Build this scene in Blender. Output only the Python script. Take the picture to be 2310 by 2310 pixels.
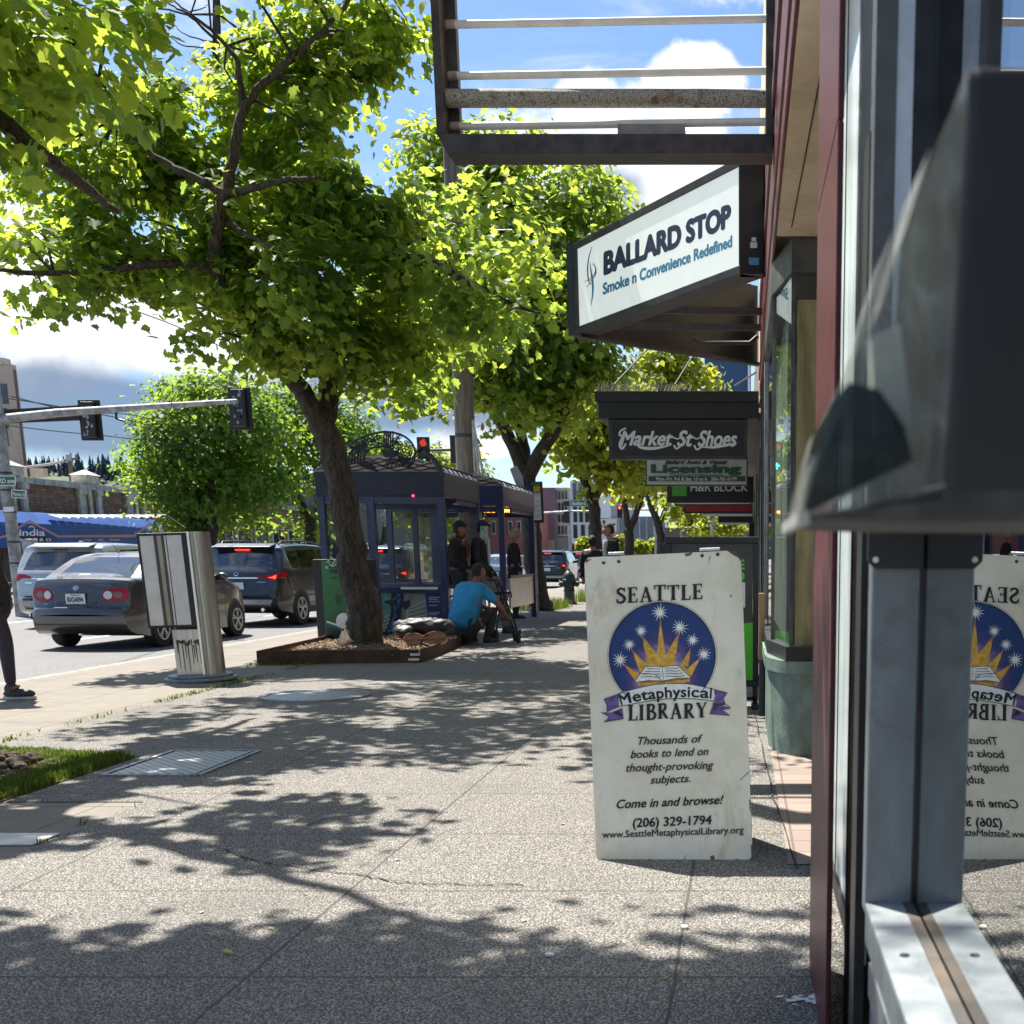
import bpy, bmesh, math, random
from mathutils import Vector, Matrix
from mathutils.bvhtree import BVHTree
from math import sin, cos, pi, radians as R
for _o in list(bpy.data.objects): bpy.data.objects.remove(_o)
SC = bpy.context.scene
COL = SC.collection

# ------------------------------------------------------------------ camera
FPX, EYE = 2750.0, 1.18
PITCH = FPX/13450.0
PX, PY = 1680.0, 1255.0 + FPX*math.tan(FPX/13450.0)
cam_d = bpy.data.cameras.new('camera'); cam = bpy.data.objects.new('camera', cam_d); COL.objects.link(cam)
cam.location = (0, 0, EYE); cam.rotation_euler = (pi/2-PITCH, 0, 0)
cam_d.sensor_width = 36; cam_d.lens = 36*FPX/2310
cam_d.shift_x = (1155-PX)/2310; cam_d.shift_y = (PY-1155)/2310
cam_d.clip_start = 0.05; cam_d.clip_end = 8000
cam_d.dof.use_dof = True; cam_d.dof.focus_distance = 8.0; cam_d.dof.aperture_fstop = cam_d.lens/1000/0.0055
SC.camera = cam
SC.render.resolution_x = SC.render.resolution_y = 1024

# a photograph pixel (2310 px frame) turned into a point of the place
_s, _c = sin(PITCH), cos(PITCH)
def ray(px, py):
    a = (px-PX)/FPX; b = (PY-py)/FPX
    return Vector((a, b*_s+_c, b*_c-_s))
CAM = Vector((0, 0, EYE))
def gnd(px, py, z=0.0):
    d = ray(px, py); return CAM + d*((z-EYE)/d.z)
def at(px, py, Y):
    d = ray(px, py); return CAM + d*(Y/d.y)
class Plane:
    def __init__(s, p, n): s.p = Vector(p); s.n = Vector(n).normalized()
    def hit(s, px, py, off=0.0):
        d = ray(px, py); t = (s.p + s.n*off - CAM).dot(s.n)/d.dot(s.n)
        return CAM + d*t

# ------------------------------------------------------------------ light
SUN_DIR = Vector((0.43, -0.485, -1.175)).normalized()      # the way the light travels
SUN_EL = math.asin(-SUN_DIR.z); SUN_AZ = math.atan2(-SUN_DIR.x, -SUN_DIR.y)
sd = bpy.data.lights.new('sun', 'SUN'); sun = bpy.data.objects.new('sun', sd); COL.objects.link(sun)
sd.energy = 5.0; sd.angle = R(0.53); sd.color = (1.0, 0.95, 0.86)
sun.rotation_euler = SUN_DIR.to_track_quat('-Z', 'Y').to_euler()
VS = SC.view_settings
SC.display_settings.display_device = 'sRGB'
VS.view_transform = 'Standard'; VS.look = 'None'; VS.gamma = 1; VS.use_curve_mapping = False
VS.exposure = 1.28
SC.cycles.max_bounces = 8; SC.cycles.transparent_max_bounces = 16
SC.cycles.use_denoising = True

W = bpy.data.worlds.new('World'); SC.world = W; W.use_nodes = True
class NT:
    def __init__(s, nt): s.nt = nt
    def n(s, typ, ins=None, **kw):
        nd = s.nt.nodes.new(typ)
        for k, v in kw.items(): setattr(nd, k, v)
        if ins:
            for k, v in ins.items():
                sk = nd.inputs[k]
                if hasattr(v, 'is_output'): s.nt.links.new(v, sk)
                else: sk.default_value = v
        return nd
    def link(s, a, b): s.nt.links.new(a, b)
    def math(s, op, a, b=0.0, c=0.0, clamp=False):
        nd = s.n('ShaderNodeMath', {0: a, 1: b, 2: c}, operation=op); nd.use_clamp = clamp; return nd.outputs[0]
    def vmath(s, op, a, b=(0,0,0)):
        nd = s.n('ShaderNodeVectorMath', {0: a, 1: b}, operation=op); return nd
    def mix(s, f, a, b, blend='MIX'):
        nd = s.n('ShaderNodeMix', data_type='RGBA', blend_type=blend); nd.clamp_factor = True
        for k, v in ((0, f), (6, a), (7, b)):
            if hasattr(v, 'is_output'): s.nt.links.new(v, nd.inputs[k])
            else: nd.inputs[k].default_value = v if k == 0 else (tuple(v)+(1,))[:4]
        return nd.outputs[2]
    def ramp(s, f, lo, hi, smooth=True):
        nd = s.n('ShaderNodeMapRange', {0: f, 1: lo, 2: hi, 3: 0.0, 4: 1.0})
        nd.interpolation_type = 'SMOOTHSTEP' if smooth else 'LINEAR'; nd.clamp = True if not smooth else nd.clamp
        return nd.outputs[0]
    def noise(s, vec, scale, detail=4, rough=.55, dist=0.0):
        return s.n('ShaderNodeTexNoise', {'Vector': vec, 'Scale': scale, 'Detail': detail, 'Roughness': rough, 'Distortion': dist}).outputs[0]
def world_sky():
    t = NT(W.node_tree); W.node_tree.nodes.clear()
    sky = t.n('ShaderNodeTexSky', sky_type='NISHITA'); sky.sun_disc = False
    sky.sun_elevation = SUN_EL; sky.sun_rotation = SUN_AZ
    sky.altitude = 20; sky.air_density = 1.0; sky.dust_density = 0.6; sky.ozone_density = 1.5
    d = t.n('ShaderNodeTexCoord').outputs['Generated']
    dn = t.vmath('NORMALIZE', d).outputs[0]
    warp = t.noise(dn, 7.0, 7, .62)
    warp2 = t.noise(dn, 16.0, 6, .6)
    wsum = t.math('ADD', t.math('MULTIPLY', t.math('SUBTRACT', warp, .5), 1.5), t.math('MULTIPLY', t.math('SUBTRACT', warp2, .5), .75))
    def blobs(lst):
        m = None
        for px, py, rx, ry in lst:
            v = ray(px, py).normalized(); k = 1/FPX
            df = t.vmath('SUBTRACT', dn, tuple(v)).outputs[0]
            sc = t.vmath('MULTIPLY', df, (1/(rx*k), 1/(rx*k), 1/(ry*k))).outputs[0]
            ln = t.math('SUBTRACT', 1.0, t.vmath('LENGTH', sc).outputs['Value'])
            m = ln if m is None else t.math('MAXIMUM', m, ln)
        return m
    white = t.ramp(t.math('ADD', blobs([(60,690,560,150),(-250,560,330,220),(1440,330,240,130),(1570,190,130,70),(1250,430,260,150),(1330,235,90,75),(1560,420,150,100),(600,760,400,110),
                                         (1060,980,90,60),(-900,300,500,300),(2900,500,700,400),(2200,-700,800,400),(-400,-900,700,400)]), wsum), .02, .24)
    gray = t.ramp(t.math('ADD', blobs([(140,930,620,110),(-500,860,500,170),(1350,430,120,60),(900,900,400,90)]), t.math('MULTIPLY', wsum, .55)), .0, .5)
    wisp = t.ramp(t.noise(t.vmath('MULTIPLY', dn, (2.2, 2.2, 6.0)).outputs[0], 2.6, 7, .62, .6), .47, .76)
    wisp = t.math('MULTIPLY', wisp, .85)
    col = t.mix(wisp, t.mix(1.0, sky.outputs[0], (1.06, 1.24, 1.44), 'MULTIPLY'), (8.2, 8.7, 9.3))
    shade = t.ramp(t.noise(dn, 11.0, 6, .6, .4), .3, .7)
    col = t.mix(white, col, t.mix(shade, (6.2, 6.9, 8.0), (11.5, 11.5, 11.5)))
    col = t.mix(t.math('MULTIPLY', gray, .88), col, (1.75, 2.55, 4.0))
    bg = t.n('ShaderNodeBackground', {'Color': col, 'Strength': 0.051})
    out = t.n('ShaderNodeOutputWorld', {'Surface': bg.outputs[0]})
world_sky()

# ------------------------------------------------------------------ materials
MATS = {}
def mat(name, col, rough=.6, metal=0.0, var=.15, sc=8.0, bump=0.0, bsc=None, spec=.5, col2=None, lo=.35, hi=.65, stretch=(1,1,1), trans=0.0, coat=0.0, emit=None):
    if name in MATS: return MATS[name]
    m = bpy.data.materials.new(name); m.use_nodes = True
    t = NT(m.node_tree); b = m.node_tree.nodes['Principled BSDF']
    tc = t.n('ShaderNodeTexCoord').outputs['Object']
    v = t.vmath('MULTIPLY', tc, stretch).outputs[0]
    if var > 0 or col2:
        f = t.ramp(t.noise(v, sc, 5, .6), lo, hi)
        a = col2 if col2 else tuple(min(1, c*(1+var)) for c in col)
        c0 = col if col2 else tuple(c*(1-var) for c in col)
        t.link(t.mix(f, c0, a), b.inputs['Base Color'])
    else: b.inputs['Base Color'].default_value = (*col, 1)
    b.inputs['Roughness'].default_value = rough; b.inputs['Metallic'].default_value = metal
    b.inputs['Specular IOR Level'].default_value = spec
    b.inputs['Coat Weight'].default_value = coat; b.inputs['Coat Roughness'].default_value = .04
    b.inputs['Transmission Weight'].default_value = trans
    if emit: b.inputs['Emission Color'].default_value = (*emit[0], 1); b.inputs['Emission Strength'].default_value = emit[1]
    if bump > 0:
        bn = t.n('ShaderNodeBump', {'Strength': min(1, bump), 'Distance': .01*max(1, bump), 'Height': t.noise(v, bsc or sc*3, 5, .6)})
        t.link(bn.outputs[0], b.inputs['Normal'])
    MATS[name] = m; return m
def glass_mat(name, tint, ior=1.5, rough=.02, see=.75):
    if name in MATS: return MATS[name]
    m = bpy.data.materials.new(name); m.use_nodes = True; t = NT(m.node_tree); m.node_tree.nodes.clear()
    f0 = ((ior-1)/(ior+1))**2; fr = t.math('ADD', f0, t.math('MULTIPLY', 1-f0, t.math('POWER', t.n('ShaderNodeLayerWeight', {'Blend': .5}).outputs['Facing'], 4.5)))
    tr = t.n('ShaderNodeBsdfTransparent', {'Color': (*[c*see for c in tint], 1)}).outputs[0]
    gl = t.n('ShaderNodeBsdfGlossy', {'Color': (.95, .97, .97, 1), 'Roughness': rough}).outputs[0]
    mx = t.n('ShaderNodeMixShader', {0: fr, 1: tr, 2: gl}).outputs[0]
    t.n('ShaderNodeOutputMaterial', {'Surface': mx}); MATS[name] = m; return m

# ------------------------------------------------------------------ objects
ORG = {}
def tag(o, label=None, cat=None, group=None, kind=None):
    if label: o['label'] = label
    if cat: o['category'] = cat
    if group: o['group'] = group
    if kind: o['kind'] = kind
    return o
def thing(name, label, cat, loc=(0,0,0), rot=0.0, group=None, local=False):
    o = bpy.data.objects.new(name, None); COL.objects.link(o); o.empty_display_size = .2
    o.location = loc; o.rotation_euler = (0, 0, rot)
    ORG[o.name] = Vector((0,0,0)) if local else Vector(loc)
    return tag(o, label, cat, group)
class MB:
    def __init__(s): s.v = []; s.f = []; s.m = []
    def add(s, vs, fs, mi=0):
        n = len(s.v); s.v += [tuple(v) for v in vs]
        for f in fs: s.f.append(tuple(i+n for i in f)); s.m.append(mi)
        return s
    def box(s, x0, x1, y0, y1, z0, z1, mi=0, M=None):
        vs = [Vector(p) for p in ((x0,y0,z0),(x1,y0,z0),(x1,y1,z0),(x0,y1,z0),(x0,y0,z1),(x1,y0,z1),(x1,y1,z1),(x0,y1,z1))]
        if M: vs = [M @ v for v in vs]
        return s.add(vs, [(3,2,1,0),(4,5,6,7),(0,1,5,4),(1,2,6,5),(2,3,7,6),(3,0,4,7)], mi)
    def cbox(s, c, sx, sy, sz, mi=0, rz=0.0):
        M = Matrix.Translation(Vector(c)) @ Matrix.Rotation(rz, 4, 'Z')
        return s.box(-sx/2, sx/2, -sy/2, sy/2, -sz/2, sz/2, mi, M)
    def bar(s, p, q, w, h=None, up=(0,0,1), mi=0):
        p = Vector(p); q = Vector(q); d = (q-p); L = d.length
        if L < 1e-6: return s
        d /= L; u = Vector(up)
        if abs(d.dot(u)) > .98: u = Vector((0,1,0))
        x = d.cross(u).normalized(); z = x.cross(d); h = h or w
        vs = []
        for e in (p, q):
            for a, b in ((-1,-1),(1,-1),(1,1),(-1,1)): vs.append(e + x*(a*w/2) + z*(b*h/2))
        return s.add(vs, [(0,1,2,3),(7,6,5,4),(0,4,5,1),(1,5,6,2),(2,6,7,3),(3,7,4,0)], mi)
    def tube(s, pts, rads, n=8, mi=0, cap=True, jit=None):
        pts = [Vector(p) for p in pts]
        if not hasattr(rads, '__len__'): rads = [rads]*len(pts)
        base = len(s.v); xr = None
        for i, p in enumerate(pts):
            d = (pts[min(i+1, len(pts)-1)] - pts[max(i-1, 0)])
            if d.length < 1e-9: d = Vector((0,0,1))
            d.normalize()
            if xr is None: xr = d.orthogonal().normalized()
            else:
                xr = xr - d*xr.dot(d)
                xr = xr.normalized() if xr.length > 1e-6 else d.orthogonal().normalized()
            y = d.cross(xr)
            for k in range(n):
                a = 2*pi*k/n; r = rads[i]*(1 + (jit.uniform(-.07, .07) if jit else 0))
                s.v.append(tuple(p + xr*(cos(a)*r) + y*(sin(a)*r)))
        for i in range(len(pts)-1):
            for k in range(n):
                a = base+i*n+k; b = base+i*n+(k+1) % n
                s.f.append((a, b, b+n, a+n)); s.m.append(mi)
        if cap:
            s.f.append(tuple(base+k for k in reversed(range(n)))); s.m.append(mi)
            e = base+(len(pts)-1)*n; s.f.append(tuple(e+k for k in range(n))); s.m.append(mi)
        return s
    def lathe(s, c, prof, n=24, mi=0, axis='Z', M=None):
        vs = []; c = Vector(c)
        for r, z in prof:
            for k in range(n):
                a = 2*pi*k/n; p = Vector((r*cos(a), r*sin(a), z))
                if axis == 'X': p = Vector((p.z, p.x, p.y))
                elif axis == 'Y': p = Vector((p.x, p.z, p.y))
                if M: p = M @ p
                vs.append(c+p)
        fs = []
        for i in range(len(prof)-1):
            for k in range(n):
                a = i*n+k; b = i*n+(k+1) % n; fs.append((a, b, b+n, a+n))
        fs.append(tuple(reversed(range(n)))); fs.append(tuple((len(prof)-1)*n+k for k in range(n)))
        return s.add(vs, fs, mi)
    def ell(s, c, r, n=12, m=8, mi=0, M=None):
        prof = [(max(.001, sin(pi*i/m)), -cos(pi*i/m)) for i in range(m+1)]
        c = Vector(c); vs = []
        for pr, pz in prof:
            for k in range(n):
                a = 2*pi*k/n; p = Vector((r[0]*pr*cos(a), r[1]*pr*sin(a), r[2]*pz))
                if M: p = M @ p
                vs.append(c+p)
        fs = [(i*n+k, i*n+(k+1) % n, (i+1)*n+(k+1) % n, (i+1)*n+k) for i in range(m) for k in range(n)]
        return s.add(vs, fs, mi)
    def poly(s, pts, mi=0): return s.add(pts, [tuple(range(len(pts)))], mi)
    def ext(s, pts, vec, mi=0, mi2=None):
        n = len(pts); vec = Vector(vec); a = [Vector(p) for p in pts]
        fs = [tuple(range(n)), tuple(n+i for i in reversed(range(n)))] + [(i, n+i, n+(i+1) % n, (i+1) % n) for i in range(n)]
        s.add(a + [p+vec for p in a], [fs[0]], mi)
        k = len(s.v)-2*n
        for f in fs[1:]: s.f.append(tuple(i+k for i in f)); s.m.append(mi if mi2 is None else mi2)
        return s
    def build(s, name, mats, parent=None, smooth=None, bevel=0.0, fix=True, seg=2):
        me = bpy.data.meshes.new(name)
        org = ORG.get(parent.name, Vector((0,0,0))) if parent else Vector((0,0,0))
        me.from_pydata([(v[0]-org.x, v[1]-org.y, v[2]-org.z) for v in s.v], [], s.f)
        if not isinstance(mats, (list, tuple)): mats = [mats]
        for mm in mats: me.materials.append(mm)
        if len(mats) > 1: me.polygons.foreach_set('material_index', s.m)
        if fix:
            bm = bmesh.new(); bm.from_mesh(me); bmesh.ops.recalc_face_normals(bm, faces=bm.faces); bm.to_mesh(me); bm.free()
        me.update()
        if smooth is not None:
            me.polygons.foreach_set('use_smooth', [True]*len(me.polygons))
            if smooth < 179: me.set_sharp_from_angle(angle=R(smooth))
        o = bpy.data.objects.new(name, me); COL.objects.link(o)
        if parent: o.parent = parent
        ORG[o.name] = org
        if bevel > 0:
            b = o.modifiers.new('bevel', 'BEVEL'); b.width = bevel; b.segments = seg; b.limit_method = 'ANGLE'; b.angle_limit = R(40)
        return o
def copy_tree(o, parent=None):
    c = o.copy(); COL.objects.link(c)
    if parent: c.parent = parent
    for ch in list(o.children): copy_tree(ch, c)
    return c
# ------------------------------------------------------------------ lettering
def text2d(txt, bold=0.0, shear=0.0, space=1.0):
    cu = bpy.data.curves.new('lettering', 'FONT'); cu.body = txt; cu.size = 1.0; cu.offset = 0; cu.shear = shear; cu.space_character = space
    cu.fill_mode = 'FRONT'; cu.resolution_u = 4
    o = bpy.data.objects.new('lettering', cu); me = o.to_mesh()
    vs = [(v.co.x, v.co.y) for v in me.vertices]; fs = [tuple(p.vertices) for p in me.polygons]
    o.to_mesh_clear(); bpy.data.objects.remove(o); bpy.data.curves.remove(cu)
    if not vs: return [], []
    n = len(vs); b0, f0 = list(vs), list(fs)
    for k, (dx, dy) in enumerate(((-1,0),(1,0),(0,1),(0,-1),(-.7,.7),(.7,-.7),(.7,.7),(-.7,-.7))):      # a heavier pen: the line struck again a hair beside itself
        if bold <= 0: break
        vs += [(x+dx*bold, y+dy*bold*.8) for x, y in b0]; fs += [tuple(i+n*(k+1) for i in f) for f in f0]
    x0 = min(v[0] for v in vs); x1 = max(v[0] for v in vs)
    return [((v[0]-x0)/(x1-x0), v[1]/.73) for v in vs], fs         # x 0..1 over the line, y 0..1 over a capital
def write(mb, txt, fn, mi=0, **kw):
    vs, fs = text2d(txt, **kw)
    P = [fn(x, y) for x, y in vs]; n = len(vs)//9 if kw.get('bold', 0) > 0 else len(vs)
    if n: P = [p+(CAM-p).normalized()*((i//n)*1.2e-5*max(1, (CAM-p).length*.6)) for i, p in enumerate(P)]
    return mb.add(P, fs, mi)
def wpx(mb, txt, plane, x0, y0, x1, y1, cap, off=.0015, mi=0, upx=0.0, **kw):   # a line of lettering whose base runs between two photo points, on a real plane
    def fn(x, y): return plane.hit(x0+(x1-x0)*x + upx*cap*y, y0+(y1-y0)*x - cap*y, off)
    return write(mb, txt, fn, mi, **kw)

# ================================================================== GROUND
def ground_mat(name, kind):
    m = bpy.data.materials.new(name); m.use_nodes = True; t = NT(m.node_tree); b = m.node_tree.nodes['Principled BSDF']
    tc = t.n('ShaderNodeTexCoord').outputs['Object']
    sep = t.n('ShaderNodeSeparateXYZ', {0: tc}); x, y = sep.outputs[0], sep.outputs[1]
    big = t.noise(tc, .9, 5, .6); mid = t.noise(tc, 7.0, 5, .65); fine = t.noise(tc, 60.0, 4, .7)
    if kind == 'aggregate':
        vo = t.n('ShaderNodeTexVoronoi', {'Vector': tc, 'Scale': 140.0}); vo2 = t.n('ShaderNodeTexVoronoi', {'Vector': tc, 'Scale': 210.0})
        cell = t.n('ShaderNodeSeparateColor', {0: vo.outputs['Color']}).outputs[0]
        cell2 = t.n('ShaderNodeSeparateColor', {0: vo2.outputs['Color']}).outputs[0]
        c = t.mix(t.ramp(cell, .1, .95), (.10, .094, .087), (.41, .383, .348))
        c = t.mix(t.ramp(cell2, .35, 1.0), c, (.60, .55, .48), 'MIX') if False else t.mix(t.math('MULTIPLY', t.ramp(cell2, .5, .95), .55), c, (.62, .57, .50))
        c = t.mix(t.ramp(vo.outputs['Distance'], .38, .62), c, (.085, .079, .072))
        c = t.mix(t.math('MULTIPLY', t.ramp(mid, .5, .8), .3), c, (.16, .145, .125))
        h = t.math('MULTIPLY', t.math('SUBTRACT', .6, vo.outputs['Distance']), 1.0); bd = .006
        jx, jy, jw, ox = 1.22, .915, .010, .2
    elif kind == 'concrete':
        c = t.mix(mid, (.145, .127, .105), (.25, .223, .188)); c = t.mix(t.ramp(fine, .55, .75), c, (.13, .115, .10))
        h = t.math('ADD', fine, t.math('MULTIPLY', mid, .6)); bd = .004; jx, jy, jw, ox = .61, .61, .009, .07
    elif kind == 'asphalt':
        vo = t.n('ShaderNodeTexVoronoi', {'Vector': tc, 'Scale': 60.0}); cell = t.n('ShaderNodeSeparateColor', {0: vo.outputs['Color']}).outputs[0]
        c = t.mix(cell, (.09, .088, .09), (.22, .215, .215)); c = t.mix(t.ramp(big, .35, .7), c, (.18, .177, .175))
        h = cell; bd = .005; jx = None
    c = t.mix(t.math('MULTIPLY', t.ramp(big, .48, .75), .45), c, (.10, .092, .082))
    spot = t.n('ShaderNodeTexVoronoi', {'Vector': tc, 'Scale': 4.3}).outputs['Distance']
    c = t.mix(t.math('MULTIPLY', t.ramp(spot, .075, .055), .55), c, (.06, .056, .05))          # old gum
    if jx:
        def line(cd, sp, off):
            f = t.math('ABSOLUTE', t.math('SUBTRACT', t.math('FRACT', t.math('DIVIDE', t.math('ADD', cd, off+500*sp), sp)), .5))
            return t.math('GREATER_THAN', f, .5-jw/sp/2)
        wob = t.math('MULTIPLY', t.math('SUBTRACT', t.noise(tc, 9.0), .5), .012)
        ln = t.math('MAXIMUM', line(t.math('ADD', x, wob), jx, ox), line(t.math('ADD', y, wob), jy, .35))
        c = t.mix(t.math('MULTIPLY', ln, .8), c, (.055, .05, .042)); h = t.math('SUBTRACT', h, t.math('MULTIPLY', ln, 1.2))
    t.link(c, b.inputs['Base Color']); b.inputs['Roughness'].default_value = .82; b.inputs['Specular IOR Level'].default_value = .35
    bn = t.n('ShaderNodeBump', {'Strength': .9, 'Distance': bd, 'Height': h}); t.link(bn.outputs[0], b.inputs['Normal'])
    return m
M_AGG = ground_mat('exposed_aggregate', 'aggregate'); M_CON = ground_mat('scored_concrete', 'concrete'); M_ASP = ground_mat('asphalt', 'asphalt')
KX, RZ = -6.95, -0.25         # kerb line, road level
def struct(name, mb, m, **k): return tag(mb.build(name, m, **k), kind='structure')
mb = MB(); mb.poly([(-1500,-60,RZ),(1500,-60,RZ),(1500,2600,RZ),(-1500,2600,RZ)]); struct('road', mb, M_ASP)
mb = MB(); mb.box(KX, 1.6, -6, 160, RZ-.02, 0.0); struct('sidewalk', mb, M_CON)
mb = MB(); mb.box(KX-.16, KX-.003, -6, 160, RZ-.02, .002); struct('kerb', mb, mat('kerb_stone', (.23,.215,.19), .8, var=.25, sc=9, bump=.5), bevel=.02)
mb = MB(); zz = .004
mb.poly([(-4.8,8.0,zz),(1.5,8.0,zz),(1.5,60,zz),(-4.8,60,zz)]); mb.poly([(-2.94,-5.9,zz),(1.5,-5.9,zz),(1.5,8.0,zz),(-2.94,8.0,zz)])
mb.poly([(-4.8,7.55,zz),(-2.94,7.05,zz),(-2.94,8.0,zz),(-4.8,8.0,zz)]); mb.poly([(-3.62,5.85,zz),(-2.94,5.85,zz),(-2.94,7.05,zz),(-3.62,7.23,zz)])
struct('sidewalk_aggregate', mb, M_AGG)
# far side of the road
mb = MB(); mb.box(-60, -27.5, 8, 260, RZ-.02, RZ+.13); struct('far_pavement', mb, M_CON)
# worn lane lines
m_paint = mat('road_paint', (.62,.60,.55), .7, var=.25, sc=14)
mb = MB()
for k in range(22): mb.poly([(-11.75,12+k*9,RZ+.004),(-11.63,12+k*9,RZ+.004),(-11.63,15+k*9,RZ+.004),(-11.75,15+k*9,RZ+.004)])
mb.poly([(-16.2,6,RZ+.004),(-16.08,6,RZ+.004),(-16.08,160,RZ+.004),(-16.2,160,RZ+.004)])
struct('road_marking', mb, m_paint)
# tiled strip along the shop doors
def tile_mat():
    m = bpy.data.materials.new('entry_tile'); m.use_nodes = True; t = NT(m.node_tree); b = m.node_tree.nodes['Principled BSDF']
    tc = t.n('ShaderNodeTexCoord').outputs['Object']
    br = t.n('ShaderNodeTexBrick', {'Vector': tc, 'Color1': (.30,.235,.20,1), 'Color2': (.24,.185,.155,1), 'Mortar': (.14,.11,.09,1), 'Scale': 1.0, 'Mortar Size': .006, 'Brick Width': .20, 'Row Height': .20})
    br.offset = 0.0
    t.link(br.outputs[0], b.inputs['Base Color']); b.inputs['Roughness'].default_value = .55; return m
mb = MB(); mb.poly([(.17,4.6,.008),(1.5,4.6,.008),(1.5,9.5,.008),(.15,9.5,.008)]); struct('entry_tiles', mb, tile_mat())
# long crack and small litter
m_dark = mat('crack_dark', (.03,.028,.025), .9, var=0)
def strip(mb, pts, w, z, rnd):
    P = [gnd(*p, z) for p in pts]; Q = []
    for a, b in zip(P[:-1], P[1:]):
        for k in range(8):
            p = a.lerp(b, k/8); Q.append(p + Vector((rnd.uniform(-1,1)*.006, rnd.uniform(-1,1)*.012, 0)))
    Q.append(P[-1])
    for a, b in zip(Q[:-1], Q[1:]):
        n = Vector((-(b-a).y, (b-a).x, 0)).normalized()*w*rnd.uniform(.3, .8)
        mb.add([a-n, b-n, b+n, a+n], [(0,1,2,3)])
rn = random.Random(3)
mb = MB(); strip(mb, [(508,1915),(560,1938),(672,1956),(800,1972),(900,1990),(1000,1993),(1180,1995)], .007, .0085, rn)
strip(mb, [(690,1860),(850,1812)], .006, .0085, rn); strip(mb, [(1700,1600),(1745,1800),(1800,1960)], .006, .0125, rn)
struct('pavement_crack', mb, m_dark, fix=False)
mb = MB()
c = gnd(1820, 2255, .009)
for k in range(26):
    p = c + Vector((rn.gauss(0,.035), rn.gauss(0,.022), 0)); r = rn.uniform(.004,.016)
    mb.add([p+Vector((cos(a)*r*rn.uniform(.5,1.3), sin(a)*r*rn.uniform(.4,1), k*1e-5)) for a in [i*pi/4 for i in range(8)]], [tuple(range(8))])
tag(mb.build('paint_splash', mat('spilled_paint', (.75,.75,.72), .6, var=0), fix=False), 'dried white paint splash on the pavement by the maroon post', 'paint stain')
def scrap(px, py, w, l, a, col, nm, label):
    mb = MB(); p = gnd(px, py, .006)
    mb.lathe((0,0,0), [(w*.5,0),(w*.55,.004),(w*.45,.008)], 7, M=Matrix.Translation(p) @ Matrix.Rotation(a, 4, 'Z') @ Matrix.Diagonal((1, l/w, 1, 1)))
    return tag(mb.build(nm, mat('scrap_'+nm+str(px), col, .8, var=.2)), label, 'litter')
scrap(1545, 2093, .022, .03, .4, (.65,.62,.55), 'paper_scrap', 'crumpled pale paper scrap in the sunlit gap before the sandwich board')
scrap(1240, 2156, .02, .03, 1.2, (.7,.66,.55), 'paper_scrap', 'tiny folded cream paper scrap lying in the dark foreground shade')
scrap(515, 2150, .016, .05, .9, (.35,.36,.10), 'dead_leaf', 'yellow green fallen leaf on the shaded foreground pavement')

# iron covers
m_steel = mat('cast_steel', (.30,.30,.31), .42, .85, var=.3, sc=30, bump=.3)
def tread_mat():
    m = bpy.data.materials.new('tread_plate'); m.use_nodes = True; t = NT(m.node_tree); b = m.node_tree.nodes['Principled BSDF']
    tc = t.n('ShaderNodeTexCoord').outputs['Object']
    ch = t.n('ShaderNodeTexChecker', {'Vector': t.vmath('MULTIPLY', tc, (1, 1, 0)).outputs[0], 'Scale': 30.0, 'Color1': (1,1,1,1), 'Color2': (0,0,0,1)}).outputs[1]
    t.link(t.mix(ch, (.20,.205,.21), (.50,.51,.52)), b.inputs['Base Color']); b.inputs['Metallic'].default_value = .8
    t.link(t.math('ADD', .3, t.math('MULTIPLY', t.noise(tc, 9.0), .3)), b.inputs['Roughness'])
    bn = t.n('ShaderNodeBump', {'Strength': .8, 'Distance': .004, 'Height': ch}); t.link(bn.outputs[0], b.inputs['Normal']); return m
M_TREAD = tread_mat()
v = thing('vault_lid', 'square grey steel tread plate lid beside the grass patch', 'access cover', (-3.25, 6.99, 0))
mb = MB(); mb.box(-3.48,-3.02,6.6,7.38,.004,.012); mb.build('plate', M_TREAD, v)
mb = MB()
for a, b_ in (((-3.515,6.565),(-2.985,6.565)),((-2.985,6.565),(-2.985,7.415)),((-2.985,7.415),(-3.515,7.415)),((-3.515,7.415),(-3.515,6.565))): mb.bar((*a,.006),(*b_,.006),.03,.016)
mb.build('rim', m_steel, v)
h = thing('manhole_cover', 'round iron manhole cover with a raised rim, set in the dappled pavement', 'manhole', (-3.68, 10.43, 0))
mb = MB(); mb.lathe((-3.68,10.43,.004), [(.455,0),(.455,.016),(.40,.016),(.40,.004)], 48); mb.build('rim', m_steel, h, smooth=40)
mb = MB(); mb.lathe((-3.68,10.43,.004), [(.392,0),(.392,.010),(.36,.012)], 48); mb.build('lid', M_TREAD, h, smooth=40)
v2 = thing('drain_cover', 'thin rectangular utility lid in the shade in front of the planter corner', 'access cover', (-3.2, 11.55, 0))
mb = MB(); mb.box(-3.52,-2.9,11.4,11.72,.004,.010); mb.build('plate', m_steel, v2)
mb = MB()
for k in range(5): mb.box(-3.05+k*.03,-3.035+k*.03,11.42,11.70,.0101,.014)
mb.build('grip', mat('pale_steel', (.5,.5,.5), .4, .8), v2)
mb = MB(); mb.box(-3.3,-2.96,4.93,5.14,.002,.010)
p = [gnd(-40,1915,.005), gnd(45,1888,.005)]
tag(mb.build('valve_lid', mat('pale_lid', (.62,.6,.55), .6, var=.15), bevel=.004), 'small pale square lid set in the concrete at the left', 'access cover')

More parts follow.
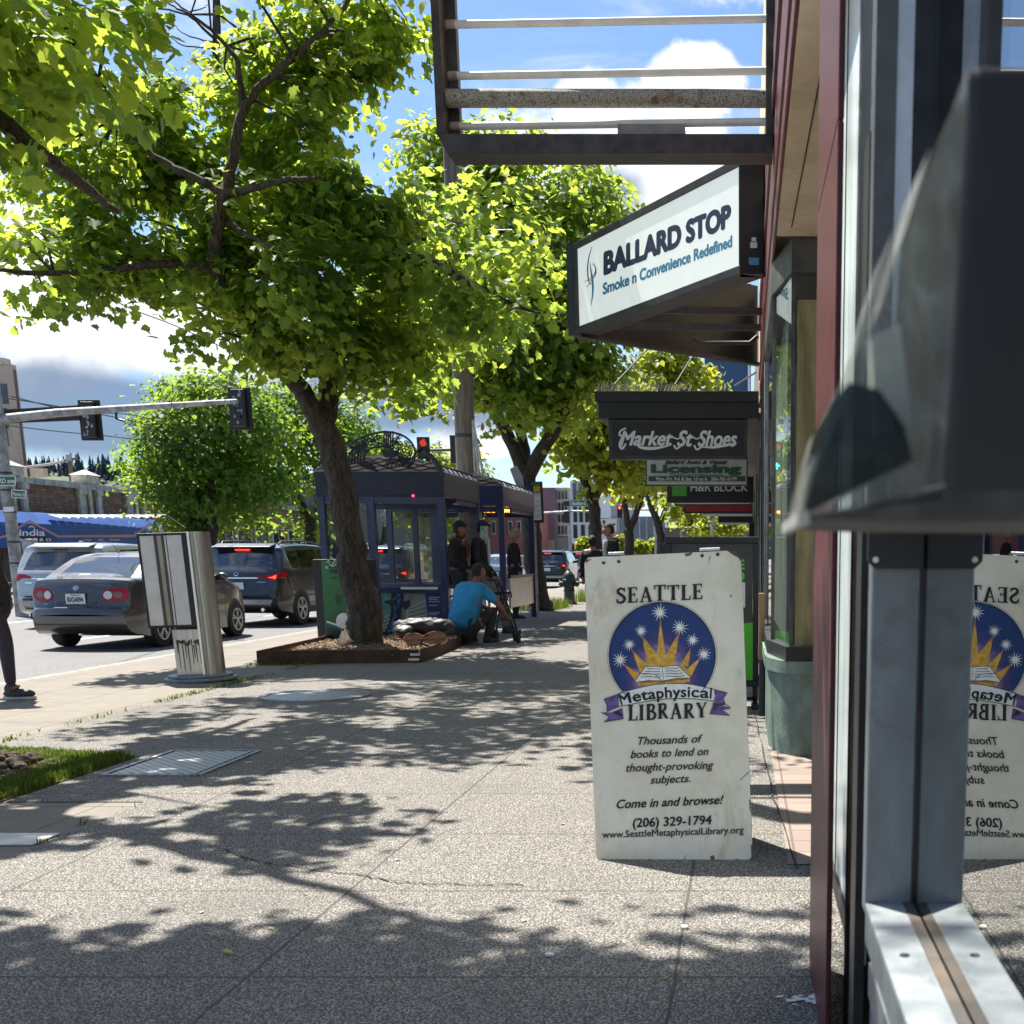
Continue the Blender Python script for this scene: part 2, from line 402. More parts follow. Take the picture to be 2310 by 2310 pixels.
# ------------------------------------------------------------------ grass and soil
def grass_mat():
    m = bpy.data.materials.new('grass_blades'); m.use_nodes = True; t = NT(m.node_tree); m.node_tree.nodes.clear()
    at_ = t.n('ShaderNodeAttribute', attribute_name='tone').outputs['Fac']
    c = t.mix(at_, (.045,.085,.018), (.16,.21,.045))
    d = t.n('ShaderNodeBsdfDiffuse', {'Color': c}).outputs[0]; tr = t.n('ShaderNodeBsdfTranslucent', {'Color': t.mix(.5, c, (.22,.30,.03))}).outputs[0]
    t.n('ShaderNodeOutputMaterial', {'Surface': t.n('ShaderNodeMixShader', {0: .45, 1: d, 2: tr}).outputs[0]}); return m
M_GRASS = grass_mat()
def grass(name, inside, bbox, n, hmin, hmax, z, seed, lean=.5):
    r = random.Random(seed); vs = []; fs = []; tone = []
    while len(fs) < n:
        x = r.uniform(bbox[0], bbox[1]); y = r.uniform(bbox[2], bbox[3])
        if not inside(x, y): continue
        k = r.randint(3, 7); tt = r.random()
        for _ in range(k):
            bx = x+r.gauss(0,.02); by = y+r.gauss(0,.02); hh = r.uniform(hmin, hmax); a = r.uniform(0, 2*pi); l = hh*r.uniform(.1, lean); w = r.uniform(.002,.005)
            dx, dy = cos(a), sin(a); i = len(vs)
            vs += [(bx-dy*w, by+dx*w, z), (bx+dy*w, by-dx*w, z), (bx+dx*l*.4+dy*w*.7, by+dy*l*.4-dx*w*.7, z+hh*.6), (bx+dx*l*.4-dy*w*.7, by+dy*l*.4+dx*w*.7, z+hh*.6), (bx+dx*l, by+dy*l, z+hh)]
            fs += [(i,i+1,i+2,i+3),(i+3,i+2,i+4)]; tt2 = min(1, max(0, tt+r.gauss(0,.2))); tone += [tt2]*2
    me = bpy.data.meshes.new(name); me.from_pydata(vs, [], fs); me.materials.append(M_GRASS)
    at_ = me.attributes.new('tone', 'FLOAT', 'FACE'); at_.data.foreach_set('value', tone)
    o = bpy.data.objects.new(name, me); COL.objects.link(o); return tag(o, kind='stuff')
m_soil = mat('soil', (.075,.055,.038), .95, var=.4, sc=30, bump=1.5, bsc=50)
mb = MB()
for k in range(620):
    a = rn.uniform(0, 2*pi); q = math.sqrt(rn.random()); x = -4.42+cos(a)*.75*q; y = 6.6+sin(a)*.9*q
    mb.ell((x,y,.0+.08*(1-q)), (rn.uniform(.015,.05), rn.uniform(.015,.05), rn.uniform(.01,.03)), 6, 4)
tag(mb.build('pit_soil', m_soil, smooth=180), kind='stuff')
mb = MB(); mb.poly([(-4.78,5.85,.006),(-3.64,5.85,.006),(-3.64,7.2,.006),(-4.78,7.5,.006)]); struct('tree_pit', mb, m_soil)
def pit(x, y): return -4.75 < x < -3.66 and 5.9 < y < 7.42-.25*(x+4.75) and ((x+4.45)**2/.40+(y-6.55)**2/.45 > rn.uniform(.6,1.1))
grass('pit_grass', pit, (-4.8,-3.6,5.8,7.5), 26000, .015, .06, .006, 5)
def tuft(x, y): return ((x+4.75)**2/.75**2+(y-28.6)**2/2.0**2) < rn.uniform(.4,1.0)
grass('verge_grass', tuft, (-5.6,-3.8,26.3,30.8), 9000, .06, .26, .004, 6)
def weeds(x, y): return rn.random() < .35
grass('kerb_weeds', lambda x, y: (abs(x+4.82) < .03 and rn.random() < .5*(1+sin(y*3.1)*sin(y*1.3+1))) or (13.45 < y < 13.62 and x < -4.95 and rn.random() < .9) or (abs(x+2.95) < .02 and y < 5.8 and rn.random() < .15),
      (-5.5,-2.9,3.2,13.7), 3400, .008, .04, .004, 8, 1.2)
grass('verge_weeds', lambda x, y: ((x+4.0)**2+(y-33)**2/2) < .5*rn.random(), (-4.9,-3.0,31,35), 3000, .1, .45, .0, 9)
# a few fallen bits of leaf and blossom
for k in range(14):
    p = gnd(rn.uniform(150, 1750), rn.uniform(1820, 2280), .0065); mb = MB(); a = rn.uniform(0, 6); r_ = rn.uniform(.010,.022)
    if p.x > .1: continue
    d = Vector((cos(a), sin(a), 0)); e = Vector((-d.y, d.x, 0)); mb.add([p-d*r_, p-e*r_*.45+d*r_*.2+Vector((0,0,.004)), p+d*r_*1.1+Vector((0,0,.002)), p+e*r_*.5+Vector((0,0,.003))], [(0,1,2,3)])
    tag(mb.build('fallen_leaf', mat('fallen_leaf_a', (.30,.28,.09), .8, var=.3, sc=60) if k % 2 else mat('fallen_leaf_b', (.42,.38,.28), .8, var=.2, sc=60), fix=False), 'tiny dry fallen leaf lying on the pebbled pavement in front', 'leaf', 'fallen leaves on the pavement')

# ================================================================== SANDWICH BOARD
m_black = mat('black_paint', (.014,.013,.014), .55, var=0)
m_ink = mat('sign_ink', (.010,.009,.010), .6, var=0)
def board_mat():
    m = bpy.data.materials.new('weathered_white_board'); m.use_nodes = True; t = NT(m.node_tree); b = m.node_tree.nodes['Principled BSDF']
    tc = t.n('ShaderNodeTexCoord').outputs['Object']
    v = t.vmath('MULTIPLY', tc, (1, 1, .35)).outputs[0]
    c = t.mix(t.ramp(t.noise(tc, 2.2, 6, .65), .35, .68), (.80,.75,.61), (.62,.56,.41))
    c = t.mix(t.math('MULTIPLY', t.ramp(t.noise(v, 9.0, 6, .7, .6), .56, .75), .6), c, (.50,.40,.24))
    c = t.mix(t.math('MULTIPLY', t.ramp(t.noise(v, 14.0, 7, .75), .58, .72), .55), c, (.38,.37,.33))
    c = t.mix(t.ramp(t.noise(t.vmath('MULTIPLY', tc, (1,1,.12)).outputs[0], 38.0, 8, .8, 1.0), .685, .72), c, (.10,.085,.06))
    c = t.mix(t.ramp(t.noise(t.vmath('ADD', tc, (7,3,1)).outputs[0], 24.0, 3, .5), .755, .775), c, (.05,.045,.04))
    t.link(c, b.inputs['Base Color']); b.inputs['Roughness'].default_value = .58
    bn = t.n('ShaderNodeBump', {'Strength': .55, 'Distance': .004, 'Height': t.noise(v, 22.0, 6, .7)}); t.link(bn.outputs[0], b.inputs['Normal']); return m
M_BOARD = board_mat()
m_ply = mat('raw_plywood', (.20,.11,.05), .85, var=.4, sc=30, bump=.6)
BY = 4.69; BL = at(1352, 1952, BY); BR = at(1699, 1926, BY); TL = at(1322, 1258, BY+.22); TR = at(1668, 1241, BY+.22)
bn_ = (BR-BL).cross(((TL+TR)/2-(BL+BR)/2)).normalized()
if bn_.y > 0: bn_ = -bn_
BP = Plane((BL+BR+TL+TR)/4, bn_)
def zb(x, y): return (1300+x/2.476, 1220+y/2.476)
def bp(x, y, off=.0012): return BP.hit(*zb(x, y), off)
sb = thing('sandwich_board', 'tall white painted sandwich board lettered for a library, standing on the pavement', 'sandwich board', (BL+BR)/2)
outline = [(45,125),(50,104),(66,94),(92,91),(250,83),(500,72),(690,63),(840,55),(872,57),(900,64),(914,82),(919,110),(930,330),(955,1000),(985,1735),(978,1768),(958,1782),(912,1786),(858,1800),(792,1806),(770,1810),(700,1812),(604,1815),(598,1808),(590,1816),(412,1815),(405,1806),(396,1817),(250,1822),(180,1815),(140,1802),(118,1780),(111,1750),(85,1100)]
front = [bp(x, y, 0) for x, y in outline]
mb = MB(); mb.ext(front, -bn_*.018, 0, 1); mb.build('front_panel', [M_BOARD, m_ply], sb)
ctr = (TL+TR)/2
ax = (TR-TL); ax.z = 0; ax.normalize(); back = Vector((ax.y, -ax.x, 0));
if back.y < 0: back = -back
def mirror_back(p):                       # the rear panel leans the other way from the same hinge line
    q = p-(TL-bn_*.0); d = back.dot(q); return p - back*(1.55*d) + back*.05
mb = MB(); mb.ext([mirror_back(p) for p in front], Vector(bn_.reflect(back))*-.018, 0, 1); mb.build('rear_panel', [M_BOARD, m_ply], sb)
m_hinge = mat('galvanised', (.62,.62,.60), .35, .9, var=.2, sc=40)
for x0, x1 in ((175,262),(688,800)):
    mb = MB(); a = bp(x0, 86-.045*(x0-170), 0); b = bp(x1, 86-.045*(x1-170), 0); up = Vector((0,0,.006))
    mb.bar(a+up+back*.028, b+up+back*.028, .07, .004); mb.tube([a+up+back*.028+Vector((0,0,.004)), b+up+back*.028+Vector((0,0,.004))], .005, 8)
    mb.build('hinge', m_hinge, sb)
for x, y, mm in ((153,122,m_black),(238,116,mat('rusty_bolt',(.14,.05,.025),.8,.3,var=.5,sc=60)),(703,83,m_black),(790,76,m_black)):
    mb = MB(); q = bn_.to_track_quat('Z', 'Y').to_matrix().to_4x4()
    mb.lathe(bp(x, y, 0), [(.0068,0),(.0066,.003),(.004,.0052),(.0008,.006)], 14, M=q); mb.build('bolt', mm, sb, smooth=60)
mb = MB()
for pl in ([(840,54),(872,56),(902,63),(915,82),(920,118),(903,92),(880,82)], [(604,72),(650,64),(640,82),(612,88)], [(746,1762),(768,1756),(782,1800),(757,1804)], [(845,1786),(905,1775),(912,1787),(858,1801),(846,1799)], [(598,1800),(604,1770),(612,1745),(606,1790)], [(965,1450),(972,1440),(974,1520),(968,1500)], [(398,1816),(402,1785),(410,1770),(416,1816)],[(240,1822),(300,1812),(330,1818),(300,1822)],[(690,1812),(705,1798),(720,1811)],[(118,1780),(128,1784),(150,1806),(138,1802)],[(975,1700),(985,1690),(985,1740),(978,1768)],[(45,125),(50,104),(66,94),(58,112)],[(733,145),(745,85),(752,84),(740,120)],[(90,100),(60,105),(52,130),(62,118)]):
    mb.poly([bp(x, y, .0009) for x, y in pl])
mb.build('chipped_edge', m_ply, sb, fix=False)
# artwork
def vcol_mat(name, rough=.6):
    m = bpy.data.materials.new(name); m.use_nodes = True; t = NT(m.node_tree); b = m.node_tree.nodes['Principled BSDF']
    a = t.n('ShaderNodeAttribute', attribute_name='paint').outputs['Color']; tc = t.n('ShaderNodeTexCoord').outputs['Object']
    t.link(t.mix(t.math('MULTIPLY', t.ramp(t.noise(tc, 30.0, 5, .7), .4, .7), .45), a, t.mix(1.0, a, (.55,.55,.6), 'MULTIPLY')), b.inputs['Base Color']); b.inputs['Roughness'].default_value = rough; return m
M_VCOL = vcol_mat('hand_painted')
def vcol(o, cols):
    a = o.data.attributes.new('paint', 'FLOAT_COLOR', 'POINT')
    for i, c in enumerate(cols): a.data[i].color = (*c, 1)
def lerp3(a, b, f): return tuple(x+(y-x)*f for x, y in zip(a, b))
N = 26; mb = MB(); cols = []; pts = []; idx = {}
rr = random.Random(4)
for j in range(N+1):
    yy = 345+(838-345)*j/N; hw = 296*math.sqrt(max(0, 1-((yy-640)/297)**2))
    for i in range(N+1):
        xx = 480-hw+2*hw*i/N; idx[i, j] = len(pts); pts.append(bp(xx, yy, .0006))
        d = math.hypot((xx-480)/330, (yy-790)/440)+rr.gauss(0, .03)
        c = lerp3((.52,.40,.58), (.13,.055,.20), min(1, max(0, (d-.24)/.26))); c = lerp3(c, (.008,.036,.15), min(1, max(0, (d-.40)/.26))); cols.append(c)
mb.add(pts, [(idx[i,j],idx[i,j+1],idx[i+1,j+1],idx[i+1,j]) for j in range(N) for i in range(N)])
o = mb.build('painted_disc', M_VCOL, sb, fix=False); vcol(o, cols)
class Art:
    def __init__(s, off): s.mb = MB(); s.off = off; s.k = 0
    def poly(s, pl): s.k += 1; s.mb.poly([bp(x, y, s.off+s.k*1.2e-5) for x, y in pl]); return s
    def line(s, pl, w0, w1=None, mid=None):
        w1 = w0 if w1 is None else w1; n = len(pl); L = []; Rr = []
        for i, (x, y) in enumerate(pl):
            a = pl[max(0, i-1)]; b = pl[min(n-1, i+1)]; dx, dy = b[0]-a[0], b[1]-a[1]; q = math.hypot(dx, dy) or 1
            f = i/(n-1); w = (w0+(w1-w0)*f)/2
            if mid: w = (w0 + (mid-w0)*sin(pi*f))/2
            L.append((x-dy/q*w, y+dx/q*w)); Rr.append((x+dy/q*w, y-dx/q*w))
        for i in range(n-1): s.poly([L[i], L[i+1], Rr[i+1], Rr[i]])
        return s
def cr(pl, n=6):                              # smooth curve through points
    out = []
    for i in range(len(pl)-1):
        p0 = pl[max(0, i-1)]; p1 = pl[i]; p2 = pl[i+1]; p3 = pl[min(len(pl)-1, i+2)]
        for k in range(n):
            t = k/n
            out.append(tuple(.5*((2*b)+(-a+c)*t+(2*a-5*b+4*c-d)*t*t+(-a+3*b-3*c+d)*t**3) for a, b, c, d in zip(p0, p1, p2, p3)))
    out.append(tuple(pl[-1])); return out
m_yel = mat('yellow_paint', (.60,.33,.035), .6, var=.25, sc=60); m_org = mat('orange_paint', (.50,.16,.03), .6, var=.2, sc=60)
m_whi = mat('white_paint', (.76,.75,.70), .6, var=.08, sc=40); m_pur = mat('purple_paint', (.13,.075,.24), .6, var=.35, sc=45); m_dpur = mat('dark_purple_paint', (.03,.02,.05), .6, var=.2)
A = Art(.0009)
rays = [((262,686),(352,742),(330,785)),((310,608),(396,690),(358,740)),((367,528),(455,638),(398,700)),((470,428),(498,642),(450,642)),((577,506),(546,700),(498,640)),((640,598),(625,700),(578,700)),((697,648),(645,752),(612,722))]
for r_ in rays: A.poly(r_)
A.poly([(398,694),(452,636),(478,652),(499,638),(546,694),(600,695),(640,752),(632,785),(590,792),(480,800),(355,813),(330,784),(352,740),(362,732)])
A.mb.build('painted_rays', m_yel, sb, fix=False)
A = Art(.0013)
for (t0, a, b) in rays:
    f = .26; A.poly([t0, (t0[0]+(a[0]-t0[0])*f, t0[1]+(a[1]-t0[1])*f), (t0[0]+(b[0]-t0[0])*f, t0[1]+(b[1]-t0[1])*f)])
A.mb.build('painted_ray_tips', m_org, sb, fix=False)
for x, y, r_ in ((466,400,55),(362,505,42),(296,580,42),(245,665,50),(578,483,52),(650,555,44),(712,635,47)):
    A = Art(.0015); pl = []; ns = 13; ph = rr.random()
    for k in range(ns*2):
        a = pi*(k+ph)/ns; q = r_*(rr.uniform(.75,1.05) if k % 2 == 0 else .27); pl.append((x+cos(a)*q, y+sin(a)*q))
    for k in range(0, ns*2, 2): A.poly([pl[k-1], pl[k], pl[(k+1) % (2*ns)], (x, y)])
    A.mb.build('painted_star', m_whi, sb, fix=False)
A = Art(.0018)
A.poly([(385,703),(430,700),(480,705),(487,782),(400,780),(325,790)]); A.poly([(480,705),(525,697),(570,697),(640,765),(560,768),(487,782)])
A.mb.build('painted_book', m_whi, sb, fix=False)
A = Art(.0021)
for pl in ([(385,703),(430,700),(480,705),(487,782),(400,780),(325,790),(385,703)], [(480,705),(525,697),(570,697),(640,765),(560,768),(487,782)], [(325,790),(400,788),(485,788),(560,776),(640,768)], [(352,740),(440,745),(484,790)]): A.line(pl, 3.5)
for k in range(4):
    y = 714+k*15; A.line(cr([(395-k*11,y+2),(420-k*6,y-1),(445,y+2),(468+k,y)]), 3.2); A.line(cr([(495+k,y),(520,y-4),(548+k*4,y-1),(572+k*11,y-6)]), 3.2)
A.line([(480+297*cos(a*pi/40), 640+298*sin(a*pi/40)) for a in range(-52, 10)], 4)
A.line([(480+306*cos(a*pi/40), 640+306*sin(a*pi/40)) for a in range(-50, 8)], 1.5)
A.mb.build('painted_outline', m_ink, sb, fix=False)
A = Art(.0023)
top = cr([(240,852),(330,826),(420,806),(500,798),(580,797),(660,805),(770,830)]); bot = cr([(240,926),(330,908),(420,893),(500,883),(580,880),(660,883),(770,895)])
for i in range(len(top)-1): A.poly([top[i], bot[i], bot[i+1], top[i+1]])
A.mb.build('banner', m_whi, sb, fix=False)
A = Art(.0026); A.poly([(155,885),(250,850),(235,880),(238,925),(170,955),(172,915)]); A.mb.build('banner_end', m_pur, sb, fix=False); A = Art(.0026); A.poly([(762,829),(845,850),(820,880),(835,912),(765,896),(778,865)]); A.mb.build('banner_end', m_pur, sb, fix=False)
A = Art(.0026); A.poly([(140,958),(200,958),(258,936),(265,993),(155,1012),(185,982)]); A.mb.build('banner_tail', m_pur, sb, fix=False); A = Art(.0026); A.poly([(765,903),(862,935),(815,944),(857,975),(745,966)])
A.mb.build('banner_tail', m_pur, sb, fix=False)
A = Art(.0030)
A.poly([(202,956),(258,934),(240,950),(262,985),(228,972)]); A.poly([(765,903),(838,914),(790,925),(758,955),(770,925)])
for pl in (top, bot, [(155,885),(250,850)], [(155,885),(172,915),(170,955),(238,925)], [(140,958),(185,982),(155,1012),(265,993)], [(770,830),(845,850),(820,880),(835,912),(765,896)], [(862,935),(815,944),(857,975),(745,966)], [(838,914),(862,935)]): A.line(pl, 4)
A.mb.build('banner_outline', m_dpur, sb, fix=False)
# hand-cut serif capitals: strokes (x, y up, cap height 1)
H, T_ = .185, .085
GL = {
 'S': (.62, [(cr([(.52,.80),(.42,.93),(.25,.95),(.13,.85),(.14,.70),(.30,.56),(.47,.42),(.54,.26),(.46,.10),(.28,.03),(.13,.09),(.08,.22)]), T_, T_, .17), ([(.53,.98),(.53,.72)], .07, .05), ([(.065,.02),(.065,.30)], .05, .07)]),
 'E': (.66, [([(.17,0),(.17,1)], H), ([(.0,.03),(.58,.03)], .07), ([(.0,.97),(.56,.97)], .07), ([(.2,.52),(.46,.52)], .07), ([(.57,.0),(.60,.26)], .09, .05), ([(.55,1.0),(.57,.76)], .08, .05), ([(.46,.40),(.46,.63)], .055)]),
 'A': (.80, [([(.39,1.02),(.12,.03)], .085), ([(.38,1.02),(.66,.02)], .17), ([(.20,.34),(.56,.34)], .065), ([(.0,.03),(.24,.03)], .06), ([(.5,.03),(.80,.03)], .06)]),
 'T': (.74, [([(.36,0),(.36,1)], H), ([(.03,.965),(.70,.965)], .075), ([(.03,1.0),(.05,.70)], .09, .05), ([(.70,1.0),(.68,.70)], .09, .05), ([(.2,.03),(.53,.03)], .06)]),
 'L': (.62, [([(.17,0),(.17,1)], H), ([(0,.97),(.35,.97)], .06), ([(0,.03),(.56,.03)], .07), ([(.55,0),(.59,.28)], .09, .05)]),
 'I': (.36, [([(.17,0),(.17,1)], H), ([(.0,.97),(.34,.97)], .06), ([(.0,.03),(.34,.03)], .06)]),
 'B': (.68, [([(.17,0),(.17,1)], H), (cr([(.02,.965),(.36,.965),(.50,.90),(.52,.76),(.44,.60),(.20,.53)]), .065, .065, .15), (cr([(.20,.53),(.46,.50),(.60,.38),(.59,.17),(.44,.05),(.02,.035)]), .065, .065, .16)]),
 'R': (.74, [([(.17,0),(.17,1)], H), (cr([(.02,.965),(.36,.965),(.51,.88),(.52,.72),(.42,.55),(.20,.50)]), .065, .065, .15), ([(.32,.50),(.62,.03)], .15), ([(0,.03),(.34,.03)], .06), ([(.55,.03),(.75,.03)], .06)]),
 'Y': (.72, [([(.36,.48),(.36,0)], H), ([(.10,.98),(.37,.45)], .155), ([(.64,.98),(.37,.45)], .075), ([(0,.97),(.27,.97)], .06), ([(.52,.97),(.74,.97)], .06), ([(.2,.03),(.53,.03)], .06)]),
}
def capitals(A, word, x0, y0, x1, y1, cap, jig=.0, seed=1):
    r_ = random.Random(seed); wid = sum(GL[c][0]+.10 for c in word)-.10; kx = (x1-x0)/wid; pen = 0
    for c in word:
        w, sts = GL[c]; dj = r_.uniform(-jig, jig)*cap; sj = r_.uniform(.97, 1.05)
        for st in sts:
            pl = st[0]; ws = [v*cap*1.16 for v in st[1:]]
            A.line([(x0+(pen+x)*kx, y0+(y1-y0)*(pen+x)/wid-y*cap*sj+dj) for x, y in pl], ws[0], ws[1] if len(ws) > 1 else None, ws[2] if len(ws) > 2 else None)
        pen += w+.10
A = Art(.0034)
capitals(A, 'SEATTLE', 222, 351, 708, 322, 84, .03, 3); A.mb.build('lettering_line', m_ink, sb, fix=False); A = Art(.0034)
capitals(A, 'LIBRARY', 290, 1004, 730, 985, 84, .03, 5); A.mb.build('lettering_line', m_ink, sb, fix=False); lt = MB()
base = cr([(250,917),(330,898),(420,884),(500,876),(580,872),(660,873),(755,880)], 8)
def arc(x, y):
    f = min(len(base)-1.001, max(0, x*(len(base)-1))); i = int(f); q = f-i
    bx = base[i][0]+(base[i+1][0]-base[i][0])*q; by = base[i][1]+(base[i+1][1]-base[i][1])*q
    dx = base[i+1][0]-base[i][0]; dy = base[i+1][1]-base[i][1]; l = math.hypot(dx, dy); return bp(bx+dy/l*y*62, by-dx/l*y*62, .0036)
write(lt, 'Metaphysical', arc, bold=.03, space=1.05); lt.build('lettering_line', m_ink, sb, fix=False)
def bl(txt, x0, y0, x1, y1, cap, sh=.28, bold=.016, **k):
    lq = MB(); write(lq, txt, lambda x, y: bp(x0+(x1-x0)*x + (0.0)*y, y0+(y1-y0)*x-cap*y, .0034), bold=bold, shear=sh, **k); lq.build('lettering_line', m_ink, sb, fix=False)
bl('Thousands of', 345, 1140, 707, 1125, 46); bl('books to lend on', 303, 1214, 740, 1196, 46); bl('thought-provoking', 278, 1290, 768, 1272, 46)
bl('subjects.', 413, 1357, 638, 1347, 46); bl('Come in and browse!', 225, 1495, 823, 1468, 50, bold=.024); bl('(206) 329-1794', 315, 1600, 757, 1582, 52, .05, .026)
bl('www.SeattleMetaphysicalLibrary.org', 145, 1660, 935, 1632, 40, .0, .014)
mb = MB()
for pl in ([(912,1336),(918,1338),(962,1296),(962,1288)],): mb.poly([bp(x, y, .001) for x, y in pl])
mb.build('blue_scuff', mat('blue_scuff', (.08,.15,.22), .7, var=.3), sb, fix=False)

# ================================================================== SHOPFRONTS ON THE RIGHT
m_maroon = mat('maroon_paint', (.105,.018,.022), .42, var=.22, sc=14, bump=.15)
m_pinkm = mat('faded_maroon_paint', (.30,.13,.125), .5, var=.2, sc=20)
def grime_mat(name, c0, c1, rough, metal):
    m = bpy.data.materials.new(name); m.use_nodes = True; t = NT(m.node_tree); b = m.node_tree.nodes['Principled BSDF']; tc = t.n('ShaderNodeTexCoord').outputs['Object']
    c = t.mix(t.ramp(t.noise(t.vmath('MULTIPLY', tc, (1,1,.3)).outputs[0], 9.0, 6, .65), .35, .68), c0, c1)
    c = t.mix(t.math('MULTIPLY', t.ramp(t.noise(tc, 4.0, 7, .75, .5), .52, .70), .55), c, (.075,.08,.082))
    c = t.mix(t.ramp(t.noise(tc, 55.0, 4, .7), .70, .73), c, (.06,.035,.022)); c = t.mix(t.math('MULTIPLY', t.ramp(t.noise(t.vmath('MULTIPLY', tc, (1,1,.05)).outputs[0], 60.0, 5, .7), .62, .72), .4), c, (.42,.46,.48))
    t.link(c, b.inputs['Base Color']); b.inputs['Metallic'].default_value = metal; t.link(t.math('ADD', rough, t.math('MULTIPLY', t.noise(tc, 14.0, 5, .7), .3)), b.inputs['Roughness'])
    bn = t.n('ShaderNodeBump', {'Strength': .5, 'Distance': .003, 'Height': t.noise(tc, 24.0, 6, .7)}); t.link(bn.outputs[0], b.inputs['Normal']); return m
m_alu = grime_mat('worn_blue_grey_frame', (.14,.16,.175), (.20,.225,.235), .3, .3); M_SILL = grime_mat('scuffed_sill', (.26,.29,.31), (.40,.43,.45), .22, .35)
m_alud = mat('dark_window_frame', (.022,.022,.024), .45, .2, var=.3, sc=14)
m_rust = mat('rust_streak', (.13,.055,.02), .85, var=.5, sc=40)
m_stucco = mat('tan_stucco', (.66,.54,.38), .85, var=.1, sc=5, bump=.25, bsc=60)
m_green = mat('green_stall_paint', (.13,.19,.155), .6, var=.25, sc=5, bump=.35, bsc=40)
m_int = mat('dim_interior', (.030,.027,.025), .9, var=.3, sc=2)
G_NEAR = glass_mat('reflective_shop_glass', (.30,.33,.33), 5.5, .004, .35)
G_BAY = glass_mat('bay_glass', (.90,.94,.90), 1.5, .01, .92)
G_PALE = mat('pale_window_film', (.72,.80,.79), .22, 0, var=.25, sc=3, stretch=(1,1,.25), spec=.9)
lib = thing('library_shopfront', 'maroon framed shopfront with large reflective windows at the right edge', 'shopfront', (.4, 1, 0))
GX = .288
MB().box(.205,.285,2.0,2.055,.58,1.262).build('window_post', m_alu, lib, bevel=.004)
MB().box(.195,.226,2.0,2.05,1.262,3.6).build('upper_post', mat('slate_frame', (.10,.105,.11), .5, .2, var=.2), lib); MB().box(.227,.252,2.003,2.05,1.262,3.6).build('upper_bead', mat('pale_blue_bead', (.50,.56,.62), .4, .2, var=.1), lib); MB().box(.2525,.286,2.005,2.05,1.262,3.6).build('upper_gasket', m_alud, lib)
mb = MB(); mb.box(.283,.32,2.0,2.055,.0,3.6); mb.box(.216,.236,2.30,2.40,.02,1.9); mb.build('gasket', m_alud, lib)
wn = tag(MB().box(.205,.287,-2,1.998,.53,.60).build('window_sill', m_alu, lib, bevel=.006))
mb = MB(); mb.box(.205,.282,-2,1.998,.598,.6022); mb.build('sill_cap', M_SILL, wn)
mb = MB(); mb.box(.268,.286,-2,1.995,.6022,.604); mb.build('rust_line', mat('dirty_track', (.04,.036,.032), .7, var=.5, sc=9, col2=(.10,.075,.055)), wn)
for yy in (1.72, .6):
    mb = MB(); mb.lathe((.236,yy,.6022), [(.008,0),(.007,.002),(.001,.003)], 12); mb.build('screw', m_alud, wn)
mb = MB(); mb.box(.217,.26,-2,2.0,.02,.528); mb.box(.212,.217,-2,1.99,.44,.50); mb.build('kick_panel', mat('grey_kick_panel', (.14,.155,.165), .5, .2, var=.2), lib)
p_ = MB().box(GX,GX+.006,-2,1.998,.604,1.25).build('window_pane', G_NEAR, lib)
MB().box(GX,GX+.006,-2,1.998,1.252,3.6).build('upper_pane', glass_mat('dim_shop_glass', (.8,.8,.8), 1.25, .01, .8), lib)
p_ = MB().box(GX,GX+.006,-2,2.2,.0,.52).build('lower_pane', G_NEAR, lib)
mb = MB(); mb.box(.249,.270,2.86,2.92,.35,1.3); MB().box(.249,.270,2.86,2.92,1.301,3.6).build('upper_jamb', G_PALE, lib); mb.build('jamb', mat('tan_rusty_jamb', (.36,.28,.21), .7, var=.5, sc=12, stretch=(1,1,.3), col2=(.16,.09,.05)), lib)
mb = MB(); mb.box(.249,.270,2.86,2.92,.0,.348); mb.build('jamb_foot', m_alud, lib)
mb = MB(); mb.box(.190,.203,2.72,3.42,.0,2.05); mb.box(.190,.203,2.72,3.42,2.055,3.6); mb.build('maroon_post', m_maroon, lib, bevel=.003)
p_ = MB().box(.300,.306,2.93,4.55,.17,3.6).build('door_pane', G_PALE, lib)
mb = MB(); mb.box(.292,.312,2.93,4.6,.10,.168); mb.box(.292,.312,4.56,4.6,.17,3.6); mb.build('door_rail', m_alud, lib)
for yy in (3.3, 3.9): MB().box(.2975,.3,yy,yy+.012,.17,3.6).build('pane_seam', m_alud, lib)
# room behind the glass, curtains, upper wall
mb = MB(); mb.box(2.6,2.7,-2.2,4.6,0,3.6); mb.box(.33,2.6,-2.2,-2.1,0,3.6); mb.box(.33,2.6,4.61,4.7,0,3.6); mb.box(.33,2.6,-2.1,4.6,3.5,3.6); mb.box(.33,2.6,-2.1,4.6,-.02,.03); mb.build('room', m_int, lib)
m_curt = mat('striped_curtain', (.12,.10,.085), .9, var=.35, sc=30, stretch=(1,1,.02), col2=(.035,.03,.028))
mb = MB(); n = 60
for i in range(n):
    y0 = -1.6+3.5*i/n; y1 = -1.6+3.5*(i+1)/n; a0 = .55+.03*sin(i*1.3); a1 = .55+.03*sin((i+1)*1.3); mb.add([(a0,y0,1.5),(a1,y1,1.5),(a1,y1,3.5),(a0,y0,3.5)], [(0,1,2,3)])
mb.build('curtain', m_curt, lib)
mb = MB(); mb.box(.2,2.7,-2.2,2.6,3.6,7.5); mb.build('upper_wall', m_stucco, lib)

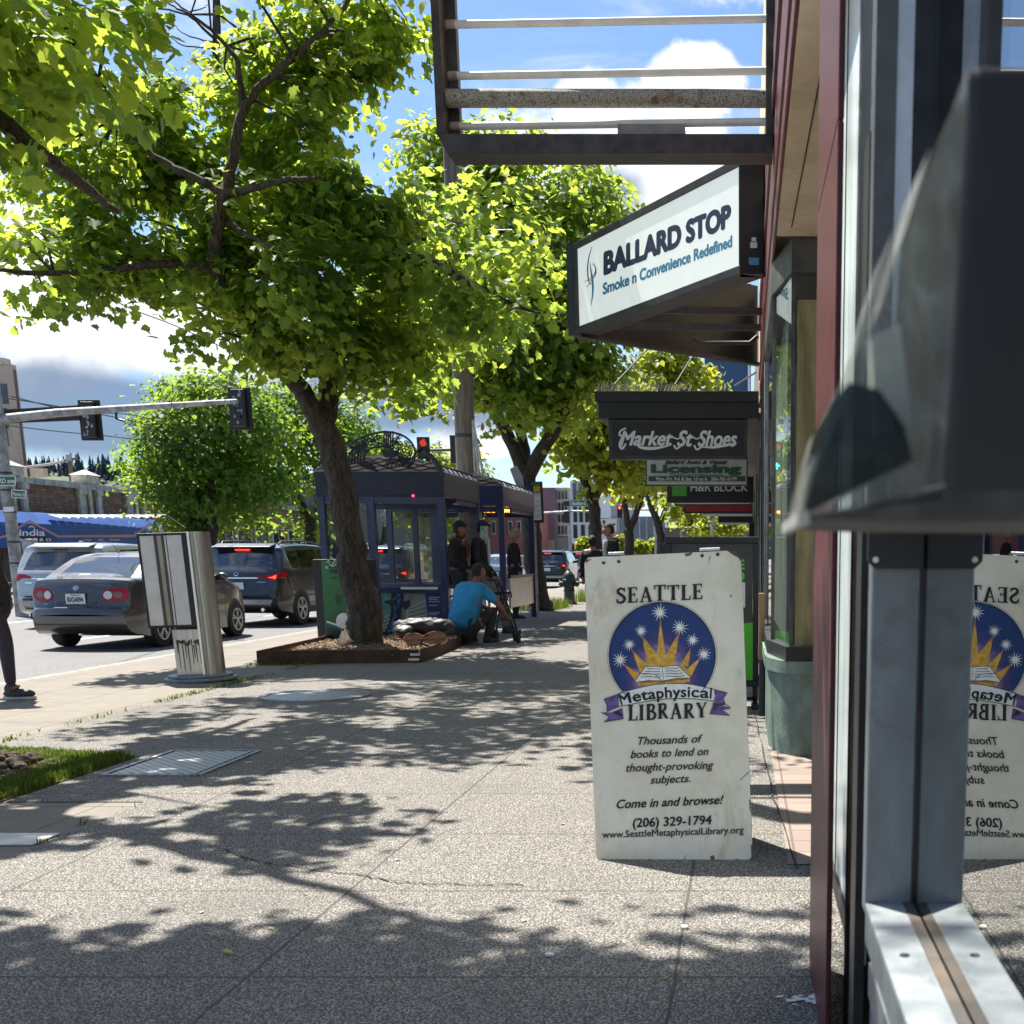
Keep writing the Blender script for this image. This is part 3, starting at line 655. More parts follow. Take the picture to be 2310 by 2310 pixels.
# wall mounted brochure box, near the lens
bx = thing('brochure_box', 'black wall box with a slanting clear plastic lid, out of focus beside the camera', 'wall box', (.2, .8, 1.2))
Yb = .74
def q(px, py, Y=Yb): return at(px, py, Y)
m_bk = mat('box_black', (.012,.0115,.012), .5, var=.15, sc=10)
b0 = q(2125, 1130); b1 = q(2185, 145)
mb = MB(); prof = [Vector((b0.x, Yb, b0.z)), Vector((GX-.004, Yb, b0.z)), Vector((GX-.004, Yb, b1.z)), Vector((b1.x, Yb, b1.z))]
mb.ext(prof, (0,.30,0)); mb.build('case', m_bk, bx, bevel=.006)
def streak_mat():  # noise streaks: scratches plus smeary reflections put into the plastic's colour
    m = bpy.data.materials.new('streaked_plastic'); m.use_nodes = True; t = NT(m.node_tree); m.node_tree.nodes.clear(); tc = t.n('ShaderNodeTexCoord').outputs['Object']
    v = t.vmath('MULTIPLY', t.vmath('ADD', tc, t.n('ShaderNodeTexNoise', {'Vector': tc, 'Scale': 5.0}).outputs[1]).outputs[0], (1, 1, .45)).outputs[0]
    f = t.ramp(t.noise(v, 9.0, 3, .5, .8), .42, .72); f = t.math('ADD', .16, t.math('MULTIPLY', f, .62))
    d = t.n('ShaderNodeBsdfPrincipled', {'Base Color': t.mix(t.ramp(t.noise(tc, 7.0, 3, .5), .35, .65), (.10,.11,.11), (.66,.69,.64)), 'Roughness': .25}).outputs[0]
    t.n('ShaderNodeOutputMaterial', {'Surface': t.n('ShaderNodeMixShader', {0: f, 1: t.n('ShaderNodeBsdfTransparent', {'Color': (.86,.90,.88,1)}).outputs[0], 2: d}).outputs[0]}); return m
m_clear = streak_mat()
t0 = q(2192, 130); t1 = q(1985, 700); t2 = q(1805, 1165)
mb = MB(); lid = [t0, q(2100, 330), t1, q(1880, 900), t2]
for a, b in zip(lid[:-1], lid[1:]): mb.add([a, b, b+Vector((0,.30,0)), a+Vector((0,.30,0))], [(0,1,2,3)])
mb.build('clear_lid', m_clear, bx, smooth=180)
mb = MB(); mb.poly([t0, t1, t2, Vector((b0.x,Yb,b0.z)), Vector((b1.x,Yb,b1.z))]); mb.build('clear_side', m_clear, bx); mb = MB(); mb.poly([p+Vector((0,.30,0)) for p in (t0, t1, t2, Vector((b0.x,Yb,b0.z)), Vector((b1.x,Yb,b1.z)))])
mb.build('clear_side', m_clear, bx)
m_under = mat('box_underside', (.060,.056,.05), .6, .3, var=.4, sc=18)
mb = MB(); u0 = q(1812, 1168); mb.ext([u0, q(2130, 1092), Vector((GX-.004, Yb, q(2130,1092).z)), Vector((GX-.004, Yb, q(2130,1185).z)), q(2000,1178)], (0,.305,0)); mb.build('base', m_under, bx, bevel=.003)
mb = MB(); mb.bar(u0+Vector((0,-.002,0)), u0+Vector((0,.306,0)), .007, .008); mb.build('edge_strip', mat('worn_edge', (.42,.42,.38), .5, .5, var=.3, sc=30), bx)
m_darkrefl = glass_mat('dark_reflection_plastic', (.20,.20,.21), 1.5, .12, .8)
mb = MB(); mb.ext([q(1815,1160), q(1870,915), q(1915,862), q(1985,880), q(2040,960), q(2060,1040)], (0,.16,0)); mb.build('dark_reflection_panel', m_darkrefl, bx)  # dark panel added inside the lid to stand for a dark reflection
m_scuff = mat('frosted_scuff', (.50,.54,.50), .5, var=.4, sc=14)
m_card = mat('pale_leaflet', (.62,.62,.55), .7, var=.2)
mb = MB(); mb.ext([q(1965,760,.80), q(2030,730,.80), q(2060,960,.80), q(1975,985,.80)], (0,.02,0)); mb.build('leaflet', m_card, bx)
br = thing('box_bracket', 'black steel bracket plate holding the wall box to the window post', 'bracket', (.24, 1.99, 1.2))
mb = MB(); z0 = at(2000,1283,1.99).z; z1 = at(2000,1170,1.99).z
mb.ext([Vector((.196,1.985,z0+.012)), Vector((.208,1.985,z0)), Vector((.286,1.985,z0)), Vector((.286,1.985,z1)), Vector((.196,1.985,z1))], (0,.012,0)); mb.build('plate', m_bk, br, bevel=.002)
mb = MB(); mb.box(.23,.25,1.04,1.99,z1-.02,z1+.004); mb.build('arm', m_bk, br)
for xx in (.209,): MB().lathe((xx,1.984,z0+.014), [(.005,0),(.0045,-.002),(.001,-.003)], 12, axis='Y').build('rivet', m_card, br)

# bay-windowed shop
bay = thing('bay_window_shop', 'bay fronted shop with a curved green stall riser and maroon fascia', 'shopfront', (.6, 8, 0))
plan = [(.60,7.2),(.33,7.2)] + [(.15+.20*(1-sin(a)), 7.2+.55*(1-cos(a))) for a in [pi/2*k/10 for k in range(1, 11)]] + [(.15,10.5),(.60,10.5)]
def prism(mb, plan, z0, z1, g=0.0): mb.ext([Vector((x-(g if x < .5 else 0), y-(g if y < 8 else 0), z0)) for x, y in plan], (0,0,z1-z0))
mb = MB(); prism(mb, plan, 0, .50); mb.build('stall_riser', m_green, bay, smooth=35)
mb = MB(); prism(mb, plan, .50, .575, .025); mb.build('riser_cap', m_green, bay, smooth=35)
bpl = [(.60,7.22),(.272,7.22),(.172,7.86),(.17,10.4),(.60,10.4)]
mb = MB(); prism(mb, bpl, .575, .66, .03); mb.build('bay_sill', m_alud, bay)
mb = MB(); prism(mb, bpl, 2.72, 2.90, .012)
def post(mb, x, y, w, z0=.66, z1=2.72): mb.box(x-w/2, x+w/2, y-w/2, y+w/2, z0, z1)
for x, y, w in ((.272,7.235,.022),(.178,7.86,.022),(.19,8.6,.02),(.19,9.6,.03),(.58,7.24,.05)): post(mb, x, y, w)
mb.build('bay_frame', mat('bay_frame_grey', (.085,.085,.082), .5, .2, var=.3), bay)
MB().box(.288,.56,7.245,7.252,.66,2.72).build('bay_pane', G_BAY, bay)
mb = MB(); mb.ext([Vector((.262,7.26,.66)),Vector((.182,7.84,.66)),Vector((.182,7.84,2.72)),Vector((.262,7.26,2.72))], (.006,0,0)); mb.build('bay_pane', G_BAY, bay)
MB().box(.180,.186,7.90,10.3,.66,2.72).build('bay_pane', G_BAY, bay)
m_wood = mat('brown_paper_lining', (.85,.56,.33), .7, var=.35, sc=9, stretch=(1,1,.15), bump=.2)
mb = MB(); mb.box(.30,.58,7.33,7.36,.62,2.6); mb.build('window_lining', m_wood, bay)
m_drape = mat('pale_drape', (.80,.82,.72), .8, var=.3, sc=18, stretch=(1,1,.1))
mb = MB()
for i in range(14):
    y0 = 7.4+.2*i; mb.add([(.245+.015*(i % 2),y0,.66),(.245+.015*((i+1) % 2),y0+.2,.66),(.245+.015*((i+1) % 2),y0+.2,2.6),(.245+.015*(i % 2),y0,2.6)], [(0,1,2,3)])
mb.build('window_drape', m_drape, bay)
mb = MB(); mb.box(.175,2.4,2.62,7.19,2.90,3.0); mb.build('soffit', m_stucco, bay)
mb = MB(); mb.bar((.30,3.0,2.8985),(.25,7.0,2.8985),.006,.003); mb.build('soffit_seam', m_alud, bay)
mb = MB(); mb.box(.178,2.4,2.62,16,3.0,6.2); mb.build('wall', m_stucco, bay)
for k, (z0, z1, x) in enumerate(((2.90,3.02,.160),(3.06,3.14,.152),(3.20,3.55,.165),(3.60,3.72,.150),(3.85,3.95,.158),(4.1,4.7,.166))):
    MB().box(x,.1775,2.62,14.0,z0,z1).build('fascia_rail', m_maroon, bay, bevel=.006)
mb = MB(); mb.box(.20,2.4,10.55,16,0,3.0); mb.build('far_wall', mat('grey_shop_wall', (.16,.16,.155), .7, var=.3, sc=3), bay)
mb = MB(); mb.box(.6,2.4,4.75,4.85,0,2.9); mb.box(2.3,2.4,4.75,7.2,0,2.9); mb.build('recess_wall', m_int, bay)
for yy, xx in ((10.6,.165),(11.8,.17),(13.2,.17)):
    MB().box(xx,.199,yy,yy+.22,0,3.0).build('pier', mat('pale_pier', (.38,.37,.35), .7, var=.25, sc=8) if yy < 11 else m_alud, bay)
dp = thing('downspout', 'short black downspout ending above the pavement beside the green bay', 'downpipe', (.13, 9.0, 0))
mb = MB(); mb.tube([(.135,9.0,.02),(.135,9.0,.52)], .032, 12); mb.tube([(.135,9.0,.46),(.135,9.0,.54)], .042, 12); mb.build('pipe', m_alud, dp, smooth=60)
mb = MB(); mb.box(.10,.145,8.9,8.96,.44,.92); tag(mb.build('wooden_plank', mat('raw_pine', (.33,.20,.10), .6, var=.3, sc=20, stretch=(1,1,.1)), bevel=.004), 'upright brown wooden plank fixed on the wall near the green bay', 'plank')

# long terrace further along the same side
terr = thing('shop_terrace', 'row of low shops running away behind the projecting signs', 'building', (2, 40, 0))
mb = MB(); mb.box(.22,6,16.02,64,0,5.2); mb.build('wall', mat('terrace_brick', (.22,.16,.13), .8, var=.3, sc=4), terr)
for k in range(9):
    y0 = 17+k*5.2
    MB().box(.20,.2195,y0,y0+3.6,.6,2.6).build('window', m_alud, terr)
MB().box(-.35,.22,16.5,63,2.9,3.0).build('canopy', m_alud, terr)

# ------------------------------------------------------------------ projecting signs
def sign_plane(Y): return Plane((0, Y, 0), (0, -1, 0))
def slab(mb, x0, y0, x1, y1, Y, th, mi=0):
    a = at(x0, y1, Y); b = at(x1, y0, Y); mb.box(a.x, b.x, Y, Y+th, a.z, b.z, mi)
m_signbk = mat('sign_black', (.009,.009,.010), .45, var=.2, sc=6)
m_signfr = mat('sign_frame', (.045,.043,.046), .5, .2, var=.2, sc=10)
# empty sign frame
ef = thing('empty_sign_frame', 'empty dark metal sign frame with pale cross bars high over the pavement', 'sign frame', (-.8, 7.5, 3.6))
Zf = at(1005, 345, 7.5).z
m_ang = mat('frame_steel', (.055,.048,.046), .5, .4, var=.3, sc=9)
XA = at(985, 300, 7.5).x; XB = .16
mb = MB(); mb.ext([Vector((XA,7.5,Zf+.10)), Vector((XA+.05,7.5,Zf)), Vector((XB,7.5,Zf)), Vector((XB,7.5,Zf+.10))], (0,.22,0)); mb.build('bottom_beam', m_ang, ef, bevel=.004)
mb = MB(); mb.box(XA,XA+.045,7.5,7.72,Zf+.10,5.2); mb.box(XA+.045,XA+.10,7.66,7.72,Zf+.10,5.2); mb.build('upright', m_ang, ef)
mb = MB(); mb.box(XB-.04,XB+.01,7.5,7.74,Zf+.10,5.2); mb.build('upright', m_ang, ef)
MB().box(XA,XB,7.5,7.72,5.2,5.3).build('top_beam', m_ang, ef)
m_tube = mat('white_lamp_tube', (.70,.70,.68), .35, var=.08)
for py, r_ in ((54,.021),(170,.021),(284,.021)):
    a = at(1350, py, 7.66); mb = MB(); mb.tube([(XA+.03,7.66,a.z-.004),(XB-.02,7.58,a.z-.004)], r_, 10)
    mb.build('cross_bar', m_tube, ef, smooth=60)
    mb = MB(); mb.tube([(XA+.04,7.66,a.z-.004),(XA+.10,7.655,a.z-.004)], r_*1.15, 10); mb.build('bar_socket', mat('dirty_socket', (.35,.30,.26), .6, var=.3), ef, smooth=60)
def peel_mat():
    m = bpy.data.materials.new('peeling_pipe'); m.use_nodes = True; t = NT(m.node_tree); b = m.node_tree.nodes['Principled BSDF']; tc = t.n('ShaderNodeTexCoord').outputs['Object']
    w = t.n('ShaderNodeTexVoronoi', {'Vector': t.vmath('ADD', t.vmath('MULTIPLY', tc, (1,1,1.6)).outputs[0], t.n('ShaderNodeTexNoise', {'Vector': tc, 'Scale': 9.0, 'Detail': 4}).outputs[1]).outputs[0], 'Scale': 15.0}, feature='DISTANCE_TO_EDGE').outputs['Distance']
    c = t.mix(t.ramp(w, .03, .06), (.03,.02,.015), (.36,.35,.30)); c = t.mix(t.ramp(t.noise(tc, 6.0, 5, .7), .55, .7), c, (.14,.06,.03))
    t.link(c, b.inputs['Base Color']); b.inputs['Roughness'].default_value = .8; return m
a = at(1350, 225, 7.62); mb = MB(); mb.tube([(XA+.04,7.6,a.z),(XB-.03,7.6,a.z)], .048, 16); mb.build('peeling_pipe', peel_mat(), ef, smooth=60)
mb = MB(); pa = at(1395, 303, 7.6); pb = at(1545, 285, 7.6); mb.box(pa.x, pb.x, 7.56, 7.70, Zf+.09, pb.z); mb.build('ballast_box', mat('grey_ballast', (.22,.23,.22), .5, var=.2), ef)
# wedge shaped light box
vs_ = thing('wedge_light_box', 'white wedge shaped light box sign in a black frame over the shop door', 'sign', (-.6, 12, 3.5))
Pn0 = Vector((-.05, 10.3, 0)); Pn1 = Vector((-1.66, 12.9, 0)); dirw = (Pn1-Pn0).normalized(); nrm = Vector((-dirw.y, dirw.x, 0));
if nrm.y > 0: nrm = -nrm
WP = Plane((Pn0.x, Pn0.y, 3.8), nrm); Z0, Z1 = 3.43, 4.15
def wing(P, Q, z0, z1, th): return [P+Vector((0,0,z0)), Q+Vector((0,0,z0)), Q+Vector((0,0,z1)), P+Vector((0,0,z1))]
e0 = Pn0-dirw*.02; e1 = Pn1+dirw*.10
mb = MB(); f = .065
mb.ext(wing(e0, e1, Z0-f, Z0, 0), -nrm*.24); mb.ext(wing(e0, e1, Z1, Z1+f, 0), -nrm*.24); mb.ext(wing(e0, e0+dirw*.02, Z0, Z1, 0), -nrm*.24); mb.ext(wing(Pn1, e1, Z0, Z1, 0), -nrm*.24)
mb.build('face_frame', m_signfr, vs_, bevel=.006)
m_face = mat('lit_acrylic', (.62,.65,.63), .35, var=.03, sc=3, emit=((.86,.93,.92), .2))
MB().ext(wing(e0+dirw*.02, Pn1, Z0, Z1, 0), -nrm*.05).build('face', m_face, vs_)
for pc in vs_.children:
    if pc.name.startswith('face') and not pc.name.startswith('face_frame'):
        for vx in pc.data.vertices: vx.co += -nrm*.012
mb = MB(); endp = [e0+Vector((0,0,Z0-f)), e0+Vector((0,0,Z1+f)), Vector((.15, e0.y+.02, Z1+f)), Vector((.15, e0.y+.02, Z0-f))]
mb.ext(endp, (0,.12,0)); mb.build('end_cap', m_signbk, vs_, bevel=.004)
Cq = Vector((.15, 14.9, 0)); d2 = (Cq-e1).normalized(); n2 = Vector((-d2.y, d2.x, 0))
if n2.y > 0: n2 = -n2
mb = MB(); mb.ext(wing(e1, Cq, Z0-f, Z1+f, 0), n2*-.10); mb.build('rear_wing', m_signbk, vs_)
mb = MB(); mb.ext(wing(e1, Cq, Z0-f-.03, Z0-f, 0), n2*.10); mb.build('rear_wing_rail', m_signfr, vs_)
for yy, xl in ((11.9,-.95),(12.7,-1.5)):
    mb = MB(); mb.bar((xl,yy,Z0-.03),(.16,yy+.1,Z0-.03),.05,.06); mb.build('brace', m_signfr, vs_)
mb = MB(); mb.tube([(-.55,13.7,Z0+.02),(-.45,13.7,Z0-.03),(.05,13.75,Z0-.02),(.14,13.75,Z0+.05)], .022, 8); mb.build('conduit', m_signfr, vs_, smooth=60)
z4 = lambda x, y: (1280+x/2.415, 350+y/2.415)
lm = MB(); m_navy = mat('navy_letters', (.020,.030,.085), .5, var=0); m_teal = mat('teal_letters', (.055,.25,.42), .5, var=0)
(x0,y0),(x1,y1) = z4(196,650), z4(893,382); wpx(lm, 'BALLARD STOP', WP, x0, y0, x1, y1, 50, -.0113, bold=.07); lm.build('lettering', m_navy, vs_, fix=False)
for o_ in (0,): 
    lm = MB(); (x0,y0),(x1,y1) = z4(192,760), z4(898,496); wpx(lm, 'Smoke n Convenience Redefined', WP, x0, y0, x1, y1, 26, -.0113, bold=.05); lm.build('lettering', m_teal, vs_, fix=False)
def pxart(plane, off, conv):
    A = Art(off); A.mb = MB(); return A
class PArt(Art):
    def __init__(s, plane, off, conv, dk=4e-5): s.mb = MB(); s.plane = plane; s.off = off; s.conv = conv; s.k = 0; s.dk = dk
    def poly(s, pl): s.k += 1; s.mb.poly([s.plane.hit(*s.conv(x, y), s.off+s.k*s.dk) for x, y in pl]); return s
A = PArt(WP, -.0113, z4, 1e-5)
A.line(cr([(135,495),(116,560),(110,630),(117,690),(128,705)]), 2, 2, 7); A.line(cr([(117,690),(140,670),(155,640),(150,605),(135,590)]), 3, 3, 6); A.line(cr([(93,690),(125,672),(150,640),(152,610)]), 2, 2, 4); A.line(cr([(105,718),(135,690)]), 3)
A.mb.build('emblem', m_navy, vs_, fix=False)
A = PArt(WP, -.0108, z4, 1e-5); A.line(cr([(122,585),(130,640),(138,700),(137,760),(128,822)]), 2, 2, 11); A.mb.build('emblem', m_teal, vs_, fix=False)
mb = MB()
for (xa, ya, xb, yb_) in ((1003,448,1028,470),(996,474,1034,506)):
    pl = Plane((0, e0.y+.02, 0), (0,-1,0)); mb.poly([pl.hit(*z4(xa, ya), .018), pl.hit(*z4(xb, ya), .018), pl.hit(*z4(xb, yb_), .018), pl.hit(*z4(xa, yb_), .018)])
mb.build('sticker', mat('sticker_white', (.6,.6,.58), .6, var=0), vs_, fix=False)
mb = MB(); mb.poly([pl.hit(*z4(988, 558), .018), pl.hit(*z4(1044, 558), .018), pl.hit(*z4(1044, 600), .018), pl.hit(*z4(988, 596), .018)]); mb.build('sticker', m_teal, vs_, fix=False)
# canopy with bird spikes
cp = thing('shop_canopy', 'flat black canopy topped with bird spikes above the shoe shop sign', 'canopy', (-.8, 15.6, 2.9))
mb = MB(); slab(mb, 1342, 882, 1712, 906, 14.96, 1.3); slab(mb, 1350, 906, 1712, 944, 15.0, 1.2); mb.build('fascia', m_signbk, cp, bevel=.004)
zt = at(1500, 882, 15).z; mb = MB(); r5 = random.Random(8)
xx = at(1345, 882, 15).x
while xx < at(1560, 882, 15).x:
    for sgn in (-1, 0, 1): mb.bar((xx,15.05,zt),(xx+sgn*.012+r5.gauss(0,.008),15.05+sgn*.04,zt+r5.uniform(.07,.12)),.003)
    xx += .022
for k in range(26): mb.bar((at(1625,882,15).x+r5.gauss(0,.03),15.1,zt),(at(1625,882,15).x+r5.gauss(0,.09),15.1,zt+r5.uniform(.06,.13)),.003)
mb.build('bird_spikes', mat('spike_wire', (.35,.35,.33), .4, .7, var=0), cp)
for a, b in (((1385,868),(1482,765)),((1522,868),(1580,775)),((1655,872),(1705,840))):
    mb = MB(); P = at(*a, 15.4); Qv = at(*b, 15.9); mb.tube([P, Qv], .012, 6); mb.build('tie_rod', m_signfr, cp)
# hanging signs
ms = thing('shoe_shop_sign', 'black hanging sign box with white script lettering under the canopy', 'sign', (-.8, 15.1, 2.4))
Y = 15.05; mb = MB(); slab(mb, 1374, 946, 1686, 1036, Y, .18, 0); mb.build('box', m_signfr, ms, bevel=.005)
mb = MB(); slab(mb, 1382, 954, 1678, 1028, Y-.006, .006); mb.build('face', m_signbk, ms)
sp = sign_plane(Y-.006); lm = MB()
wpx(lm, 'Market', sp, 1398, 1004, 1518, 1004, 33, .004, bold=.035, shear=.3); wpx(lm, 'St', sp, 1527, 1006, 1564, 1006, 36, .004, bold=.035, shear=.3); wpx(lm, 'Shoes', sp, 1574, 1006, 1663, 1006, 36, .004, bold=.035, shear=.3)
A = PArt(sp, .005, lambda x, y: (x, y), 1e-4); A.mb = lm
A.line(cr([(1436,1002),(1448,1010),(1480,1011),(1515,1003)]), 2, 2, 7); A.line(cr([(1580,1008),(1610,1009),(1640,1004),(1662,1001)]), 2, 2, 6); A.line(cr([(1405,982),(1398,1002),(1404,1012),(1412,1000)]), 3, 3, 6); A.line(cr([(1514,984),(1528,990),(1540,984)]), 3); A.line(cr([(1560,984),(1572,990),(1584,984)]), 3)
A.line(cr([(1538,1004),(1526,1012),(1520,1004)]), 4); A.line(cr([(1585,1006),(1572,1014),(1566,1004)]), 4); A.line(cr([(1412,966),(1400,972),(1398,982),(1408,982)]), 4)
lm.build('lettering', mat('letter_white', (.72,.74,.74), .5, var=0), ms, fix=False)
ls = thing('licensing_sign', 'silver and green hanging sign board just below the shoe shop sign', 'sign', (-.6, 17, 2.1))
Y = 17.0; mb = MB(); slab(mb, 1458, 1028, 1687, 1096, Y, .12); mb.build('box', m_signfr, ls)
mb = MB(); slab(mb, 1460, 1030, 1684, 1093, Y-.008, .006); mb.build('face', mat('silver_face', (.50,.52,.53), .4, .1, var=.05), ls)
m_dgreen = mat('sign_green', (.025,.10,.06), .5, var=0)
mb = MB(); slab(mb, 1463, 1074, 1682, 1086, Y-.013, .004); mb.build('band', m_dgreen, ls)
sp = sign_plane(Y-.0135); lm = MB()
wpx(lm, 'Ballard Auto & Vessel', sp, 1500, 1047, 1641, 1047, 10, .006, bold=.04, shear=.3); wpx(lm, 'FastCarTabs.com', sp, 1512, 1073, 1630, 1073, 5, .006, bold=.02); lm.build('lettering', m_navy, ls, fix=False)
lm = MB(); wpx(lm, 'Licensing', sp, 1468, 1066, 1673, 1066, 19, .006, bold=.06); lm.build('lettering', m_dgreen, ls, fix=False)
lm = MB(); wpx(lm, 'Mon.-Fri. 9-6 & Sat. 10 to 6   206-781-0199', sp, 1480, 1084, 1662, 1084, 8, .009, bold=.02); lm.build('lettering', m_whi, ls, fix=False)
hs = thing('tax_shop_sign', 'black hanging sign with a bright green square and grey capitals', 'sign', (-.6, 19, 2))
Y = 19.0; mb = MB(); slab(mb, 1505, 1075, 1700, 1134, Y, .2); mb.build('box', m_signbk, hs)
mb = MB(); slab(mb, 1516, 1094, 1549, 1119, Y-.012, .01); mb.build('green_square', mat('bright_green', (.06,.30,.025), .5, var=0), hs)
lm = MB(); wpx(lm, 'H&R BLOCK', sign_plane(Y), 1558, 1108, 1687, 1108, 19, .006, bold=.02); lm.build('lettering', mat('grey_letters', (.55,.56,.56), .5, var=0), hs, fix=False)
rs = thing('red_sign', 'thin red hanging sign board with a black edge behind the tax shop sign', 'sign', (-.5, 21, 1.95))
Y = 21.0; mb = MB(); slab(mb, 1522, 1126, 1696, 1141, Y-.4, .1); mb.build('box', m_signfr, rs); mb = MB(); slab(mb, 1526, 1133, 1690, 1137, Y-.41, .01); mb.build('pale_strip', m_face if False else m_whi, rs)
mb = MB(); slab(mb, 1543, 1141, 1697, 1158, Y, .1); mb.build('edge', m_signbk, rs); mb = MB(); slab(mb, 1546, 1142, 1695, 1154, Y-.012, .01); mb.build('face', mat('red_face', (.30,.018,.015), .5, var=.1), rs)
ws = thing('small_white_sign', 'narrow white hanging sign with green edge, lowest of the hanging signs', 'sign', (-.4, 23, 1.9))
Y = 23.0; mb = MB(); slab(mb, 1584, 1155, 1697, 1164, Y, .1); mb.build('face', m_whi, ws); mb = MB(); slab(mb, 1585, 1156, 1696, 1159, Y-.012, .01); mb.build('band', m_dgreen, ws)
bs = thing('dark_awning', 'dark fabric awning box beyond the hanging signs', 'awning', (-.4, 25, 1.85))
mb = MB(); slab(mb, 1620, 1164, 1699, 1179, 25, 1.5); mb.build('valance', m_signbk, bs); mb = MB(); slab(mb, 1690, 1179, 1702, 1215, 25.2, .2); mb.build('bracket', m_alud, bs)
# poster case behind the sandwich board
pc = thing('poster_case', 'black framed poster case on legs with bright green panel behind the sandwich board', 'poster stand', (-.3, 9.72, 0))
Y = 9.7; mb = MB()
for r_ in ((1500,1211,1712,1226),(1500,1535,1712,1550),(1500,1226,1514,1535),(1698,1226,1712,1535)): slab(mb, *r_, Y, .09)
mb.build('frame', m_signbk, pc, bevel=.006)
mb = MB(); slab(mb, 1514, 1226, 1698, 1535, Y+.03, .04); mb.build('back_panel', mat('charcoal_panel', (.035,.034,.036), .35, var=.3, sc=4), pc)
m_neon = mat('neon_green_print', (.10,.55,.02), .5, var=.06)
mb = MB(); a = at(1514,1535,Y+.02); b = at(1698,1404,Y+.02); c_ = at(1514,1430,Y+.02); mb.ext([a, Vector((b.x,a.y,a.z)), b, Vector((a.x,a.y,c_.z))], (0,.008,0)); mb.build('green_panel', m_neon, pc)
lm = MB(); spc = sign_plane(Y+.028); wpx(lm, 'RE', spc, 1640, 1284, 1680, 1284, 22, .004, bold=.05); wpx(lm, 'TO', spc, 1640, 1310, 1680, 1310, 22, .004, bold=.05); lm.build('lettering', m_neon, pc, fix=False)
mb = MB(); slab(mb, 1672, 1314, 1681, 1370, Y+.022, .006); mb.build('label', m_whi, pc)
for xx in (1530, 1703):
    mb = MB(); a = at(xx, 1545, Y+.05); mb.box(a.x-.02,a.x+.02,Y+.03,Y+.07,.02,a.z); mb.box(a.x-.03,a.x+.03,Y-.2,Y+.3,0,.025); mb.build('leg', m_signbk, pc)
mb = MB(); aa = at(1530,1590,Y); b_ = at(1703,1590,Y); mb.box(aa.x,b_.x,Y+.03,Y+.06,.05,.08); mb.build('stretcher', m_signbk, pc)

# ================================================================== TREES
import numpy as np
def leaf_mat(name, dark, mid, light, tr, mixf=.5):
    m = bpy.data.materials.new(name); m.use_nodes = True; t = NT(m.node_tree); m.node_tree.nodes.clear()
    a = t.n('ShaderNodeAttribute', attribute_name='tone').outputs['Fac']
    c = t.mix(t.ramp(a, .0, .55, False), dark, mid); c = t.mix(t.ramp(a, .6, 1.0, False), c, light)
    p = t.n('ShaderNodeBsdfPrincipled', {'Base Color': c, 'Roughness': .5, 'Specular IOR Level': .35}).outputs[0]
    tc = t.mix(1.0, t.mix(t.ramp(a, .1, 1.0, False), (tr[0]*.55, tr[1]*.70, tr[2]), tr), (1, 1, 1), 'MULTIPLY')
    s = t.n('ShaderNodeBsdfTranslucent', {'Color': tc}).outputs[0]
    t.n('ShaderNodeOutputMaterial', {'Surface': t.n('ShaderNodeMixShader', {0: mixf, 1: p, 2: s}).outputs[0]}); return m
M_LEAF = leaf_mat('maple_leaf', (.018,.048,.012), (.050,.112,.020), (.12,.18,.028), (.64,.73,.075), .61)
M_LEAF2 = leaf_mat('broad_leaf', (.022,.056,.014), (.052,.11,.024), (.11,.17,.03), (.46,.62,.05), .52)
M_LEAFY = leaf_mat('spring_leaf', (.05,.08,.012), (.13,.16,.02), (.22,.23,.03), (.66,.66,.05), .55)
def bark_mat(name, c0, c1):
    m = bpy.data.materials.new(name); m.use_nodes = True; t = NT(m.node_tree); b = m.node_tree.nodes['Principled BSDF']; tc = t.n('ShaderNodeTexCoord').outputs['Object']
    v = t.vmath('MULTIPLY', tc, (1, 1, .22)).outputs[0]; n1 = t.noise(v, 26.0, 6, .7, .8); n2 = t.noise(tc, 3.0, 4, .6)
    c = t.mix(t.ramp(n1, .36, .66), c0, c1); c = t.mix(t.math('MULTIPLY', t.ramp(n2, .52, .72), .35), c, (.10,.105,.075))
    t.link(c, b.inputs['Base Color']); b.inputs['Roughness'].default_value = .9
    bn = t.n('ShaderNodeBump', {'Strength': 1.0, 'Distance': .03, 'Height': n1}); t.link(bn.outputs[0], b.inputs['Normal']); return m
M_BARK = bark_mat('maple_bark', (.024,.017,.012), (.105,.080,.058)); M_BARKD = bark_mat('dark_bark', (.022,.017,.013), (.085,.068,.052))
HALF = [(0,0),(.27,-.06),(.31,.09),(.55,.20),(.43,.38),(.47,.62),(.21,.66),(0,1.0)]
SIMPLE = [(0,0),(.34,.12),(.40,.52),(.2,.74),(0,1.0)]
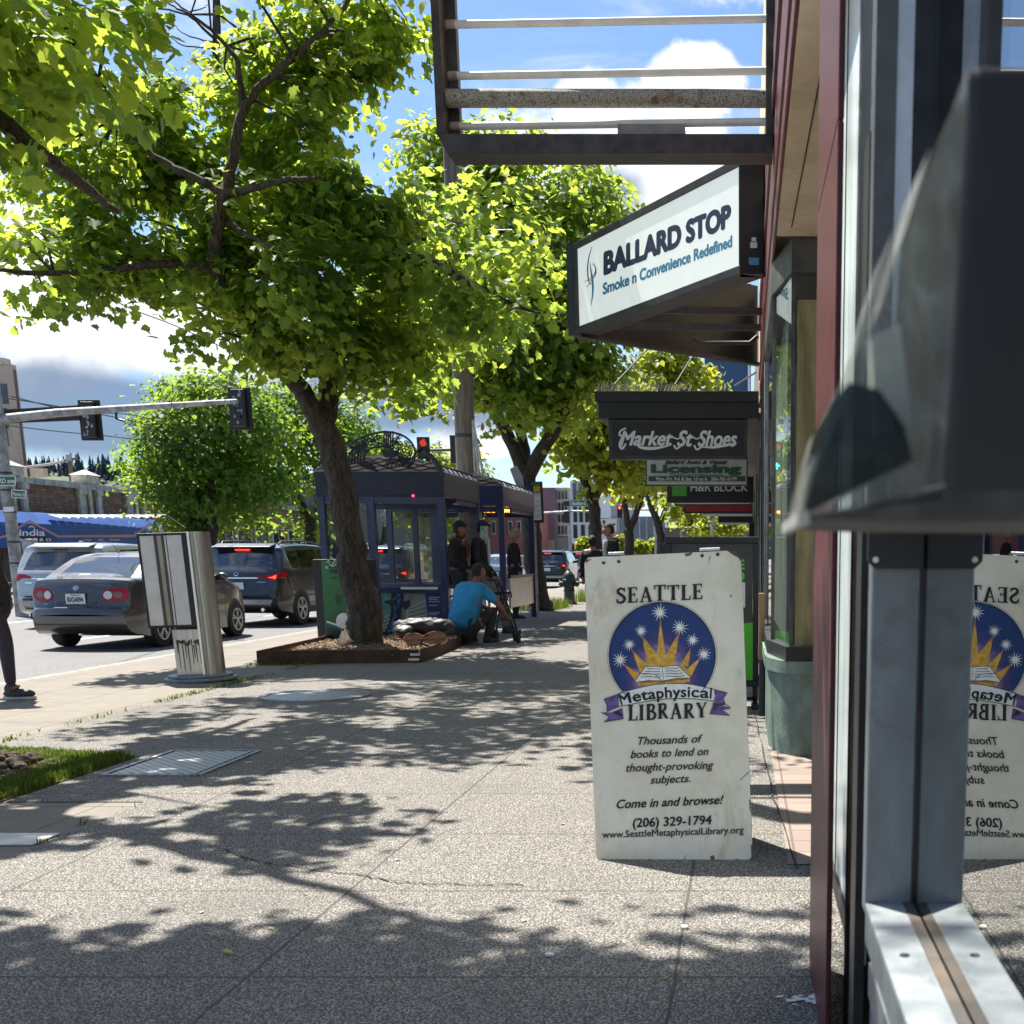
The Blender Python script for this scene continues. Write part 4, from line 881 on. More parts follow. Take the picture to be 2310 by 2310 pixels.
def leaf_mesh(name, pos, nrm, size, m, parent, seed, tpl=HALF, droop=.5, tone=None):
    rg = np.random.default_rng(seed); n = len(pos); h = len(tpl)
    nz = nrm/np.linalg.norm(nrm, axis=1, keepdims=True)
    a = rg.normal(size=(n,3)); a[:,2] -= droop*2; yv = a-nz*np.sum(a*nz, axis=1, keepdims=True); yv /= np.linalg.norm(yv, axis=1, keepdims=True)
    xv = np.cross(yv, nz); fold = rg.uniform(.05,.45,size=(n,1))
    T = np.array(tpl); verts = []
    for sgn in (1, -1):
        for px_, py_ in (tpl if sgn == 1 else tpl[1:-1]):
            verts.append((sgn*px_, py_-.5))
    V = np.array(verts); k = len(V); sz = size*rg.uniform(.5,1.3,size=(n,1,1))
    P = pos[:,None,:] + sz*(xv[:,None,:]*V[None,:,0:1] + yv[:,None,:]*V[None,:,1:2] + nz[:,None,:]*(np.abs(V[None,:,0:1])*fold[:,None,:] - .25*droop*(V[None,:,1:2]+.5)**2))
    fa = list(range(h)); fb = [h-1]+[h+i for i in reversed(range(h-2))]+[0]
    L = np.array(fa+fb); ll = np.tile(L, n)+np.repeat(np.arange(n)*k, len(L))
    me = bpy.data.meshes.new(name); me.vertices.add(n*k); me.vertices.foreach_set('co', (P.reshape(-1,3)-np.array(ORG.get(parent.name, (0,0,0)))).astype(np.float32).ravel())
    me.loops.add(len(ll)); me.loops.foreach_set('vertex_index', ll.astype(np.int32))
    me.polygons.add(n*2); st = (np.arange(n*2)*h).astype(np.int32); me.polygons.foreach_set('loop_start', st); me.polygons.foreach_set('loop_total', np.full(n*2, h, np.int32))
    me.update(calc_edges=True); me.materials.append(m)
    tn = np.clip(rg.uniform(0,1,size=n) if tone is None else tone+rg.normal(0,.18,size=n), 0, 1)
    at_ = me.attributes.new('tone', 'FLOAT', 'FACE'); at_.data.foreach_set('value', np.repeat(tn, 2).astype(np.float32))
    o = bpy.data.objects.new(name, me); COL.objects.link(o); o.parent = parent; return o
def clump(px, py, Y, r, ry=None, rd=None):
    c = at(px, py, Y); k = Y/FPX*1.02; return (c, r*k, (rd or r)*k, (ry or r)*k)
def tree(name, label, base, limbs, clumps, n, size, m, mb_, seed, group=None, tpl=HALF, sig=.26, per=60, twigs=True, extra=None, nside=9, cname='crown'):
    t = thing(name, label, 'tree', base, 0, group); rg = np.random.default_rng(seed); jr = random.Random(seed)
    mb = MB(); allp = []
    for pts, rads in limbs:
        P = []; Q = []
        sm = cr([tuple(p) for p in pts], 5); rs = np.interp(np.linspace(0, len(pts)-1, len(sm)), range(len(pts)), rads)
        for i, p in enumerate(sm):
            w = .012 if i not in (0,) else 0; P.append(Vector(p)+Vector((jr.gauss(0,w), jr.gauss(0,w), 0)))
        mb.tube(P, list(rs), nside if rads[0] > .06 else 6, jit=jr); allp += [(p, r) for p, r in zip(P, rs) if r < .13]
    cen = []
    wts = np.array([c[1]*c[2]*c[3] for c in clumps])**.75; wts /= wts.sum(); ncl = max(len(clumps), n//per)
    idx = rg.choice(len(clumps), size=ncl, p=wts)
    for i in idx:
        c, rx, ry, rz = clumps[i]; d = rg.normal(size=3); d /= np.linalg.norm(d); q = rg.uniform(.15,1)**.45
        cen.append((Vector((c.x+d[0]*rx*q, c.y+d[1]*ry*q, c.z+d[2]*rz*q)), d))
    if twigs and allp:
        for c, d in cen:
            if jr.random() < .45:
                p, r = min(allp, key=lambda e: (e[0]-c).length_squared)
                if (p-c).length < 1.5:
                    mid = p.lerp(c, .5)+Vector((jr.gauss(0,.08), jr.gauss(0,.08), .1)); mb.tube([p, mid, c], [min(.02, r*.6), .011, .004], 5)
    mb.build('trunk', mb_, t, smooth=180, fix=False)
    pos = []; nr = []; tn = []
    for c, d in cen:
        k = rg.poisson(per); s = rg.uniform(.7,1.35)
        off = np.clip(rg.normal(size=(k,3)), -1.7, 1.7)*np.array([sig*s, sig*s, sig*.55*s]); pp = np.array(c)+off; pp[:,2] -= .18*(off[:,0]**2+off[:,1]**2)/sig
        pos.append(pp); nr.append(np.array([0,0,1.0])*.75+np.array(d)*.55+off*1.0/sig*.25+rg.normal(size=(k,3))*.45); tn.append(np.full(k, rg.uniform(.2,.8)))
    leaf_mesh(cname, np.vstack(pos), np.vstack(nr), size, m, t, seed+1, tpl, tone=np.concatenate(tn)); return t
def L(*pp): return [at(x, y, Y) for x, y, Y in pp]
# the maple in the planter
b0 = gnd(828, 1462, .10); b0.y = 15.0; b0.x = (828-PX)/FPX*15.2; by = b0.y
trunk = [Vector((b0.x+.02,by,0.02)), Vector((b0.x,by,.16))] + L((824,1395,by),(803,1300,by),(786,1200,by),(770,1110,by),(752,1030,by),(732,965,by))
limbs = [(trunk, [.30,.235,.205,.185,.165,.158,.155,.15]),
 (L((731,985,by),(700,915,by-.05),(660,855,by-.15),(605,795,by-.35),(568,745,by-.5),(525,680,by-.7),(489,610,by-.85),(486,540,by-.95),(505,450,by-1.0),(528,350,by-1.0),(548,250,by-1.0),(600,185,by-1.0),(680,110,by-1.0),(760,35,by-1),(820,-60,by-1)), [.12,.115,.105,.095,.088,.08,.074,.068,.062,.055,.048,.04,.03,.024,.015]),
 (L((732,975,by),(742,900,by+.15),(738,800,by+.3),(722,700,by+.5),(700,600,by+.7),(690,480,by+.9),(720,330,by+1.1),(740,150,by+1.2)), [.125,.115,.105,.09,.075,.06,.045,.03]),
 (L((600,790,by-.1),(540,730,by+.3),(500,660,by+.5),(470,540,by+.8),(440,400,by+1.0),(400,250,by+1.2)), [.09,.085,.075,.06,.045,.03]),
 (L((486,610,by-.85),(420,597,by-1.0),(370,595,by-1.1),(220,612,by-1.5),(60,615,by-1.9),(-40,600,by-2.2)), [.05,.045,.04,.034,.024,.015]),
 (L((505,440,by-1.0),(440,400,by-1.1),(370,365,by-1.1),(300,310,by-1.1),(260,270,by-1)), [.045,.04,.032,.024,.015]),
 (L((508,437,by-1.0),(570,425,by-1.2),(640,408,by-1.3),(725,400,by-1.4)), [.042,.036,.028,.015]),
 (L((495,480,by-.9),(540,520,by-1.0),(600,550,by-1.2),(680,600,by-1.3)), [.035,.03,.022,.012]),
 (L((548,250,by-1.0),(540,160,by-1),(500,90,by-1),(440,40,by-1),(380,10,by-1)), [.04,.03,.02,.014,.008]),
 (L((700,600,by+.7),(720,565,by+.4),(860,578,by),(968,590,by-.4),(1060,640,by-.8),(1160,688,by-1.0),(1220,706,by-1.1)), [.07,.065,.06,.055,.04,.025,.012]),
 (L((880,578,by),(925,545,by+.3),(960,540,by+.5)), [.035,.03,.02]),
 (L((560,400,by+1),(500,260,by+1.2),(489,180,by+1.2),(486,60,by+1.2),(484,-60,by+1.2)), [.06,.052,.05,.047,.045]),
 (L((487,90,by+1.2),(450,55,by+1.0),(400,10,by+.9),(380,-10,by+.9)), [.02,.015,.010,.006]), (L((430,35,by+1),(340,20,by+.8),(270,70,by+.8),(215,72,by+.8)), [.012,.010,.007,.004]), (L((420,30,by+1),(455,20,by+1),(470,10,by+1)), [.009,.006,.003]), (L((480,95,by+1.2),(420,80,by+1),(385,50,by+1)), [.010,.007,.003]), (L((478,110,by+1.2),(410,100,by+1),(380,80,by+1)), [.010,.007,.003])]
mc = [(340,190,55,0),(450,185,60,.8),(560,215,95,.3),(640,110,105,0),(770,70,115,.2),(870,70,80,.1),(700,230,95,-.3),(760,190,80,.4),(835,160,70,-.2),(640,300,110,.6),
 (230,320,120,-.4),(380,330,135,.3),(540,390,140,.7),(680,360,115,0),(790,420,85,-.5),(880,440,55,-.2),
 (120,430,90,-.6),(260,460,140,-.3),(420,470,135,.4),(590,500,140,-.4),(730,490,120,.2),(840,480,80,0),(930,830,50,1.5),(860,905,42,.8),(960,900,38,1.5),
 (60,560,55,-1.6),(110,640,60,-1.7),(190,660,75,-1.4),(170,540,100,-.9),(310,580,115,-.8),(400,570,100,.4),(430,640,80,.6),
 (520,620,110,-.5),(650,630,140,-.8),(790,620,140,0),(900,560,95,.4),(975,640,85,-.4),(940,560,60,-.5),
 (490,720,60,-.6),(590,735,95,.5),(730,745,120,-.4),(870,745,105,.2),(960,765,62,0),(900,850,55,.3),(820,850,55,0),
 (425,740,50,-.4),(540,712,58,-.2),(640,790,72,-.7),(800,800,72,-.5),(900,800,52,0),(990,800,32,0),(1050,690,60,-.9),(1150,700,45,-1.0)]
def cast(cx, cy, z, r):
    if z > 7: z = (1.85+.402*cy)/.834
    return (Vector((cx-.366*z, cy+.413*z, z)), r, r, r*.5)      # crown clump whose shade falls round (cx, cy)
mc += [(860,560,85,4.0),(760,470,85,4.6),(900,690,65,3.6),(670,420,85,4.2),(950,610,60,4.4),(800,650,80,3.4),(560,560,80,3.8)]
up_cl = [cast(*q) for q in ((-3.6,9.6,8.6,.7),(-2.6,9.0,8.2,.7),(-1.7,9.8,8.8,.7),(-.8,9.0,8.4,.7),(-2.0,7.9,7.7,.65),(-1.0,7.7,7.6,.6),(-3.0,7.6,7.6,.6),(0.1,8.4,8.3,.6),(-.2,10.3,9,.6),(-3.0,10.8,9,.8),(-4.2,8.6,8.2,.6),(-1.8,11.4,9.2,.7),(-.4,7.0,7.4,.45),(-2.4,6.9,7.3,.4),(-3.7,6.6,7.2,.35),(-3.2,8.4,7.9,.6),(-1.6,8.6,8,.6),(-.4,8.0,7.9,.5),(.2,9.4,8.6,.5),(-1.2,10.4,8.8,.6),(-2.2,10.4,8.9,.6),(-3.9,10.2,8.9,.6),(-1.5,7.2,7.5,.4),(-.2,11.2,9.2,.6))]
tree('maple_tree', 'leaning maple tree in the rust edged planter, its crown filling the upper left', b0, limbs, [clump(x, y, by+dy, r, r*.8, r*1.15) for x, y, r, dy in mc] + up_cl, 31000, .115, M_LEAF, M_BARK, 11, 'maples along the pavement', sig=.185, per=56)
# the maple in the grass pit, trunk just outside the frame
gp = Vector((-4.55, 6.55, 0))
nb = [([gp+Vector((0,0,-.02)), gp+Vector((0,0,.2)), gp+Vector((-.05,.05,1.4)), gp+Vector((-.05,.1,2.5)), gp+Vector((.1,.3,3.2))], [.26,.2,.165,.15,.13]),
 ([gp+Vector((.1,.3,3.2)), gp+Vector((.5,.2,4.2)), gp+Vector((1.2,-.2,5.2)), gp+Vector((2.0,-.8,5.8))], [.10,.06,.035,.015]),
 ([gp+Vector((.0,.2,3.0)), gp+Vector((-.3,-.6,4.4)), gp+Vector((-.2,-1.2,5.8))], [.1,.08,.04]),
 ([gp+Vector((-.04,.1,2.3)), gp+Vector((-.4,1.2,3.2))] + L((-60,250,9.0),(60,325,9.4),(130,375,9.8),(200,430,10.2),(260,475,10.6)), [.10,.085,.07,.06,.05,.04,.02]),
 ([gp+Vector((.1,.3,3.2)), gp+Vector((-.2,1.0,4.0))] + L((110,-60,9.6),(150,70,9.8),(200,150,10),(245,215,10.2)), [.10,.08,.06,.045,.03,.015]),
 (L((10,130,9.3),(60,150,9.5),(110,175,9.7),(165,222,9.9)), [.03,.028,.022,.012])]
nc = [clump(40,40,8.6,85), clump(130,110,9.2,70), clump(10,150,8.8,60), clump(60,230,9.6,45), clump(150,25,9.4,60), clump(15,330,9.2,26), clump(215,170,10,50), clump(300,60,10.4,25)]
for q_ in ((-2.3,3.3,5.2,.42),(-1.6,3.25,5.6,.4),(-.9,3.3,5.8,.4),(-.2,3.15,6.0,.4),(-1.1,2.8,5.7,.4),(-.4,2.6,5.9,.4),(.15,2.9,6.1,.3),(-2.7,3.5,5.2,.35),(-2.2,5.6,5.0,.2),(-1.75,5.3,5.2,.2),(-1.9,2.5,5.4,.6),(-.9,2.5,5.6,.6),(0,2.5,5.8,.5),(-2.25,5.25,5.0,.22),(-1.9,4.9,5.2,.16),(-3.1,5.0,5.0,.3),(-3.4,6.1,5.2,.3),(-1.3,1.8,5.8,.6),(-.3,1.8,5.8,.6),(-2.2,1.8,5.8,.6)): nc.append(cast(*q_))
tree('maple_tree', 'maple tree rooted in the grass pit, seen only as leaves at the top left corner', gp, nb, nc, 10500, .142, M_LEAF, M_BARK, 23, 'maples along the pavement', sig=.19, per=46)
# next maples along the kerb
t2 = gnd(1217, 1378); y2 = t2.y
limbs = [([t2+Vector((0,0,-.02)), t2+Vector((0,0,.2))] + L((1206,1290,y2),(1198,1190,y2),(1190,1100,y2),(1184,1050,y2)), [.36,.26,.22,.20,.20,.19]),
 (L((1185,1070,y2),(1160,1010,y2),(1125,945,y2),(1095,890,y2),(1060,820,y2),(1030,720,y2),(1000,600,y2)), [.17,.15,.12,.10,.085,.065,.04]),
 (L((1186,1070,y2),(1180,1000,y2+.5),(1160,930,y2+.6),(1150,850,y2+1),(1140,700,y2+1),(1130,520,y2+1),(1130,380,y2+1)), [.15,.12,.10,.09,.075,.055,.03]),
 (L((1188,1075,y2),(1225,1010,y2-.3),(1258,955,y2-.5),(1285,895,y2-.7),(1300,800,y2-.8),(1290,650,y2-.8),(1330,480,y2-.8)), [.17,.15,.13,.11,.09,.065,.03]),
 (L((1190,690,y2),(1235,560,y2),(1300,470,y2),(1370,430,y2)), [.06,.05,.03,.012]), (L((1390,440,y2),(1400,470,y2),(1420,520,y2)), [.01,.015,.02]), (L((1220,600,y2),(1330,500,y2),(1390,470,y2),(1405,440,y2)), [.05,.035,.02,.008])]
mc2 = [(1020,560,75,-6),(1085,640,75,-6.5),(960,470,55,-6),(1110,500,70,-5),(1180,600,60,-7),(1060,740,60,-5.5),(1135,310,55,1),(1060,370,80,.5),(1190,400,100,0),(1300,420,80,-.5),(1360,470,55,-.8),(1110,480,115,1.2),(1230,540,115,0),(1330,560,80,-1),(1010,490,95,.5),(955,420,60,.5),(950,320,35,.3),(1000,640,105,0),(1120,630,130,.8),(1240,680,115,-.8),(1310,650,70,-1.2),(1290,770,90,-1),(1150,790,120,.5),(1040,770,100,-.5),(1260,860,75,-.6),(1120,880,65,-.6),(1040,880,55,.5),(1180,900,50,-1),(1000,330,40,.3),(1330,850,60,-.5),(1080,960,35,-.5)]
tree('maple_tree', 'forked maple tree with grass at its foot beside the far bus shelter', t2, limbs, [clump(x, y, y2+dy, r, r*.85, r*1.1) for x, y, r, dy in mc2], 24000, .165, M_LEAF, M_BARKD, 31, 'maples along the pavement', tpl=HALF, sig=.36, per=52)
def kerb_tree(label, px, Y, limbpx, cl, n, seed, size=.26, r0=.19, m=M_LEAFY):
    b = Vector(((px-PX)/FPX*Y, Y, 0)); lm = []
    for i, (pp, rr_) in enumerate(limbpx): lm.append((([b+Vector((0,0,-.02))] if i == 0 else [])+L(*[(x, y, Y) for x, y in pp]), ([r0*1.4] if i == 0 else [])+rr_))
    return tree('maple_tree', label, b, lm, [clump(x, y, Y+random.Random(x+y).uniform(-1.2,1.2), r, r*.85, r*1.1) for x, y, r in cl], n, size, m, M_BARKD, seed, 'maples along the pavement', tpl=SIMPLE, sig=.42, per=40)
kerb_tree('maple tree with straight dark trunk rising behind the two pedestrians', 1347, 38, [([(1346,1260),(1343,1200),(1340,1150),(1336,1125)], [.2,.18,.18,.17]), ([(1338,1135),(1318,1085),(1300,1040),(1280,980),(1270,900)], [.13,.11,.09,.07,.04]), ([(1340,1130),(1358,1085),(1372,1030),(1385,960),(1390,880)], [.13,.11,.09,.07,.04])],
  [(1300,960,65),(1380,930,65),(1340,900,60),(1290,1005,50),(1400,1020,45),(1360,1060,40),(1430,880,55),(1420,970,50),(1330,990,55),(1370,1000,50)], 4200, 41)
kerb_tree('maple tree with a low V fork standing left of the poster case', 1421, 46, [([(1420,1260),(1418,1190)], [.19,.17]), ([(1419,1200),(1410,1150),(1405,1100),(1400,1040)], [.13,.11,.1,.06]), ([(1419,1200),(1438,1150),(1452,1090),(1460,1000),(1470,900)], [.13,.12,.11,.09,.05])],
  [(1460,1040,55),(1420,1090,40),(1500,980,60),(1450,930,60),(1480,850,70),(1540,830,60),(1500,800,55),(1560,880,40),(1520,900,50),(1500,1080,40),(1440,1010,45)], 4200, 43)
kerb_tree('slim maple tree with a crooked trunk right of the V forked one', 1491, 55, [([(1491,1230),(1486,1190),(1478,1165),(1466,1140)], [.19,.17,.15,.12]), ([(1485,1190),(1496,1160),(1510,1130)], [.12,.1,.08]), ([(1466,1140),(1460,1110),(1470,1060)], [.1,.08,.05])],
  [(1520,1090,45),(1560,1070,40),(1530,1130,35),(1470,1090,40),(1590,1110,35),(1560,1130,30),(1500,1050,40),(1600,1060,30)], 2600, 47)
kerb_tree('farthest maple tree, bright green, under the hanging signs', 1560, 68, [([(1560,1230),(1558,1180),(1552,1150)], [.19,.17,.14])], [(1590,1150,32),(1545,1165,25),(1620,1170,25),(1655,1190,22),(1600,1190,25)], 1500, 53)
# across the road
def far_tree(label, px, py, Y, limbpx, cl, n, seed, size=.3, m=M_LEAF2, r0=.3, ivy=False, zb_=RZ+.13):
    b = Vector(((px-PX)/FPX*Y, Y, zb_)); lm = [([b+Vector((0,0,-.02))]+L(*[(x, y, Y) for x, y in limbpx]), [r0*1.2]+[r0*(1-.5*i/len(limbpx)) for i in range(len(limbpx))])]
    t = tree('street_tree', label, b, lm, [clump(x, y, Y+random.Random(x*3+y).uniform(-1.5,1.5), r, r*.9, r) for x, y, r in cl], n, size, m, M_BARKD, seed, 'trees across the road', tpl=SIMPLE, sig=.55, per=45, twigs=False)
    if ivy:
        rg = np.random.default_rng(seed); k = 1500; zz_ = rg.uniform(b.z+.2, b.z+4.5, k); a = rg.uniform(0, 2*pi, k); q = rg.uniform(.3,.75,k)*(1-.08*(zz_-b.z))
        pos = np.stack([b.x+np.cos(a)*q, b.y+np.sin(a)*q, zz_], 1); leaf_mesh('ivy', pos, np.stack([np.cos(a), np.sin(a), .4+0*a], 1)+rg.normal(size=(k,3))*.4, .2, M_LEAF2, t, seed, SIMPLE, tone=np.full(k, .25))
    return t
far_tree('big round crowned street tree with an ivy clad trunk, in front of the brick building', 478, 1200, 62, [(478,1190),(476,1120),(472,1040)],
  [(480,900,80),(400,920,75),(550,930,80),(360,1000,70),(450,1000,110),(560,1020,95),(340,1080,50),(420,1090,80),(520,1100,85),(610,1080,50),(390,1150,50),(470,1150,60),(560,1160,45),(330,960,35),(610,960,50),(500,860,40),(430,870,40),(315,1040,25)], 19000, 61, .24, ivy=True)
far_tree('thinner street tree whose lower branches droop behind the blue shelter', 705, 1210, 66, [(702,1200),(690,1160),(665,1110),(655,1060)],
  [(690,960,70),(640,1000,50),(740,930,60),(650,1090,35),(700,1050,50),(620,1180,22),(730,1150,35),(690,1180,30),(760,1000,60),(640,890,60),(800,950,50),(780,1080,40),(730,1090,40)], 6000, 67, .27)
far_tree('bright green street tree seen through the shelter windows', 950, 1230, 96, [(950,1210),(950,1160)], [(940,1150,40),(985,1150,35),(1010,1180,30),(960,1200,25),(1040,1130,40),(940,1060,50),(985,1040,45),(1060,1060,40),(920,1090,30)], 5200, 71, .38, M_LEAFY)
far_tree('small leafy street tree far off between the shelter and the utility pole', 870, 1230, 105, [(870,1200),(875,1120)], [(880,1030,45),(830,1010,40),(900,1060,40),(790,1020,40)], 2600, 73, .4)
# young shrubs near the far crossing
def shrub(label, px, py, Y, r, n, seed):
    b = gnd(px, 1290, RZ+.1); b = Vector(((px-PX)/FPX*Y, Y, RZ+.1)); t = thing('shrub', label, 'shrub', b, 0, 'shrubs by the far crossing'); rg = np.random.default_rng(seed)
    c = at(px, py, Y); k = Y/FPX; mb = MB()
    for a in range(6): mb.tube([b, c+Vector((cos(a)*r*k*.6, sin(a)*r*k*.6, r*k*.3))], [.03,.01], 5)
    mb.build('stem', M_BARKD, t); d = rg.normal(size=(n,3)); d /= np.linalg.norm(d, axis=1, keepdims=True); q = rg.uniform(.2,1,size=(n,1))**.4
    pos = np.array(c)+d*q*np.array([r*k, r*k, r*k*1.15]); pos[:,2] = np.maximum(pos[:,2], b.z+.05); leaf_mesh('foliage', pos, d+rg.normal(size=(n,3))*.5, .26, M_LEAFY, t, seed, SIMPLE)
shrub('yellow green shrub left of the straight dark tree trunk', 1318, 1235, 74, 20, 700, 81); shrub('yellow green shrub between the two dark tree trunks', 1402, 1232, 80, 22, 700, 82); shrub('low pale shrub right of the V forked trunk', 1446, 1240, 86, 20, 600, 83); shrub('green shrub farthest right beside the poster case', 1478, 1238, 92, 22, 600, 84)

# ================================================================== STREET FURNITURE
m_navyst = mat('navy_steel', (.018,.024,.085), .42, .1, var=.25, sc=8, coat=.2)
m_dnavy = mat('dark_navy_steel', (.012,.014,.035), .45, .1, var=.25, sc=8)
m_rustst = mat('rusted_edging', (.115,.055,.028), .85, .2, var=.45, sc=9, bump=.4, col2=(.065,.040,.026))
m_mulch = mat('wood_mulch', (.19,.125,.075), .95, var=.5, sc=45, bump=1.5, bsc=60, col2=(.12,.07,.04))
m_stain = mat('brushed_stainless', (.52,.50,.46), .30, .9, var=.15, sc=6, stretch=(6,6,.4), bump=.05)
m_glass = glass_mat('shelter_glass', (.97,.985,.985), 1.12, .01, .99)
# planter
pf = [Vector((-5.42,13.62,0)), Vector((-3.66,13.84,0)), Vector((-3.84,17.0,0)), Vector((-5.6,17.15,0))]
pl_ = thing('tree_planter', 'low rust coloured steel edged planter filled with wood mulch around the leaning maple', 'planter', (-4.6, 15.3, 0))
mb = MB()
for i in range(4):
    a, b = pf[i], pf[(i+1) % 4]; d = (b-a).normalized(); mb.bar(a+Vector((0,0,.075))-d*.006, b+Vector((0,0,.075))-d*.018, .02, .15)
mb.build('edging', m_rustst, pl_)
mb = MB(); n = 22; P = []
for j in range(n+1):
    for i in range(n+1):
        a = pf[0].lerp(pf[1], i/n); b = pf[3].lerp(pf[2], i/n); p = a.lerp(b, j/n); p.z = .085+.05*sin(pi*i/n)*sin(pi*j/n)+rn.uniform(-.02,.02); P.append(p)
mb.add(P, [(j*(n+1)+i, j*(n+1)+i+1, (j+1)*(n+1)+i+1, (j+1)*(n+1)+i) for j in range(n) for i in range(n)]); mb.build('mulch', m_mulch, pl_, smooth=180)
mb = MB()
for k in range(1500):
    u, v = rn.random(), rn.random(); p = pf[0].lerp(pf[1], u).lerp(pf[3].lerp(pf[2], u), v); p.z = .10+.05*sin(pi*u)*sin(pi*v)
    a = rn.uniform(0, pi); d = Vector((cos(a), sin(a), rn.uniform(-.3,.5)))*rn.uniform(.015,.045); mb.bar(p-d, p+d, rn.uniform(.006,.016), .005)
tag(mb.build('mulch_chips', [mat('pale_chip', (.21,.14,.085), .9, var=.4, sc=30)], pl_, fix=False), kind='stuff')
pp_ = Plane((pf[0]+pf[1])/2, (-(pf[1]-pf[0]).y*-1, -(pf[1]-pf[0]).x, 0)); 
mb = MB()
for x0, y0, x1, y1 in ((925,1474,947,1479),(921,1485,946,1490)): mb.poly([pp_.hit(x0, y1, .014), pp_.hit(x1, y1, .014), pp_.hit(x1, y0, .014), pp_.hit(x0, y0, .014)])
mb.build('sticker', m_whi, pl_, fix=False)
# stainless kiosk
ks = thing('payment_kiosk', 'leaning stainless steel kiosk with white and silver striped panel and black drips', 'kiosk', (-5.28, 11.86, 0), 0, local=True)
ks.rotation_euler = (0, R(-1.7), 0)
mb = MB(); mb.ext([Vector((.34*cos(a)+.0, .30*sin(a), 0)) for a in [2*pi*i/28 for i in range(28)]], (0,0,.035)); mb.ext([Vector((.30*cos(a), .27*sin(a), .035)) for a in [2*pi*i/28 for i in range(28)]], (0,0,.03)); mb.build('base', mat('base_metal', (.22,.25,.28), .5, .5, var=.2), ks, bevel=.01)
mb = MB(); mb.box(-.17,.10,-.13,.12,.065,.50); mb.build('lower_box', m_stain, ks, bevel=.004)
mb = MB(); mb.box(-.13,.11,-.145,.12,.505,.52); mb.box(-.375,.105,-.17,.12,.52,1.40); mb.build('cabinet', m_black, ks, bevel=.008)
m_wpan = mat('kiosk_white_panel', (.60,.59,.56), .4, var=.08, sc=6); m_bron = mat('bronze_strip', (.10,.085,.07), .3, .8, var=.2, sc=8, stretch=(4,4,.3))
for x0, x1, mm, yy in ((-.345,-.215,m_wpan,-.173),(-.213,-.185,m_bron,-.176),(-.183,-.145,mat('warm_steel',(.34,.30,.25),.35,.8,var=.1),-.174),(-.143,-.118,m_bron,-.178),(-.116,-.10,m_wpan,-.176),(-.092,.045,m_wpan,-.173)):
    MB().box(x0,x1,yy,-.168,.545,1.375).build('stripe_panel', mm, ks)
mb = MB(); pts = [(.107,-.17),(.15,-.185)] + [(.165+.065*sin(a), -.03-.145*cos(a)+.01) for a in [pi*i/14 for i in range(15)]] + [(.107,.13)]
mb.ext([Vector((x, y, .065)) for x, y in pts], (0,0,1.338)); mb.build('column', m_stain, ks, smooth=35)
mb = MB(); mb.box(.108,.128,-.195,-.18,.07,1.404); mb.build('column_edge', mat('bright_edge', (.72,.71,.68), .25, .9, var=0), ks)
mb = MB(); r6 = random.Random(2)
for k in range(9):
    x = -.145+.225*k/8+r6.uniform(-.01,.01); z = .38+r6.uniform(-.05,.03); l = r6.uniform(.12,.33); mb.add([(x-.006,-.1312-k*1e-4,z),(x+.006,-.1312-k*1e-4,z),(x+.0025,-.1312-k*1e-4,max(.07,z-l)),(x-.0025,-.1312-k*1e-4,max(.07,z-l))], [(0,1,2,3)])
for k in range(14): 
    x = -.15+.24*r6.random(); z = .385+r6.gauss(0,.014); rr_ = r6.uniform(.008,.02); mb.add([(x+cos(a)*rr_*1.2, -.1325-k*5e-5, z+sin(a)*rr_) for a in [i*pi/4 for i in range(8)]], [tuple(range(8))])
mb.build('ink_drips', mat('ink_drips', (.05,.035,.025), .5, var=.3), ks, fix=False)
MB().tube([(.02,.0,1.40),(.02,0,1.44),(-.17,.03,1.58)], [.008,.006,.003], 6).build('antenna', m_black, ks)
